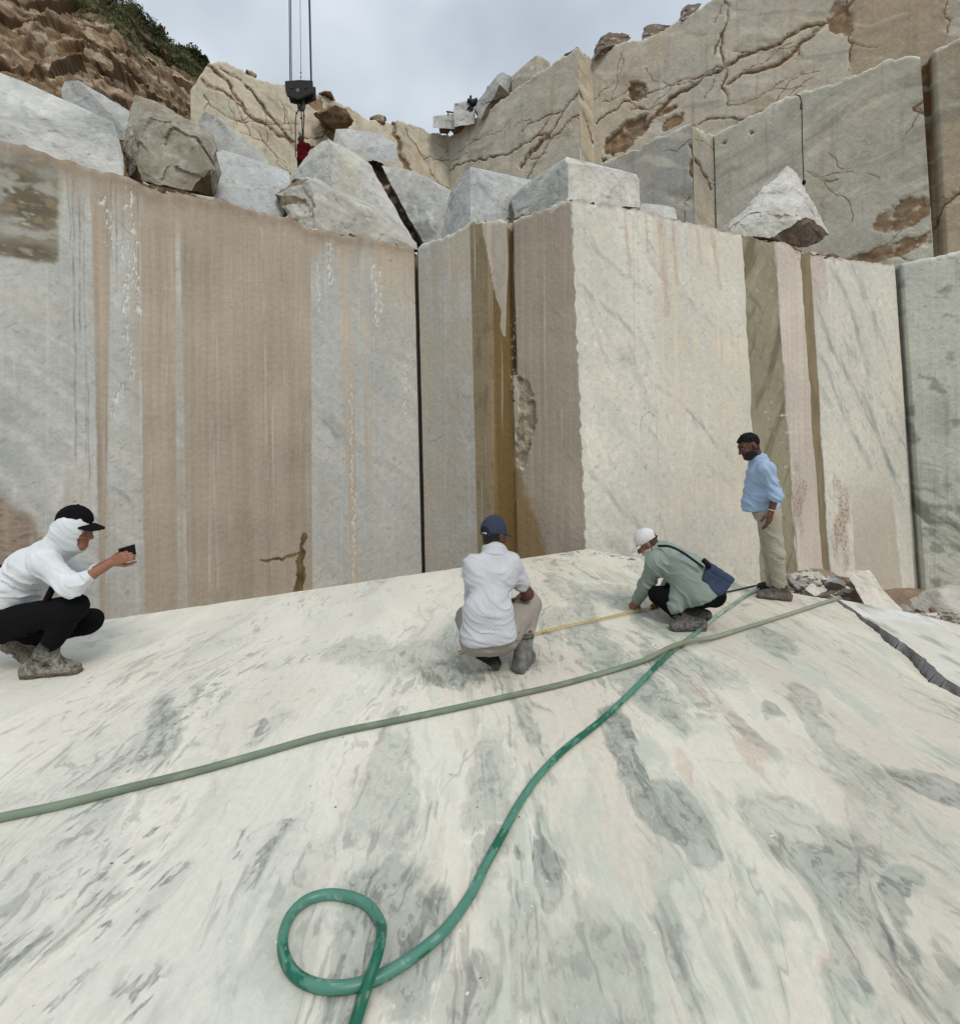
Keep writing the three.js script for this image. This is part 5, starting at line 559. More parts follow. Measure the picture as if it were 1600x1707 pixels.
// ───────── people ─────────
// distance fields meshed with surface nets
function sdfMesh(f, lo, hi, cell) {
  const nx = Math.ceil((hi.x - lo.x) / cell) + 2, ny = Math.ceil((hi.y - lo.y) / cell) + 2, nz = Math.ceil((hi.z - lo.z) / cell) + 2, S = nx * ny, D = new Float32Array(S * nz).fill(9), B = 4, rad = cell * B * 0.9;
  for (let z = 0; z < nz; z += B) for (let y = 0; y < ny; y += B) for (let x = 0; x < nx; x += B) {
    const c = f(lo.x + (x + 1.5) * cell, lo.y + (y + 1.5) * cell, lo.z + (z + 1.5) * cell), far = Math.abs(c) > rad * 1.5 + 0.012;
    for (let k = z; k < Math.min(z + B, nz); k++) for (let j = y; j < Math.min(y + B, ny); j++) for (let i = x; i < Math.min(x + B, nx); i++) D[i + j * nx + k * S] = far ? c : f(lo.x + i * cell, lo.y + j * cell, lo.z + k * cell); }
  const id = new Int32Array(S * nz).fill(-1), pos = [], idx = [], E = [[0, 1], [2, 3], [4, 5], [6, 7], [0, 2], [1, 3], [4, 6], [5, 7], [0, 4], [1, 5], [2, 6], [3, 7]], off = [0, 1, nx, nx + 1, S, S + 1, S + nx, S + nx + 1], v = new Float32Array(8);
  for (let z = 0; z < nz - 1; z++) for (let y = 0; y < ny - 1; y++) for (let x = 0; x < nx - 1; x++) { const o = x + y * nx + z * S; let m = 0; for (let i = 0; i < 8; i++) { v[i] = D[o + off[i]]; if (v[i] < 0) m |= 1 << i; } if (m === 0 || m === 255) continue;
    let sx = 0, sy = 0, sz = 0, n = 0; for (const [a, b] of E) if ((v[a] < 0) !== (v[b] < 0)) { const t = v[a] / (v[a] - v[b]); sx += (a & 1) + t * ((b & 1) - (a & 1)); sy += ((a >> 1) & 1) + t * (((b >> 1) & 1) - ((a >> 1) & 1)); sz += (a >> 2) + t * ((b >> 2) - (a >> 2)); n++; }
    id[o] = pos.length / 3; pos.push(lo.x + (x + sx / n) * cell, lo.y + (y + sy / n) * cell, lo.z + (z + sz / n) * cell); }
  const quad = (a, b, c, d, flip) => { if (a < 0 || b < 0 || c < 0 || d < 0) return; flip ? idx.push(a, c, b, b, c, d) : idx.push(a, b, c, b, d, c); };
  for (let z = 1; z < nz - 1; z++) for (let y = 1; y < ny - 1; y++) for (let x = 1; x < nx - 1; x++) { const o = x + y * nx + z * S, s = D[o] < 0;
    if (s !== D[o + 1] < 0) quad(id[o - nx - S], id[o - S], id[o - nx], id[o], !s); if (s !== D[o + nx] < 0) quad(id[o - 1 - S], id[o - S], id[o - 1], id[o], s); if (s !== D[o + S] < 0) quad(id[o - 1 - nx], id[o - nx], id[o - 1], id[o], !s); }
  const g = new THREE.BufferGeometry(); g.setAttribute('position', new THREE.Float32BufferAttribute(pos, 3)); g.setIndex(idx); g.computeVertexNormals(); return g;
}
const smin = (a, b, k) => { const h = Math.max(k - Math.abs(a - b), 0) / k; return Math.min(a, b) - h * h * k * 0.25; };
// smooth union of tapered capsules [a, b, ra, rb]
function caps(list, k = 0.03) {
  const L = list.map(([a, b, ra, rb]) => { const d = V3().subVectors(b, a); return [a.x, a.y, a.z, d.x, d.y, d.z, 1 / (d.lengthSq() + 1e-9), ra, (rb ?? ra) - ra]; });
  const f = (x, y, z) => { let r = 9; for (const q of L) { const px = x - q[0], py = y - q[1], pz = z - q[2], t = clamp((px * q[3] + py * q[4] + pz * q[5]) * q[6]), ex = px - q[3] * t, ey = py - q[4] * t, ez = pz - q[5] * t, d = Math.sqrt(ex * ex + ey * ey + ez * ez) - q[7] - q[8] * t; r = r > 8 ? d : smin(r, d, k); } return r; };
  f.list = list; return f;
}
function boundsOf(list, pad) { const b = new THREE.Box3(); for (const [a, c, ra, rb] of list) { const r = Math.max(ra, rb ?? ra) + pad; for (const p of [a, c]) { b.expandByPoint(p.clone().addScalar(r)); b.expandByPoint(p.clone().addScalar(-r)); } } return b; }
const ell = (x, y, z, a, b, c) => { const k0 = Math.hypot(x / a, y / b, z / c), k1 = Math.hypot(x / (a * a), y / (b * b), z / (c * c)); return k1 < 1e-6 ? -Math.min(a, b, c) : k0 * (k0 - 1) / k1; };
const seg = (x, y, z, a, b, ra, rb) => { const dx = b[0] - a[0], dy = b[1] - a[1], dz = b[2] - a[2], px = x - a[0], py = y - a[1], pz = z - a[2], t = clamp((px * dx + py * dy + pz * dz) / (dx * dx + dy * dy + dz * dz)); return Math.hypot(px - dx * t, py - dy * t, pz - dz * t) - ra - (rb - ra) * t; };
function paint(g, fn) { const P = g.attributes.position, N = g.attributes.normal, col = new Float32Array(P.count * 3), uv = new Float32Array(P.count * 2), c = [0, 0, 0]; for (let i = 0; i < P.count; i++) { fn(P.getX(i), P.getY(i), P.getZ(i), c, N.getX(i), N.getY(i), N.getZ(i)); col.set(c, i * 3); uv.set([P.getX(i) + P.getZ(i), P.getY(i)], i * 2); } g.setAttribute('color', new THREE.BufferAttribute(col, 3)); g.setAttribute('uv', new THREE.BufferAttribute(uv, 2)); return g; }
const M_SKIN = std({ vertexColors: true, roughness: 0.5, specularIntensity: 0.6 }), M_CLOTH = std({ vertexColors: true, roughness: 0.95, specularIntensity: 0.12, ...tileBake(128, 0.12, (u, v, o) => { o[0] = o[1] = o[2] = 0.93 + 0.07 * Math.sin(u * 1600) * Math.sin(v * 1600) + 0.05 * n2(u * 90, v * 90); o[3] = 0.0004 * n2(u * 300, v * 300); }, 0.002) }), M_BOOT = std({ vertexColors: true, roughness: 0.75 });
const frame = (f, up = V3(0, 1, 0)) => { f = f.clone().normalize(); const r = V3().crossVectors(f, up).normalize(), u = V3().crossVectors(r, f).normalize(); return { f, r, u }; };
// hand as finger chains: wrist, direction, palm normal, thumb side
function handCaps(w, dir, pn, side, curl, sc = 1) {
  const d = dir.clone().normalize(), n = pn.clone().addScaledVector(d, -pn.dot(d)).normalize(), s = V3().crossVectors(d, n).multiplyScalar(side).normalize(), L = [];
  const P = (a, b, c) => w.clone().addScaledVector(d, a * sc).addScaledVector(s, b * sc).addScaledVector(n, c * sc);
  const F = [[0.030, 0.090, [0.040, 0.025, 0.020]], [0.010, 0.096, [0.045, 0.028, 0.022]], [-0.011, 0.091, [0.041, 0.026, 0.021]], [-0.031, 0.082, [0.032, 0.020, 0.018]]];
  F.forEach(([off, kn, seg3], i) => { L.push([P(0.0, off * 0.55, 0), P(kn, off, 0.0), 0.017 * sc, 0.0125 * sc]); let p = P(kn, off, 0), a = curl * (0.75 + 0.12 * i); for (let j = 0; j < 3; j++) { const v = d.clone().multiplyScalar(Math.cos(a)).addScaledVector(n, Math.sin(a)).addScaledVector(s, off * 0.8), q = p.clone().addScaledVector(v, seg3[j] * sc); L.push([p, q, (0.0098 - j * 0.0008) * sc, (0.0090 - j * 0.0010) * sc]); p = q; a += curl * (0.85 - 0.15 * j); } });
  const t0 = P(0.022, 0.026, 0.006), t1 = P(0.058, 0.054, 0.022), t2 = P(0.090, 0.060, 0.034 + 0.012 * curl), t3 = P(0.112, 0.056, 0.042 + 0.02 * curl); L.push([t0, t1, 0.0165 * sc, 0.0125 * sc], [t1, t2, 0.0115 * sc, 0.0100 * sc], [t2, t3, 0.0098 * sc, 0.0080 * sc]);
  return L;
}
function headField(c, fr, neck, sc = 1) {
  const nk = neck.clone().sub(c), nl = [nk.dot(fr.r) / sc, nk.dot(fr.u) / sc, nk.dot(fr.f) / sc];
  const loc = (x, y, z) => { x -= c.x; y -= c.y; z -= c.z; return [(x * fr.r.x + y * fr.r.y + z * fr.r.z) / sc, (x * fr.u.x + y * fr.u.y + z * fr.u.z) / sc, (x * fr.f.x + y * fr.f.y + z * fr.f.z) / sc]; };
  const f = (X, Y, Z) => { const [x, y, z] = loc(X, Y, Z), ax = Math.abs(x);
    let d = ell(x, y - 0.035, z + 0.012, 0.075, 0.088, 0.098); d = smin(d, ell(x, y + 0.028, z - 0.028, 0.060, 0.088, 0.066), 0.03); d = smin(d, ell(ax, y + 0.095, z - 0.058, 0.034, 0.026, 0.034), 0.03); d = smin(d, seg(ax, y, z, [0.056, -0.06, 0.005], [0.022, -0.098, 0.06], 0.022, 0.02), 0.03);
    d = smin(d, seg(ax, y, z, [0.012, 0.030, 0.088], [0.046, 0.030, 0.074], 0.012, 0.010), 0.02); d = smin(d, ell(ax - 0.038, y + 0.02, z - 0.072, 0.022, 0.018, 0.018), 0.02);
    d = Math.max(d, -(Math.hypot(ax - 0.032, y - 0.010, z - 0.104) - 0.017)); d = Math.min(d, Math.hypot(ax - 0.031, y - 0.009, z - 0.082) - 0.0125);
    d = smin(d, seg(ax, y, z, [0, 0.018, 0.092], [0, -0.026, 0.113], 0.010, 0.0145), 0.012); d = smin(d, Math.hypot(ax - 0.012, y + 0.030, z - 0.098) - 0.011, 0.008);
    d = smin(d, seg(ax, y, z, [0, -0.054, 0.096], [0.022, -0.056, 0.084], 0.0085, 0.005), 0.006); d = smin(d, seg(ax, y, z, [0, -0.067, 0.094], [0.02, -0.064, 0.083], 0.0085, 0.005), 0.006);
    d = smin(d, ell(ax - 0.076, y + 0.004, z + 0.012, 0.011, 0.033, 0.020), 0.008);
    d = smin(d, seg(x, y, z, [0, -0.04, -0.03], nl, 0.054, 0.058), 0.03); return d * sc; };
  f.loc = loc; return f;
}
function person(spec) {
  const { name = 'person', label, J, base, skin, head, parts, cell = 0.014, hands = [], group } = spec;
  const g = thing(name, label, 'person', group, base);
  const addGeo = (n, geo, mat, lab) => { geo.translate(-base.x, -base.y, -base.z); const m = mesh(n, geo, mat, g); if (lab) m.userData.label = lab; return m; };
  const chestR = V3().subVectors(J.rs, J.ls).normalize(), hipR = V3().subVectors(J.rh, J.lh).normalize(), mid = (a, b, t = 0.5) => a.clone().lerp(b, t), off = (p, r, s) => p.clone().addScaledVector(r, s);
  const sl = spec.slim ?? 1, torso = (e = 0) => [[J.ls, J.rs, 0.066 * sl + e, 0.066 * sl + e], [off(J.chest, chestR, -0.085 * sl), off(J.chest, chestR, 0.085 * sl), 0.108 * sl + e], [off(J.waist, chestR, -0.07 * sl), off(J.waist, chestR, 0.07 * sl), 0.102 * sl + e], [off(J.pelvis, hipR, -0.075 * sl), off(J.pelvis, hipR, 0.075 * sl), 0.112 * sl + e], [J.chest, J.waist, 0.11 * sl + e], [J.waist, J.pelvis, 0.105 * sl + e], [J.chest, J.neck, 0.09 + e, 0.062 + e]];
  const arm = (s, e = 0) => [[J[s + 's'], J[s + 'e'], 0.052 + e, 0.040 + e], [J[s + 'e'], J[s + 'w'], 0.041 + e, 0.027 + e]];
  const leg = (s, e = 0) => [[J[s + 'h'], J[s + 'k'], 0.085 + e, 0.056 + e], [J[s + 'k'], J[s + 'a'], 0.056 + e, 0.038 + e]];
  const T = { torso, arm, leg, mid, off, chestR, hipR, J };
  const fr = frame(head.f, head.up ?? V3(0, 1, 0)), hf = headField(J.head, fr, J.neck, head.sc ?? 1);
  const geos = [], skinFn = (x, y, z, c) => { const k = 1 + 0.10 * fbm3(x * 14, y * 14, z * 14, 3); c[0] = skin[0] * k; c[1] = skin[1] * k; c[2] = skin[2] * k; };
  { const list = [...torso(-0.012), ...arm('l'), ...arm('r'), ...leg('l', -0.008), ...leg('r', -0.008), [J.neck, J.chest, 0.056, 0.07]], f = caps(list, 0.035), b = boundsOf(list, 0.03); geos.push(paint(sdfMesh(f, b.min, b.max, cell), skinFn)); }
  if (!spec.simple) {
    const b = new THREE.Box3(J.head.clone(), J.head.clone()).expandByPoint(J.neck).expandByScalar(0.16);
    geos.push(paint(sdfMesh(hf, b.min, b.max, 0.0042), (x, y, z, c) => { skinFn(x, y, z, c); const [a, u, w] = hf.loc(x, y, z), ax = Math.abs(a);
      if (w > 0.085 && Math.hypot(ax - 0.031, u - 0.009) < 0.013) mix3(c, ax > 0.026 && ax < 0.036 ? lin(30, 20, 16) : lin(140, 128, 120), 0.8); if (w > 0.07 && Math.abs(u - 0.034 + 0.2 * (ax - 0.03) ** 2) < 0.007 && ax > 0.012 && ax < 0.052) mix3(c, lin(26, 20, 18), 0.85);
      if (w > 0.075 && ax < 0.024 && u < -0.048 && u > -0.074) mix3(c, [skin[0] * 0.85, skin[1] * 0.62, skin[2] * 0.62], 0.6);
      if (head.beard) { const m = (u < -0.03 && w > -0.01 && !(w > 0.088 && ax < 0.02 && u > -0.075 && u < -0.05)) ? sstep(-0.02, -0.045, u - 0.25 * (0.06 - w) * (ax > 0.03 ? 1 : 0)) * sstep(-0.13, -0.115, u) : 0; mix3(c, head.beard, m * (w > 0.075 && u > -0.046 && ax > 0.028 ? 0.4 : 0.92)); }
      if (head.nape && ax < 0.071 && u < 0.05 && u > -0.07 && w < 0.015) mix3(c, head.nape, 0.9 * sstep(-0.075, -0.05, u)); }));
    for (const h of hands) { const list = handCaps(h.w, h.dir, h.pn, h.side, h.curl, h.sc ?? 1); const f = caps(list, 0.009), b2 = boundsOf(list, 0.012); geos.push(paint(sdfMesh(f, b2.min, b2.max, 0.0036), skinFn)); }
  } else { const b = new THREE.Box3(J.head.clone(), J.head.clone()).expandByPoint(J.neck).expandByScalar(0.16); geos.push(paint(sdfMesh(hf, b.min, b.max, 0.012), (x, y, z, c) => { skinFn(x, y, z, c); const [, u, w] = hf.loc(x, y, z); if (u > 0.06 || (w < 0 && u > -0.03)) c.splice(0, 3, 0.01, 0.009, 0.008); })); }
  addGeo('body', mergeGeometries(geos), M_SKIN);
  for (const p of parts(T, hf, fr)) {
    const { n, f, box, cell: pc = 0.01, color, fold = 0, foldDir = null, foldFreq = 14, mat = M_CLOTH, cuts = [], lab, hole = null } = p;
    const C2 = cuts.map(([pt, nn]) => [pt, nn.clone().normalize()]), S = (p.seed ?? 1) * 7.3;
    const D = foldDir ? foldDir.clone().normalize() : null;
    const fld = (x, y, z) => { const w = fbm3(x * 4 + S, y * 4, z * 4, 2); let t = 0; if (D) { const a = x * D.x + y * D.y + z * D.z; t = n3(a * foldFreq + 2.2 * w + S, (x - a * D.x) * 4, (z - a * D.z + y) * 4); } else t = n3(x * foldFreq + 2 * w + S, y * foldFreq * 0.6, z * foldFreq); const r = 1 - Math.min(1, Math.abs(t) * 2.4), t2 = D ? n3((x * D.x + y * D.y + z * D.z) * foldFreq * 1.9 + 4 * w, x * 7 + S, z * 7) : 0; return (r * r - 0.35) * clamp(0.75 + 1.6 * w, 0.1, 1.6) + 0.35 * t2; };
    const F = (x, y, z) => { let d = f(x, y, z); if (fold && Math.abs(d) < 0.05) d -= fold * fld(x, y, z); for (const [q, m] of C2) d = Math.max(d, (x - q.x) * m.x + (y - q.y) * m.y + (z - q.z) * m.z); if (hole) d = Math.max(d, hole(x, y, z)); return d; };
    const b = box ?? boundsOf(f.list, 0.03); const geo = sdfMesh(F, b.min, b.max, pc); if (!geo.attributes.position.count) continue;
    addGeo(n, paint(geo, typeof color === 'function' ? color : (x, y, z, c) => { const k = 1 + 0.12 * fbm3(x * 6 + S, y * 6, z * 6, 3); c[0] = color[0] * k; c[1] = color[1] * k; c[2] = color[2] * k; }), mat, lab);
  }
  return g;
}
const dusty = (col, dust, lvl) => (x, y, z, c) => { const s = fbm3(x * 18, y * 18, z * 18, 4), s2 = fbm3(x * 60, y * 60, z * 60, 3), t = sstep(lvl, lvl - 0.14, y + 0.10 * s), k = 1 + 0.5 * s2 + 0.2 * s; for (let i = 0; i < 3; i++) c[i] = mixf(col[i], dust[i], clamp(t * (0.7 + 1.3 * s + 1.0 * s2))) * k; if (y < 0.034) { const e = sstep(0.034, 0.026, y) * clamp(0.75 + 1.2 * s2); for (let i = 0; i < 3; i++) c[i] = mixf(c[i], 0.055 + 0.02 * (2 - i), e); } };
// rubber boot standing or tip-toed: ankle, heel and toe points at the sole, optional shaft top
function boot(n, A, H, T, top, color, extra = {}) { const up = V3(0, 1, 0), sole = V3().subVectors(T, H).normalize(), nrm = V3().subVectors(up, sole.clone().multiplyScalar(up.dot(sole))).normalize(), hp = H.clone().addScaledVector(nrm, 0.046), bp = H.clone().lerp(T, 0.68).addScaledVector(nrm, 0.040), tp = T.clone().addScaledVector(nrm, 0.036).addScaledVector(sole, -0.03);
  const side = V3().crossVectors(sole, nrm).multiplyScalar(0.012), L = [[hp, bp, 0.042, 0.043], [bp.clone().add(side), tp.clone().add(side), 0.040, 0.034], [bp.clone().sub(side), tp.clone().sub(side), 0.040, 0.030], [A, hp, 0.055, 0.047], [A, bp, 0.046, 0.036], [A, top, 0.056, 0.062]];
  const s0 = caps(L, 0.03), s1 = caps([[H.clone().addScaledVector(nrm, 0.012), T.clone().addScaledVector(nrm, 0.012).addScaledVector(sole, -0.03), 0.047, 0.044]], 0.01); const f = (x, y, z) => { const q = (x - H.x) * nrm.x + (y - H.y) * nrm.y + (z - H.z) * nrm.z; let d = s0(x, y, z); const welt = Math.max(s1(x, y, z), q - 0.022); d = Math.min(d, welt); const al = (x - H.x) * sole.x + (y - H.y) * sole.y + (z - H.z) * sole.z; if (q < 0.016) d = Math.max(d, -(Math.abs(al - 0.075) - 0.014) > 0 ? 0.004 : -1, (q < 0.010 && Math.sin(al * 260) > 0.55) ? 0.004 : -1); return Math.max(d, -q + 0.001); }; f.list = L;
  return { n, f, color, mat: M_BOOT, cell: 0.008, cuts: [[top, V3().subVectors(top, A)]], fold: 0.004, foldFreq: 20, ...extra }; }
// folded collar: an upright ring round the neck
function ringField(c, ax, R, r, h) { const a = ax.clone().normalize(); const f = (x, y, z) => { const q = V3(x, y, z).sub(c), t = q.dot(a), rr = Math.sqrt(Math.max(0, q.lengthSq() - t * t)); return Math.hypot(rr - R - 0.25 * (t < 0 ? -t : 0), Math.max(0, Math.abs(t) - h)) - r; }; f.list = [[c, c, R + r + h]]; return f; }
// baseball cap on a head field: crown, visor, strap gap
function capParts(hf, fr, J, color, o = {}) {
  const { drop = 0.03, visor = true, tilt = 0.25, back = false, lift = 0, name = 'cap' } = o, c = J.head; const box = new THREE.Box3(c.clone(), c.clone()).expandByScalar(0.26), out = [];
  const dirS = back ? -1 : 1;
  const crown = (X, Y, Z) => { const [x, y, z] = hf.loc(X, Y, Z); const yy = y - drop - tilt * z * 0.25 * dirS; let d = ell(x, y - 0.036 - lift, z + 0.010, 0.084, 0.104, 0.108); d = Math.max(d, -yy); d = Math.max(d, -(ell(x, y - 0.03, z + 0.012, 0.074, 0.090, 0.098))); return Math.min(d, Math.hypot(x, y - 0.141 - lift, z + 0.01) - 0.008); };
  out.push({ n: name, f: crown, box, cell: 0.0045, color, fold: 0.0012, foldFreq: 30, hole: o.gap ? (X, Y, Z) => { const [x, y, z] = hf.loc(X, Y, Z); return z * dirS < -0.05 ? 0.034 - Math.hypot(x, (y - drop + 0.0) * 0.9, 0) : -1; } : null });
  if (visor) out.push({ n: 'visor', f: (X, Y, Z) => { const [x, y, z0] = hf.loc(X, Y, Z), z = z0 * dirS, bend = y - (drop + 0.012) - tilt * 0.25 * z0 * dirS + 3.2 * x * x + 0.30 * Math.max(0, z - 0.08); const pl = Math.hypot(x / 0.082, (z - 0.085) / 0.088) - 1; return Math.max(pl * 0.07, Math.abs(bend) - 0.0055, -(z - 0.055)); }, box, cell: 0.0045, color: o.visorColor ?? color });
  return out;
}
const SK = { dark: lin(84, 56, 44), brown: lin(120, 84, 66), tan: lin(150, 106, 84) };
const DUST = lin(150, 146, 136), MUD = lin(132, 128, 118);

// 1 · left: crouching in a white hooded shirt, photographing
{
  const p = at, J = { pelvis: p(0, 1032, 3.27), waist: p(16, 992, 3.27), chest: p(54, 945, 3.26), neck: p(97, 913, 3.25), head: p(124, 884, 3.25), rs: p(74, 936, 3.10), re: p(121, 978, 3.05), rw: p(188, 937, 3.14), ls: p(86, 928, 3.42), le: p(142, 962, 3.42), lw: p(192, 932, 3.29), rh: p(4, 1042, 3.17), rk: p(122, 1012, 3.12), ra: p(78, 1086, 3.16), lh: p(6, 1042, 3.36), lk: p(148, 1036, 3.42), la: p(34, 1072, 3.36) };
  const base = onFloor(75, 1128), rH = onFloor(48, 1129), rT = onFloor(134, 1121), lT = onFloor(62, 1112), lH = p(14, 1082, 3.34), white = lin(214, 219, 222), black = lin(22, 22, 24);
  person({ label: 'person crouching at the left in white hooded shirt and black cap, taking a photo', slim: 0.92, J, base, skin: lin(140, 98, 78), head: { f: V3(1, -0.22, -0.12), up: V3(0.2, 1, 0), sc: 1.02 },
    hands: [{ w: J.rw, dir: V3(1, 0.42, 0.0), pn: V3(0.25, 0.05, -1), side: -1, curl: 1.05, sc: 0.9 }, { w: J.lw, dir: V3(1, 0.40, 0.05), pn: V3(0.25, 0.05, 1), side: 1, curl: 1.05, sc: 0.9 }],
    parts: (T, hf, fr) => {
      const shirt = caps([...T.torso(0.018), [J.rs, J.re, 0.072, 0.060], [J.re, T.mid(J.re, J.rw, 0.36), 0.062, 0.050], [J.ls, J.le, 0.072, 0.058], [J.le, T.mid(J.le, J.lw, 0.34), 0.06, 0.048], [p(78, 920, 3.25), p(97, 908, 3.25), 0.085, 0.075], [p(30, 975, 3.25), p(12, 1002, 3.26), 0.15, 0.155]], 0.045);
      const hoodS = caps([[J.neck, J.head, 0.085, 0.09], [J.head.clone().addScaledVector(fr.f, -0.02), J.head.clone().addScaledVector(fr.u, 0.03), 0.108, 0.106], [J.head.clone().addScaledVector(fr.u, -0.09).addScaledVector(fr.f, 0.03), J.neck, 0.066, 0.085], [p(97, 915, 3.25), p(84, 922, 3.25), 0.09, 0.08]], 0.05);
      const cen = J.head.clone().addScaledVector(fr.f, 0.105).addScaledVector(fr.u, -0.030);
      return [{ n: 'shirt', f: shirt, cell: 0.009, color: white, fold: 0.017, foldDir: V3(0.6, 0.8, 0), foldFreq: 15, seed: 1, cuts: [[p(10, 1006, 3.26), V3(-0.10, -1, 0)]] },
        { n: 'hood', f: hoodS, cell: 0.007, color: white, fold: 0.006, foldDir: V3(0.8, 0.5, 0), foldFreq: 16, seed: 2, hole: (x, y, z) => { const a = x - cen.x, b = y - cen.y, c = z - cen.z, u = a * fr.u.x + b * fr.u.y + c * fr.u.z, w = a * fr.f.x + b * fr.f.y + c * fr.f.z, r = a * fr.r.x + b * fr.r.y + c * fr.r.z; return -Math.max(ell(r, u, w, 0.066, 0.098, 0.088), -hf(x, y, z) - 0.004 > 0 ? 0 : -1); } },
        ...capParts(hf, fr, J, black, { drop: 0.046, tilt: 0.3, lift: 0.03, name: 'cap' }),
        { n: 'trousers', f: caps([[J.rh, J.rk, 0.118, 0.078], [J.rk, T.mid(J.rk, J.ra, 0.75), 0.076, 0.066], [J.lh, J.lk, 0.112, 0.078], [J.lk, T.mid(J.lk, J.la, 0.85), 0.078, 0.066], [T.off(J.pelvis, T.hipR, -0.08), T.off(J.pelvis, T.hipR, 0.08), 0.142], [J.pelvis, J.waist, 0.135, 0.118]], 0.04), color: black, fold: 0.012, foldDir: V3(0.4, 0.6, 0.6), foldFreq: 15, seed: 3 },
        boot('boot', J.ra, rH, rT, T.mid(J.ra, J.rk, 0.42), dusty(lin(50, 50, 50), lin(140, 136, 126), 0.26)), boot('boot', J.la, lH, lT, T.mid(J.la, J.lk, 0.25), dusty(lin(64, 60, 54), lin(120, 114, 100), 0.42)),
        { n: 'strap', f: caps([[p(92, 972, 3.10), p(74, 1010, 3.10), 0.020, 0.020], [p(74, 1010, 3.10), p(64, 1030, 3.11), 0.020]], 0.01), cell: 0.007, color: black }];
    } });
  // bag on the back, partly out of frame
  const bagGeo = rockGeo([[-30, 950, 3.16], [-26, 1010, 3.18], [6, 966, 3.16], [16, 938, 3.2], [20, 940, 3.36], [2, 985, 3.3], [-30, 950, 3.42], [-24, 1012, 3.42]].map((q) => p(...q)), { cell: 0.04, amp: 0.01, freq: 6, color: (q, n, c) => { c[0] = 0.010; c[1] = 0.010; c[2] = 0.011; } });
  const bag = thing('shoulder_bag', 'black bag on the back of the person in the white hood', 'bag', null, p(0, 985, 3.3)); bagGeo.translate(-bag.position.x, -bag.position.y, -bag.position.z); mesh('bag_body', bagGeo, M_CLOTH, bag);
  // phone
  const ph = thing('mobile_phone', 'dark mobile phone held up in both hands at the left', 'phone', null, p(213, 920, 3.215)); ph.rotation.set(0, 0.05, 0.14);
  const bx = new THREE.BoxGeometry(0.009, 0.074, 0.15, 1, 2, 2); mesh('phone_case', bx, std({ color: 0x17181b, roughness: 0.4 }), ph); const sc = new THREE.PlaneGeometry(0.14, 0.066); sc.rotateY(-Math.PI / 2); sc.translate(-0.0053, 0, 0); mesh('screen', sc, std({ color: 0x0c0e12, roughness: 0.15 }), ph); const ln = new THREE.CylinderGeometry(0.006, 0.006, 0.003, 16); ln.rotateZ(Math.PI / 2); ln.translate(0.006, 0.022, 0.05); mesh('camera_lens', ln, std({ color: 0x050506, roughness: 0.2 }), ph);
}
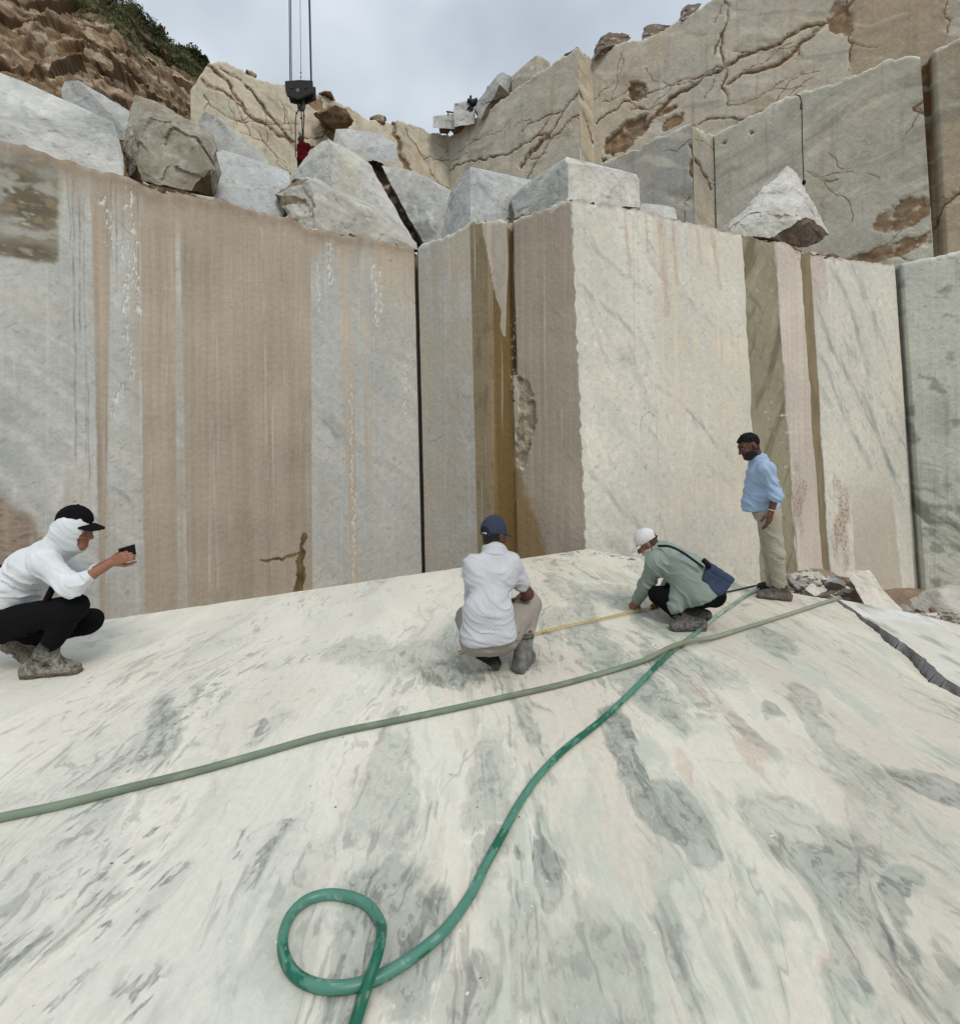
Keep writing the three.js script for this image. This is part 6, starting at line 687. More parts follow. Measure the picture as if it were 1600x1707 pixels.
// 2 · middle: squatting with the back turned
{
  const p = at, J = { pelvis: p(814, 1060, 3.17), waist: p(813, 1015, 3.16), chest: p(818, 962, 3.27), neck: p(824, 920, 3.35), head: p(823, 893, 3.40), ls: p(791, 943, 3.27), le: p(786, 1000, 3.40), lw: p(800, 1038, 3.60), rs: p(850, 940, 3.33), re: p(879, 990, 3.42), rw: p(862, 1000, 3.66), lh: p(797, 1064, 3.2), lk: p(778, 1030, 3.58), la: p(803, 1088, 3.22), rh: p(836, 1062, 3.22), rk: p(884, 1006, 3.56), ra: p(871, 1092, 3.32) };
  const base = onFloor(842, 1120), rH = onFloor(866, 1120), rT = onFloor(885, 1097), lT = onFloor(826, 1116), lH = p(790, 1094, 3.14), shirtC = lin(191, 193, 197), trou = lin(150, 144, 136), cap = lin(58, 66, 82);
  person({ label: 'person squatting in the middle with back turned, pale polo shirt and navy cap', slim: 0.84, J, base, skin: SK.dark, head: { f: V3(0.62, -0.18, -0.78), sc: 1.0, beard: lin(24, 19, 17), nape: lin(20, 17, 16) },
    hands: [{ w: J.rw, dir: V3(-0.4, -0.3, -0.9), pn: V3(0, -1, 0.3), side: 1, curl: 0.5 }, { w: J.lw, dir: V3(0.3, -0.5, -0.8), pn: V3(0, -1, 0.3), side: -1, curl: 0.5 }],
    parts: (T, hf, fr) => [
      { n: 'shirt', f: caps([...T.torso(0.022), [J.rs, T.mid(J.rs, J.re, 0.62), 0.068, 0.064], [J.ls, T.mid(J.ls, J.le, 0.95), 0.066, 0.055], [p(803, 1030, 3.15), p(826, 1030, 3.15), 0.118], [p(800, 1058, 3.14), p(830, 1056, 3.14), 0.122]], 0.04), cell: 0.008, color: (x, y, z, c, nx, ny, nz) => { const k = 1 + 0.08 * fbm3(x * 6, y * 6, z * 6, 3); c[0] = shirtC[0] * k; c[1] = shirtC[1] * k; c[2] = shirtC[2] * k; }, fold: 0.010, foldDir: V3(0.30, 1, 0.2), foldFreq: 21, seed: 4, cuts: [[p(812, 1077, 3.05), V3(0.12, -1, -0.05)]] },
      { n: 'collar', f: ringField(p(823, 919, 3.335), V3(0.02, 1, -0.38), 0.070, 0.013, 0.026), cell: 0.006, color: shirtC.map((v) => v * 1.05), fold: 0.003 },
      { n: 'trousers', f: caps([[J.rh, J.rk, 0.112, 0.074], [J.rk, T.mid(J.rk, J.ra, 0.55), 0.073, 0.060], [J.lh, J.lk, 0.108, 0.074], [J.lk, T.mid(J.lk, J.la, 0.75), 0.074, 0.062], [T.off(J.pelvis, T.hipR, -0.07), T.off(J.pelvis, T.hipR, 0.07), 0.120], [J.pelvis, J.waist, 0.11, 0.095]], 0.04), color: trou, fold: 0.013, foldDir: V3(0.6, 0.7, 0.3), foldFreq: 16, seed: 5 },
      boot('boot', J.ra, rH, rT, T.mid(J.ra, J.rk, 0.62), (x, y, z, c) => { const s = fbm3(x * 18, y * 18, z * 18, 4), rib = y > 0.17 ? sstep(-0.2, 0.5, Math.sin(y * 330)) : 1, t = clamp(0.55 + 1.1 * s); for (let i = 0; i < 3; i++) c[i] = mixf(lin(70, 70, 70)[i], lin(140, 140, 136)[i], t * 0.7) * (0.35 + 0.65 * rib); }, { lab: 'ribbed grey rubber boot' }), boot('boot', J.la, lH, lT, T.mid(J.la, J.lk, 0.3), dusty(lin(26, 25, 24), lin(150, 146, 138), 0.10), { lab: 'black boot raised on its toe' }),
      ...capParts(hf, fr, J, cap, { drop: 0.018, tilt: 0.1, gap: true, lift: 0.004 }), { n: 'strap_buckle', f: caps([[J.head.clone().addScaledVector(fr.f, -0.112).addScaledVector(fr.u, 0.010).addScaledVector(fr.r, -0.008), J.head.clone().addScaledVector(fr.f, -0.110).addScaledVector(fr.u, 0.010).addScaledVector(fr.r, 0.012), 0.008]], 0.01), cell: 0.004, color: lin(200, 200, 196) }, { n: 'cap_strap', f: caps([[J.head.clone().addScaledVector(fr.f, -0.105).addScaledVector(fr.u, 0.008).addScaledVector(fr.r, -0.036), J.head.clone().addScaledVector(fr.f, -0.112).addScaledVector(fr.u, 0.008), 0.007], [J.head.clone().addScaledVector(fr.f, -0.112).addScaledVector(fr.u, 0.008), J.head.clone().addScaledVector(fr.f, -0.105).addScaledVector(fr.u, 0.008).addScaledVector(fr.r, 0.036), 0.007]], 0.01), cell: 0.004, color: cap }] });
}
// 3 · right of middle: crouching over the tape
{
  const p = at, J = { pelvis: p(1172, 984, 4.10), waist: p(1152, 955, 4.18), chest: p(1118, 935, 4.32), neck: p(1096, 918, 4.40), head: p(1079, 906, 4.42), ls: p(1094, 938, 4.22), le: p(1077, 975, 4.33), lw: p(1061, 1001, 4.50), rs: p(1132, 934, 4.48), re: p(1112, 982, 4.58), rw: p(1099, 1003, 4.56), lh: p(1165, 992, 4.06), lk: p(1096, 992, 4.22), la: p(1146, 1038, 4.04), rh: p(1185, 990, 4.20), rk: p(1120, 985, 4.45), ra: p(1160, 1026, 4.24) };
  const base = onFloor(1146, 1054), lH = onFloor(1168, 1050), lT = onFloor(1118, 1051), rH = onFloor(1176, 1034), rT = onFloor(1132, 1032), jac = lin(138, 151, 142), black = lin(20, 20, 22), capC = lin(214, 211, 212);
  person({ label: 'person crouching low in a sage green jacket and white cap, hands on the yellow tape', J, base, skin: lin(132, 92, 74), head: { f: V3(-0.72, -0.62, -0.36), up: V3(-0.5, 1, -0.2), sc: 1.0, beard: lin(190, 186, 180), nape: lin(60, 50, 46) },
    hands: [{ w: J.lw, dir: V3(-0.35, -0.8, -0.25), pn: V3(0.5, -0.5, -0.8), side: 1, curl: 0.75 }, { w: J.rw, dir: V3(-0.75, -0.5, 0.0), pn: V3(0.2, -0.7, 0.7), side: -1, curl: 0.75 }],
    parts: (T, hf, fr) => [
      { n: 'jacket', f: caps([...T.torso(0.026), [J.ls, J.le, 0.078, 0.064], [J.le, T.mid(J.le, J.lw, 0.93), 0.063, 0.050], [J.rs, J.re, 0.076, 0.06], [J.re, T.mid(J.re, J.rw, 0.9), 0.058, 0.046], [p(1150, 965, 4.12), p(1127, 1010, 4.08), 0.17, 0.075], [p(1170, 965, 4.12), p(1180, 985, 4.10), 0.14, 0.13], [p(1140, 950, 4.15), p(1160, 985, 4.06), 0.15, 0.12], [J.neck, p(1102, 921, 4.38), 0.072]], 0.06), cell: 0.009, color: jac, fold: 0.014, foldDir: V3(0.45, 0.85, 0.2), foldFreq: 14, seed: 6, cuts: [[p(1150, 1010, 4.05), V3(0.56, -1, 0.1)]] },
      { n: 'trousers', f: caps([[J.lh, J.lk, 0.105, 0.072], [J.lk, T.mid(J.lk, J.la, 0.75), 0.072, 0.06], [J.rh, J.rk, 0.105, 0.072], [J.rk, T.mid(J.rk, J.ra, 0.8), 0.072, 0.06], [T.off(J.pelvis, T.hipR, -0.07), T.off(J.pelvis, T.hipR, 0.07), 0.132], [J.pelvis, p(1188, 992, 4.1), 0.13, 0.10]], 0.04), color: black, fold: 0.006, seed: 7 },
      boot('boot', J.la, lH, lT, T.mid(J.la, J.lk, 0.35), dusty(lin(54, 52, 52), lin(122, 118, 114), 0.16)), boot('boot', J.ra, rH, rT, T.mid(J.ra, J.rk, 0.3), dusty(lin(60, 58, 56), lin(128, 122, 112), 0.16)),
      ...capParts(hf, fr, J, capC, { drop: 0.02, tilt: 0.2, gap: true, lift: 0.004 }), { n: 'cap_strap', f: caps([[J.head.clone().addScaledVector(fr.f, -0.106).addScaledVector(fr.u, 0.008).addScaledVector(fr.r, -0.03), J.head.clone().addScaledVector(fr.f, -0.106).addScaledVector(fr.u, 0.008).addScaledVector(fr.r, 0.03), 0.007]], 0.01), cell: 0.004, color: black }] });
  const bag = thing('crossbody_bag', 'navy crossbody bag hanging on the back of the green jacket', 'bag', null, p(1194, 965, 3.98)); const rel = (g) => { g.translate(-bag.position.x, -bag.position.y, -bag.position.z); return g; };
  mesh('bag_body', rel(paint(sdfMesh((x, y, z) => { const q = V3(x, y, z).sub(p(1191, 963, 3.99)), a = q.x * 0.80 - q.y * 0.60, b = q.x * 0.60 + q.y * 0.80; const hw = 0.088 - 0.10 * Math.max(0, -a - 0.02) , hh = 0.070 - 0.18 * Math.max(0, -a), ex = Math.abs(a) - hw, ey = Math.abs(b + 0.015 * Math.cos(a * 12)) - hh, ez = Math.abs(q.z) - 0.035; const d = Math.hypot(Math.max(ex, 0), Math.max(ey, 0), Math.max(ez, 0)) + Math.min(0, Math.max(ex, ey, ez)) - 0.032; const fl = Math.abs(b - 0.02 - 0.1 * a) < 0.006 ? 0.006 : 0; return d + fl - 0.010 * n3(a * 16, b * 9, q.z * 12); }, p(1191, 963, 3.99).subScalar(0.2), p(1191, 963, 3.99).addScalar(0.2), 0.008), (x, y, z, c) => { const k = 1 + 0.25 * fbm3(x * 9, y * 9, z * 9, 3); const q = lin(62, 74, 96); c[0] = q[0] * k; c[1] = q[1] * k; c[2] = q[2] * k; })), M_CLOTH, bag);
  const st = new THREE.CatmullRomCurve3([p(1097, 910, 4.24), p(1116, 911, 4.12), p(1136, 920, 4.02), p(1156, 934, 3.96), p(1172, 946, 3.93)]); mesh('strap', rel(new THREE.TubeGeometry(st, 30, 0.011, 8)), std({ color: 0x1c2126, roughness: 0.8 }), bag);
  mesh('handle', rel(new THREE.TubeGeometry(new THREE.CatmullRomCurve3([p(1171, 933, 3.97), p(1177, 938, 3.95), p(1182, 946, 3.95)]), 12, 0.022, 10)), std({ color: 0x101113, roughness: 0.6 }), bag);
}
// 4 · standing at the right, looking down
{
  const p = at, J = { pelvis: p(1277, 852, 4.86), waist: p(1270, 823, 4.86), chest: p(1268, 792, 4.86), neck: p(1263, 766, 4.86), head: p(1248, 744, 4.85), ls: p(1277, 783, 4.68), le: p(1292, 824, 4.63), lw: p(1285, 853, 4.63), rs: p(1266, 783, 5.03), re: p(1276, 825, 5.08), rw: p(1278, 852, 5.05), lh: p(1281, 860, 4.78), lk: p(1292, 922, 4.79), la: p(1299, 980, 4.86), rh: p(1279, 860, 4.95), rk: p(1284, 920, 4.98), ra: p(1288, 974, 5.02) };
  const base = onFloor(1290, 998), lH = onFloor(1311, 1001), lT = onFloor(1262, 996), rH = onFloor(1300, 989), rT = onFloor(1262, 983), blue = lin(160, 182, 210), trou = lin(170, 163, 148);
  person({ label: 'bearded person standing at the right in light blue shirt, looking down', slim: 0.95, J, base, skin: lin(88, 60, 48), head: { f: V3(-0.92, -0.42, 0.05), up: V3(-0.35, 1, 0), sc: 1.02, beard: lin(14, 12, 12), nape: lin(14, 12, 12) },
    hands: [{ w: J.lw, dir: V3(-0.22, -1, 0.0), pn: V3(-0.6, 0, -0.8), side: -1, curl: 0.28 }, { w: J.rw, dir: V3(-0.2, -1, 0), pn: V3(-0.5, 0, 0.8), side: 1, curl: 0.3 }],
    parts: (T, hf, fr) => [
      { n: 'shirt', f: caps([...T.torso(0.022), [J.ls, J.le, 0.068, 0.060], [J.le, T.mid(J.le, J.lw, 0.15), 0.060, 0.056], [J.rs, J.re, 0.068, 0.058], [J.re, T.mid(J.re, J.rw, 0.15), 0.062, 0.056], [p(1260, 805, 4.86), p(1257, 835, 4.86), 0.105, 0.120], [p(1274, 828, 4.86), p(1273, 848, 4.86), 0.125, 0.135], [p(1262, 838, 4.86), p(1260, 848, 4.86), 0.13, 0.13]], 0.035), cell: 0.009, color: blue, fold: 0.014, foldDir: V3(0.5, 0.8, 0.2), foldFreq: 15, seed: 8, cuts: [[p(1262, 848, 4.86), V3(0.25, -1, 0)]] },
      { n: 'collar', f: ringField(p(1264, 767, 4.86), V3(-0.45, 1, 0), 0.072, 0.013, 0.026), cell: 0.007, color: blue.map((v) => v * 1.08), fold: 0.003 },
      { n: 'trousers', f: caps([[J.lh, J.lk, 0.105, 0.076], [J.lk, J.la, 0.076, 0.062], [J.rh, J.rk, 0.105, 0.076], [J.rk, J.ra, 0.076, 0.062], [T.off(J.pelvis, T.hipR, -0.07), T.off(J.pelvis, T.hipR, 0.07), 0.120], [J.pelvis, J.waist, 0.115, 0.095]], 0.045), cell: 0.008, color: trou, fold: 0.011, foldDir: V3(0.35, 0.9, 0.2), foldFreq: 15, seed: 9 },
      boot('shoe', J.la, lH, lT, p(1300, 972, 4.86), dusty(lin(58, 54, 50), lin(136, 130, 120), 0.14)), boot('shoe', J.ra, rH, rT, p(1289, 966, 5.02), dusty(lin(40, 38, 36), lin(80, 76, 70), 0.10)),
      { n: 'hair', f: (x, y, z) => { const [a, u, w] = hf.loc(x, y, z); let d = ell(a, u - 0.040, w + 0.010, 0.0795, 0.0965, 0.104); const n = 0.020 * n3(a * 34, u * 34, w * 34), line = w > 0.055 ? 0.078 : w > -0.015 ? mixf(0.030, 0.078, (w + 0.015) / 0.07) : mixf(0.030, -0.055, clamp((-0.015 - w) / 0.05)); d = Math.max(d, line - u + n); return d - 0.009 * n3(a * 60, u * 30, w * 55); }, box: new THREE.Box3(J.head.clone().subScalar(0.2), J.head.clone().addScalar(0.2)), cell: 0.005, color: lin(16, 14, 14), mat: std({ vertexColors: true, roughness: 0.7 }) },
      { n: 'bracelet', f: (() => { const c = T.mid(J.le, J.lw, 0.92), d = V3().subVectors(J.lw, J.le).normalize(); const f = (x, y, z) => { const q = V3(x, y, z).sub(c), t = q.dot(d), r = Math.sqrt(Math.max(0, q.lengthSq() - t * t)); return Math.hypot(r - 0.031, t) - 0.006; }; f.list = [[c, c, 0.05]]; return f; })(), cell: 0.004, color: lin(200, 186, 160) }] });
}
// 5 · far off under the crane hook
{
  const p = (x, y) => at(x, y, 16.2), J = { pelvis: p(505, 266), waist: p(505, 258), chest: p(506, 247), neck: p(505, 239), head: p(502, 233), ls: at(500, 243, 16.2), le: p(499, 252), lw: p(500, 262), rs: p(513, 243), re: p(518, 246), rw: p(524, 244), lh: p(501, 267), lk: p(500, 288), la: p(500, 308), rh: p(509, 267), rk: p(510, 288), ra: p(510, 308) };
  person({ label: 'distant person in a dark red shirt below the crane hook', J, base: p(505, 310), skin: lin(70, 46, 38), simple: true, cell: 0.03, head: { f: V3(-0.8, -0.2, 0.5) },
    parts: (T) => [{ n: 'shirt', f: caps([...T.torso(0.02), [J.ls, J.le, 0.07, 0.06], [J.rs, T.mid(J.rs, J.re, 0.7), 0.07, 0.055]], 0.05), cell: 0.025, color: lin(104, 26, 36), fold: 0.01, seed: 11 }, { n: 'trousers', f: caps([...T.leg('l', 0.02), ...T.leg('r', 0.02), [J.pelvis, J.waist, 0.13, 0.12]], 0.04), cell: 0.03, color: lin(30, 30, 36) }] });
}
// ───────── hoses, tape, cables, crane ─────────
function tubeOnFloor(name, px, r, label, cat, colorFn, seg = 400, opts = {}) {
  const pts = px.map(([x, y, lift]) => { const p = onFloor(x, y, r); p.y = r * 0.96 + (lift ?? 0); return p; }), curve = new THREE.CatmullRomCurve3(pts, false, 'centripetal'), g = new THREE.TubeGeometry(curve, seg, r, 14), P = g.attributes.position, col = new Float32Array(P.count * 3), c = [0, 0, 0], L = curve.getLength();
  for (let i = 0; i < P.count; i++) { const s = Math.floor(i / 15) / seg * L, a = (i % 15) / 14 * 6.2832; colorFn(s, a, c, P.getX(i), P.getZ(i)); col.set(c, i * 3); }
  g.setAttribute('color', new THREE.BufferAttribute(col, 3)); return tag(mesh(name, g, std({ vertexColors: true, roughness: opts.rough ?? 0.5, specularIntensity: 0.9 })), label, cat, opts.group);
}
const wet = lin(10, 92, 70), dry = lin(96, 146, 132), chalk = lin(176, 184, 176);
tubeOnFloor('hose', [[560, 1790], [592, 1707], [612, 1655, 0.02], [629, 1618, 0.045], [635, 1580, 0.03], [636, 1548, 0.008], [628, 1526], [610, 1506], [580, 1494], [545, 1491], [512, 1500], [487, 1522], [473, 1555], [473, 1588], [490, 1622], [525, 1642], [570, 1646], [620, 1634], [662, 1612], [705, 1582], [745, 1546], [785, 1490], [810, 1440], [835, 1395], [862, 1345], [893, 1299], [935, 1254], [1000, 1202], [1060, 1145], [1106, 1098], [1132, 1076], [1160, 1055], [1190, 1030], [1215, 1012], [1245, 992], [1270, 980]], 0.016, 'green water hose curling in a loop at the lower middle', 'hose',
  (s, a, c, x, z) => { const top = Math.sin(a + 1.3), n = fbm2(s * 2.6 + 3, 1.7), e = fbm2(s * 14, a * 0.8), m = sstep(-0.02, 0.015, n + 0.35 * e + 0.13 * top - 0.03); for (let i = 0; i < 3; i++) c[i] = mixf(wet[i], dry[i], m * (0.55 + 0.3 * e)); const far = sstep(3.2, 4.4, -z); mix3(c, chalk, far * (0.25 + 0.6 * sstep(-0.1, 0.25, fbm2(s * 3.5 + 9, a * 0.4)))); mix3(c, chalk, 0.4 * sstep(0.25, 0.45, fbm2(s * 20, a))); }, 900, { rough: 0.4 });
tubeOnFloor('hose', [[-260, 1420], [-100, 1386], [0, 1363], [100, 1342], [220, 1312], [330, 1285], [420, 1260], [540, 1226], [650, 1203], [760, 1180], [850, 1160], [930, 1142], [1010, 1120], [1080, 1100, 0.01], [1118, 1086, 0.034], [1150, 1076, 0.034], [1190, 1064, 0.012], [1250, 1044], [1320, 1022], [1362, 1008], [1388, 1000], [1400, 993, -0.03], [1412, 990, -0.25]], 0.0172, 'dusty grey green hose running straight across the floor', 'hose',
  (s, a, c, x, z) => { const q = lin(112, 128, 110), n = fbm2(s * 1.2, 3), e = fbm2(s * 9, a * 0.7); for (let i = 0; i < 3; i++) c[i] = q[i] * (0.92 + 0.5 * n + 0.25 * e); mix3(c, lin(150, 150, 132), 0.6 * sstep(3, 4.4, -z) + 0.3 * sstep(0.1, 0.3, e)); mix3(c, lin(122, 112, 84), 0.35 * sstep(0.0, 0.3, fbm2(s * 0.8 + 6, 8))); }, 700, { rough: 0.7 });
tubeOnFloor('cable', [[1192, 993, 0.02], [1225, 984], [1255, 977], [1282, 972]], 0.009, 'thin black cable on the floor behind the green jacket', 'cable', (s, a, c) => { c[0] = 0.02; c[1] = 0.02; c[2] = 0.022; }, 60);
{ // yellow measuring tape, a flat ribbon with marks
  const a = onFloor(764, 1090), b = onFloor(1098, 1013), W = 0.026, n = 200, pos = [], uv = [], idx = [], d = V3().subVectors(b, a), s = V3(-d.z, 0, d.x).normalize().multiplyScalar(W / 2);
  for (let i = 0; i <= n; i++) { const t = i / n, p = a.clone().addScaledVector(d, t); const y = 0.010 + 0.012 * Math.sin(t * 3.14) + 0.003 * Math.sin(t * 17); for (const [k, w] of [[-1, 0.006], [0, 0], [1, 0.006]]) { pos.push(p.x + s.x * k, y + w, p.z + s.z * k); uv.push(t, (k + 1) / 2); } if (i < n) for (let k = 0; k < 2; k++) { const q = i * 3 + k; idx.push(q, q + 3, q + 1, q + 1, q + 3, q + 4); } }
  const g = new THREE.BufferGeometry(); g.setAttribute('position', new THREE.Float32BufferAttribute(pos, 3)); g.setAttribute('uv', new THREE.Float32BufferAttribute(uv, 2)); g.setIndex(idx); g.computeVertexNormals();
  const L = d.length(), t = bake(2048, 16, 0, 0, L, 1, (u, v, o) => { const y = lin(196, 162, 62); o[0] = y[0]; o[1] = y[1]; o[2] = y[2]; const cm = (u * 100) % 1, dm = (u * 10) % 1; if ((cm < 0.22 && v < 0.3) || (dm < 0.05 && v < 0.8)) mix3(o, lin(60, 50, 30), 0.7); mix3(o, lin(150, 136, 104), 0.35 * sstep(-0.1, 0.3, fbm2(u * 3, 1))); }, 0.01);
  const m = mesh('measuring_tape', g, std({ map: t.map, roughness: 0.5, side: THREE.DoubleSide })); tag(m, 'yellow measuring tape stretched over the floor between the two crouching men', 'tape measure');
}
{ // crane hook block on its wire ropes
  const D = 15.2, P = (x, y, dz = 0) => at(x, y, D + dz), steel = std({ color: new THREE.Color().setRGB(0.035, 0.034, 0.033), roughness: 0.6, metalness: 0.3 }), rope = std({ color: new THREE.Color().setRGB(0.07, 0.075, 0.085), roughness: 0.6 });
  const g = thing('crane_hook', 'black crane hook block hanging from wire ropes against the sky', 'crane hook', null, P(501, 170)); const rel = (q) => { q.translate(-g.position.x, -g.position.y, -g.position.z); return q; };
  const s = new THREE.Shape([[479, 142], [502, 140], [523, 141], [524, 160], [503, 170], [500, 170], [482, 165], [480, 158]].map(([x, y]) => { const q = P(x, y); return new THREE.Vector2(q.x, q.y); })); for (const z of [-0.16, 0.10]) { const e = new THREE.ExtrudeGeometry(s, { depth: 0.05, bevelEnabled: true, bevelSize: 0.012, bevelThickness: 0.012, bevelSegments: 2 }); e.translate(0, 0, -D + z); mesh('cheek_plate', rel(e), steel, g); }
  for (const x of [490, 513]) { const q = P(x, 152), c = new THREE.CylinderGeometry(0.17, 0.17, 0.09, 28); c.rotateX(Math.PI / 2); c.translate(q.x, q.y, -D); mesh('sheave', rel(c), std({ color: 0x2a2827, roughness: 0.5, metalness: 0.5 }), g); const b = new THREE.CylinderGeometry(0.05, 0.05, 0.36, 16); b.rotateX(Math.PI / 2); b.translate(q.x, q.y, -D); mesh('sheave_pin', rel(b), std({ color: 0x3c3a38, roughness: 0.5, metalness: 0.5 }), g); }
  { const q = P(500, 157), c = new THREE.CylinderGeometry(0.06, 0.06, 0.34, 18); c.rotateX(Math.PI / 2); c.translate(q.x, q.y, -D); mesh('centre_bolt', rel(c), std({ color: 0x6a6866, roughness: 0.5, metalness: 0.4 }), g); }
  const hk = new THREE.CatmullRomCurve3([P(505, 166), P(506, 172), P(507, 178), P(505, 183), P(501, 183), P(498, 180)]); mesh('hook', rel(new THREE.TubeGeometry(hk, 30, 0.045, 10)), std({ color: 0x4a4744, roughness: 0.6, metalness: 0.3 }), g); const sw = new THREE.SphereGeometry(0.075, 14, 10); sw.scale(1, 1.5, 1); { const q = P(500, 178); sw.translate(q.x, q.y, q.z); } mesh('swivel', rel(sw), steel, g);
  for (const [x0, x1, dz] of [[482.4, 483.8, 0.06], [485.0, 486.2, -0.06], [513.2, 518.6, 0.06], [515.2, 520.0, -0.06]]) { const c = new THREE.LineCurve3(P(x0 - 1.5, -140, dz), P(x1, 150, dz)); const t = mesh('wire_rope', rel(new THREE.TubeGeometry(c, 4, 0.017, 8)), rope, g); }
  for (const [pts, r] of [[[[500, 182], [495, 188], [493, 200], [493, 232], [493, 262]], 0.016], [[[502, 182], [503, 195], [504, 215], [505, 232]], 0.016], [[[506, 180], [507, 192], [506, 215], [506, 232]], 0.018]]) mesh('lifting_sling', rel(new THREE.TubeGeometry(new THREE.CatmullRomCurve3(pts.map(([x, y]) => P(x, y, 0.05))), 20, r, 8)), std({ color: 0x2e2b28, roughness: 0.8 }), g);
  for (const [x, y] of [[494.5, 189], [507, 193], [502, 197]]) { const k = new THREE.SphereGeometry(0.03, 10, 8), q = P(x, y, 0.05); k.translate(q.x, q.y, q.z); mesh('rope_clamp', rel(k), steel, g); }
  const sg = thing('signal_cable', 'thin cable with small weights hanging between the crane ropes', 'cable', null, P(501.5, 140)); const rs = (q) => { q.translate(-sg.position.x, -sg.position.y, -sg.position.z); return q; }; mesh('cable', rs(new THREE.TubeGeometry(new THREE.LineCurve3(P(499, -140, -0.3), P(502, 146, -0.3)), 4, 0.008, 6)), rope, sg); for (const y of [121, 129, 136]) { const k = new THREE.SphereGeometry(0.022, 10, 8), q = P(501.7, y, -0.3); k.scale(1, 1, 1); k.translate(q.x, q.y, q.z); mesh('weight', rs(k), steel, sg); }
}
{ // drill cable hanging down the big cliff block
  const P = (x, y, d) => at(x, y, d), g = thing('hanging_cable', 'thin dark cable with a weight hanging down the big cliff block', 'cable', null, P(1336, 170, 12.05)); const rel = (q) => { q.translate(-g.position.x, -g.position.y, -g.position.z); return q; };
  mesh('cable', rel(new THREE.TubeGeometry(new THREE.CatmullRomCurve3([P(1325, 158, 12.2), P(1332, 160, 12.05), P(1335, 170, 12.0), P(1336.5, 230, 11.95), P(1339, 300, 11.85)]), 40, 0.012, 6)), std({ color: 0x1d1c1a, roughness: 0.7 }), g);
  const w = new THREE.SphereGeometry(0.05, 12, 10), q = P(1339.5, 304, 11.85); w.scale(0.8, 1.3, 0.8); w.translate(q.x, q.y, q.z); mesh('weight', rel(w), std({ color: 0x111111, roughness: 0.6 }), g);
  const c = new THREE.CylinderGeometry(0.03, 0.03, 0.12, 10), r = P(1335, 177, 11.99); c.translate(r.x, r.y, r.z); mesh('clamp', rel(c), std({ color: 0x55524c, roughness: 0.6 }), g);
}
{ // small drilling rig on the skyline
  const P = (x, y, dz = 0) => at(x, y, 20.4 + dz), g = thing('drilling_rig', 'small dark drilling machine on the skyline among cut blocks', 'machine', null, P(784, 185)), mt = std({ color: 0x2c2f33, roughness: 0.6, metalness: 0.3 }); const bar = (n, a, b, r) => { const q = new THREE.TubeGeometry(new THREE.LineCurve3(a, b), 2, r, 8); q.translate(-g.position.x, -g.position.y, -g.position.z); mesh(n, q, mt, g); };
  bar('mast', P(784, 186), P(784.5, 160), 0.05); bar('drill_arm', P(779, 168), P(791, 170), 0.09); bar('motor', P(785, 173), P(796, 169), 0.14); bar('leg', P(783, 173), P(788, 184), 0.04); bar('leg', P(785, 176), P(779, 182), 0.04);
  const h = thing('handrail', 'thin metal rail standing on the small skyline block', 'rail', null, P(752, 190)); for (const [a, b] of [[[744, 186], [758, 188]], [[747, 186], [747, 192]], [[758, 186], [758, 200]]]) { const q = new THREE.TubeGeometry(new THREE.LineCurve3(P(...a, 0.2), P(...b, 0.2)), 2, 0.03, 6); q.translate(-h.position.x, -h.position.y, -h.position.z); mesh('rail_bar', q, mt, h); }
}
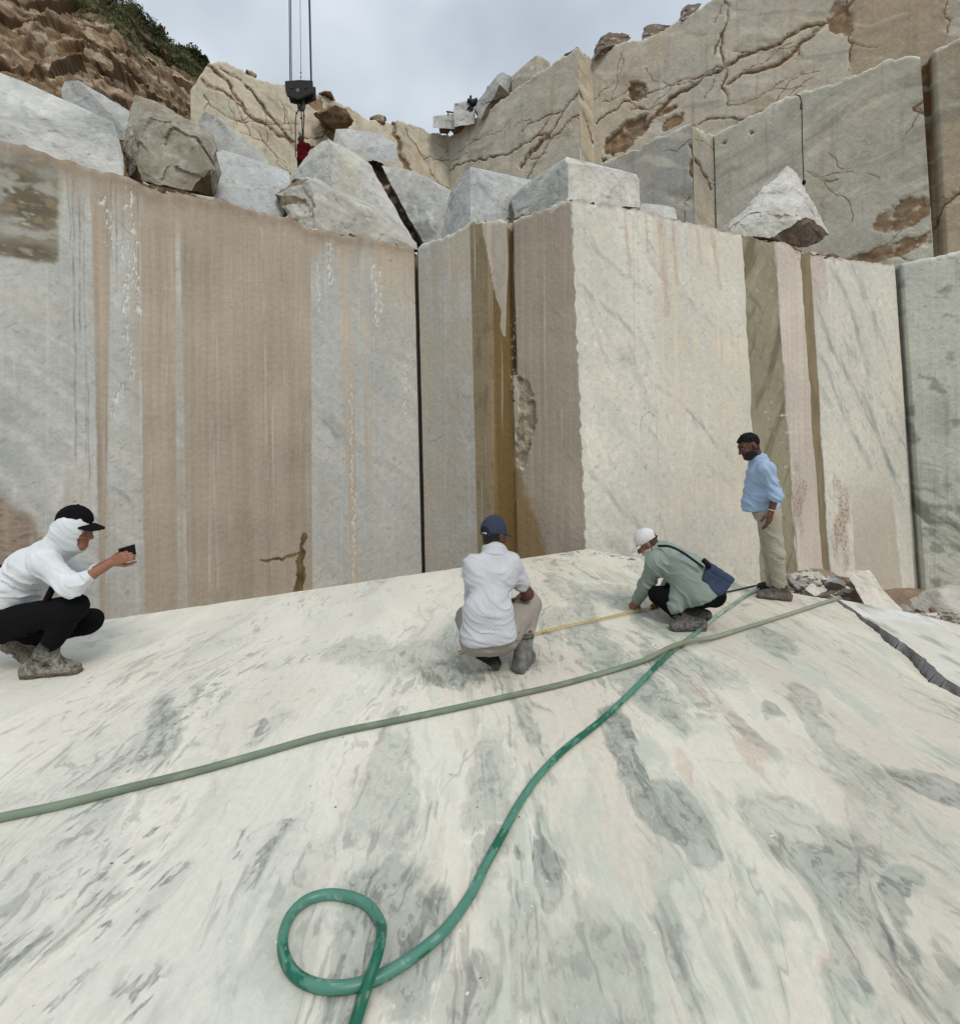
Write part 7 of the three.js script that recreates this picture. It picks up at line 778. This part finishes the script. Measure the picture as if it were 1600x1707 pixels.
// ───────── rubble, broken slab, chips ─────────
{
  const pts = (c, rx, ry, rz, r, n = 12) => { const P = []; for (let i = 0; i < n; i++) { const z = r() * 2 - 1, a = r() * 6.283, s = Math.sqrt(1 - z * z); P.push(V3(c.x + rx * s * Math.cos(a), c.y + ry * z, c.z + rz * s * Math.sin(a))); } return P; };
  const slabP = [[1410, 952, 6.35], [1422, 949, 6.5], [1448, 952, 6.45], [1502, 1016, 5.85], [1492, 1024, 5.75], [1445, 1012, 5.75], [1412, 962, 6.25], [1418, 966, 6.5], [1450, 1022, 6.0], [1496, 1030, 6.0]].map((q) => at(...q));
  tag(mesh('broken_slab', rockGeo(slabP, { seed: 81, amp: 0.018, freq: 4, cell: 0.035, color: blockColor({ seed: 81, base: lin(216, 211, 200), alt: lin(200, 194, 182), warm: 0.3 }) }), M_ROCK), 'pale broken slab tilted in the trench beside the rubble heap', 'stone slab');
  const STN = [[1323, 962, 0.10, 'small white stone at the left end of the rubble heap'], [1338, 957, 0.09, 'round white stone on the rubble heap, second from its left end'], [1352, 965, 0.15, 'white flat stone in the middle of the rubble heap'], [1361, 984, 0.17, 'large pale angular stone low on the rubble heap'], [1372, 962, 0.10, 'cream stone on the right shoulder of the rubble heap'], [1390, 972, 0.14, 'grey pointed stone at the right end of the rubble heap'], [1345, 950, 0.07, 'small white stone on top of the rubble heap'], [1508, 1018, 0.12, 'grey stone wedged at the foot of the tilted slab'], [1536, 1022, 0.09, 'brown stone in the trench right of the tilted slab'], [1555, 1020, 0.08, 'small brown stone right of the trench middle'], [1585, 1030, 0.13, 'grey pointed stone near the right picture edge in the trench'], [1328, 975, 0.12, 'grey stone low at the left of the rubble heap']];
  STN.forEach(([x, y, s, lab], i) => { const r = rng(300 + i), far = x > 1500, c = at(x, y, far ? 6.3 : 6.15 - (y - 950) * 0.006), brown = /brown/.test(lab), grey = /grey/.test(lab); tag(mesh('stone', rockGeo(pts(c, s, s * 0.7, s * 0.9, r), { seed: i, amp: 0.018, freq: 6, cell: 0.035, color: blockColor({ seed: i * 3, base: brown ? lin(132, 108, 90) : grey ? lin(158, 156, 150) : lin(214, 210, 200), alt: brown ? lin(110, 90, 74) : grey ? lin(140, 138, 132) : lin(196, 190, 178), soil: 0.5 }) }), M_ROCK), lab, 'stone', 'loose stones in the trench'); });
  // heap of small rubble
  const gs = [], r = rng(77); const heap = (n, f, s0, s1) => { for (let i = 0; i < n; i++) { const [c, k] = f(r()), s = mixf(s0, s1, r() ** 2.5) * k, w = r(), base = w < 0.55 ? lin(220, 216, 206) : w < 0.8 ? lin(176, 164, 148) : lin(128, 108, 88); gs.push(rockGeo(pts(c, s * (0.7 + r() * 0.6), s * 0.6, s * (0.7 + r() * 0.5), r, 9), { seed: i, amp: s * 0.12, freq: 5, cell: 0.09, color: (p, n2_, q) => { const v = 1 + 0.25 * fbm3(p.x * 9, p.y * 9, p.z * 9, 2); q[0] = base[0] * v; q[1] = base[1] * v; q[2] = base[2] * v; } })); } };
  heap(230, () => { const x = mixf(1296, 1412, r()), top = 956 + Math.abs(x - 1350) * 0.22; return [at(x, mixf(top, 1010, r()), mixf(6.0, 6.7, r())), 1]; }, 0.02, 0.10);
  heap(150, () => { const x = mixf(1490, 1620, r()); return [at(x, mixf(1022, 1050, r()) , mixf(5.6, 6.8, r())), 1]; }, 0.02, 0.09);
  tag(mesh('rubble', mergeGeometries(gs), M_ROCK), 'small broken stones heaped in the trench at the foot of the right wall', null, null, 'stuff');
  const mg = []; const mound = (x, y, d, rx, ry, rz, sd) => { const q = new THREE.SphereGeometry(1, 48, 24, 0, 6.2832, 0, 1.6); const P = q.attributes.position, c = at(x, y, d); const col = []; for (let i = 0; i < P.count; i++) { const a = V3(P.getX(i) * rx, P.getY(i) * ry, P.getZ(i) * rz), n = fbm3(a.x * 2.2 + sd, a.y * 2.2, a.z * 2.2, 4); a.multiplyScalar(1 + 0.28 * n); P.setXYZ(i, c.x + a.x, c.y + a.y, c.z + a.z); const k = 1 + 0.5 * n; const b = sd > 2 ? lin(196, 192, 184) : lin(146, 128, 108); col.push(b[0] * k, b[1] * k, b[2] * k); } q.setAttribute('color', new THREE.Float32BufferAttribute(col, 3)); q.computeVertexNormals(); mg.push(q); };
  mound(1352, 1030, 6.7, 0.9, 0.62, 0.5, 1); mound(1530, 1030, 7.6, 0.75, 0.44, 0.5, 2); mound(1600, 1040, 7.2, 0.7, 0.55, 0.5, 3); mound(1420, 1040, 6.9, 0.5, 0.5, 0.4, 1.5);
  tag(mesh('soil_mound', mergeGeometries(mg), M_ROCK), 'dusty mounds of soil and stone powder at the wall foot', null, null, 'stuff');
  // chips and grit lying on the floor
  { const fg = [], q = rng(909), bk = mainPoly.filter((p) => p.z < -4); for (let i = 0; i < 150; i++) { const lip = i < 70; let c; if (lip) { const a = onFloor(mixf(945, 1075, q()), 0 + 931); const px = mixf(930, 1085, q()), edge = px < 980 ? mixf(915, 923, (980 - px) / 50) : mixf(915, 935, (px - 980) / 105); c = onFloor(px, edge + 2 + 10 * q() * q()); } else c = onFloor(mixf(60, 1560, q()), mixf(1000, 1650, q() ** 1.6)); if (c.z > -1.3 || (!lip && c.x > 2.2)) continue; const s = lip ? mixf(0.01, 0.045, q() ** 2.5) : mixf(0.003, 0.009, q() ** 3), w = q(), b = w < 0.85 ? lin(216, 214, 206) : lin(120, 118, 112); c.y = s * 0.15; fg.push(rockGeo(pts(c, s * 1.4, s * 0.45, s, q, 8), { seed: i, amp: s * 0.1, freq: 8, cell: 0.12, color: (p, n, o) => { o[0] = b[0]; o[1] = b[1]; o[2] = b[2]; } })); }
    tag(mesh('floor_grit', mergeGeometries(fg), M_ROCK), 'small chips and flakes of marble scattered on the floor and along its far lip', null, null, 'stuff'); }
  // crumbs along the wall tops
  const cr = [], r2 = rng(99); const along = (f, pts2, n, s0, s1) => { const P = wallTop(f, pts2), cu = cumLen(P); for (let i = 0; i < n; i++) { const [u, v] = lerpPoly(P, cu, r2()); const s = mixf(s0, s1, r2() ** 3), c = f.pos(u, v + s * 0.4 - 0.02, -0.06 - r2() * 0.3), w = r2(), b = w < 0.5 ? lin(120, 96, 74) : w < 0.75 ? lin(160, 144, 122) : lin(208, 202, 190); cr.push(rockGeo(pts(c, s * 1.3, s * 0.7, s, r2, 8), { seed: i, amp: s * 0.12, freq: 6, cell: 0.12, color: (p, n, q) => { q[0] = b[0]; q[1] = b[1]; q[2] = b[2]; } })); } };
  along(f0, [[0, 232], [155, 280], [205, 293], [330, 326], [420, 350], [510, 378], [600, 393], [690, 413]], 230, 0.015, 0.09); along(f1, [[690, 413], [783, 370], [828, 362], [870, 358], [953, 330]], 110, 0.015, 0.07); along(f2, [[953, 330], [1100, 357], [1213, 385], [1310, 403], [1370, 425], [1490, 440]], 230, 0.015, 0.07); along(f2, [[1290, 402], [1340, 420], [1400, 430]], 70, 0.03, 0.13);
  tag(mesh('stone_chips', mergeGeometries(cr), M_ROCK), 'crumbs of stone and soil along the tops of the sawn walls', null, null, 'stuff');
}
// ───────── scrub on the hill crest ─────────
{
  const leaf = std({ vertexColors: true, roughness: 0.9, side: THREE.DoubleSide });
  const shrub = (label, x, y, d, rx, ry, n, sd, loose, dark = 1) => { const r = rng(sd), c = at(x, y, d), g = thing('shrub', label, 'shrub', 'shrubs on the hill crest', c), pos = [], col = [];
    for (let i = 0; i < n; i++) { const cl = Math.floor(r() * 22), q = rng(sd * 31 + cl), a = q() * 6.283, h = q() * 2 - 1, s = 0.75 * Math.cbrt(q()), cx = rx * s * Math.sqrt(1 - h * h) * Math.cos(a), cy = ry * s * h, cz = rx * s * Math.sqrt(1 - h * h) * Math.sin(a), sp = loose ? 0.28 : 0.42; const p = V3(cx + rx * sp * (r() - 0.5) * 1.6, cy + ry * sp * (r() - 0.5) * 1.6, cz + rx * sp * (r() - 0.5) * 1.6), L = 0.05 + 0.06 * r(), e = V3(r() - 0.5, r() - 0.5, r() - 0.5).normalize(), t = V3(r() - 0.5, r() - 0.5, r() - 0.5).cross(e).normalize().multiplyScalar(L * 0.45); const A = p.clone().addScaledVector(e, L), B = p.clone().add(t), D2 = p.clone().sub(t), E2 = p.clone().addScaledVector(e, -L); pos.push(A.x, A.y, A.z, B.x, B.y, B.z, D2.x, D2.y, D2.z, B.x, B.y, B.z, E2.x, E2.y, E2.z, D2.x, D2.y, D2.z); const k = (0.6 + 0.8 * q() + 0.3 * r()) * dark; for (let j = 0; j < 6; j++) col.push(0.060 * k, 0.078 * k, 0.036 * k); }
    const ge = new THREE.BufferGeometry(); ge.setAttribute('position', new THREE.Float32BufferAttribute(pos, 3)); ge.setAttribute('color', new THREE.Float32BufferAttribute(col, 3)); ge.computeVertexNormals(); mesh('foliage', ge, leaf, g);
    const st = []; for (let i = 0; i < 6; i++) { const a = r() * 6.283; st.push(new THREE.TubeGeometry(new THREE.CatmullRomCurve3([V3(0, -ry * 1.2, 0), V3(rx * 0.3 * Math.cos(a), -ry * 0.2, rx * 0.3 * Math.sin(a)), V3(rx * 0.7 * Math.cos(a), ry * 0.6, rx * 0.7 * Math.sin(a))]), 8, 0.025, 5)); } mesh('stem', mergeGeometries(st), std({ color: 0x4a3b2c, roughness: 0.9 }), g); };
  shrub('thin airy bush against the sky, highest right of the hill crest', 266, 58, 20.6, 0.38, 0.55, 420, 401, true); shrub('low spreading bush on the crest just above the back cliff', 318, 93, 21.2, 0.75, 0.35, 600, 402, true); shrub('tiny bush at the crest above the cliff start', 337, 103, 21.4, 0.35, 0.3, 300, 403, true);
  shrub('dark bush below the airy bush on the hill edge', 245, 62, 20.2, 0.95, 0.7, 1300, 404, false, 0.75); shrub('wide dark bush in the middle of the hill edge', 275, 100, 20.6, 0.95, 0.65, 1300, 405, false, 0.75); shrub('dark bush lowest on the hill edge near the cliff', 302, 128, 20.6, 0.75, 0.5, 1000, 406, false, 0.8); shrub('broad dark bush high on the hill edge', 200, 30, 19.6, 1.1, 0.6, 1400, 407, false, 0.8); shrub('leafy bush topmost in view on the hill edge', 160, 8, 19.2, 1.0, 0.5, 1200, 408, false, 0.9);
}
renderer.render(scene, camera);
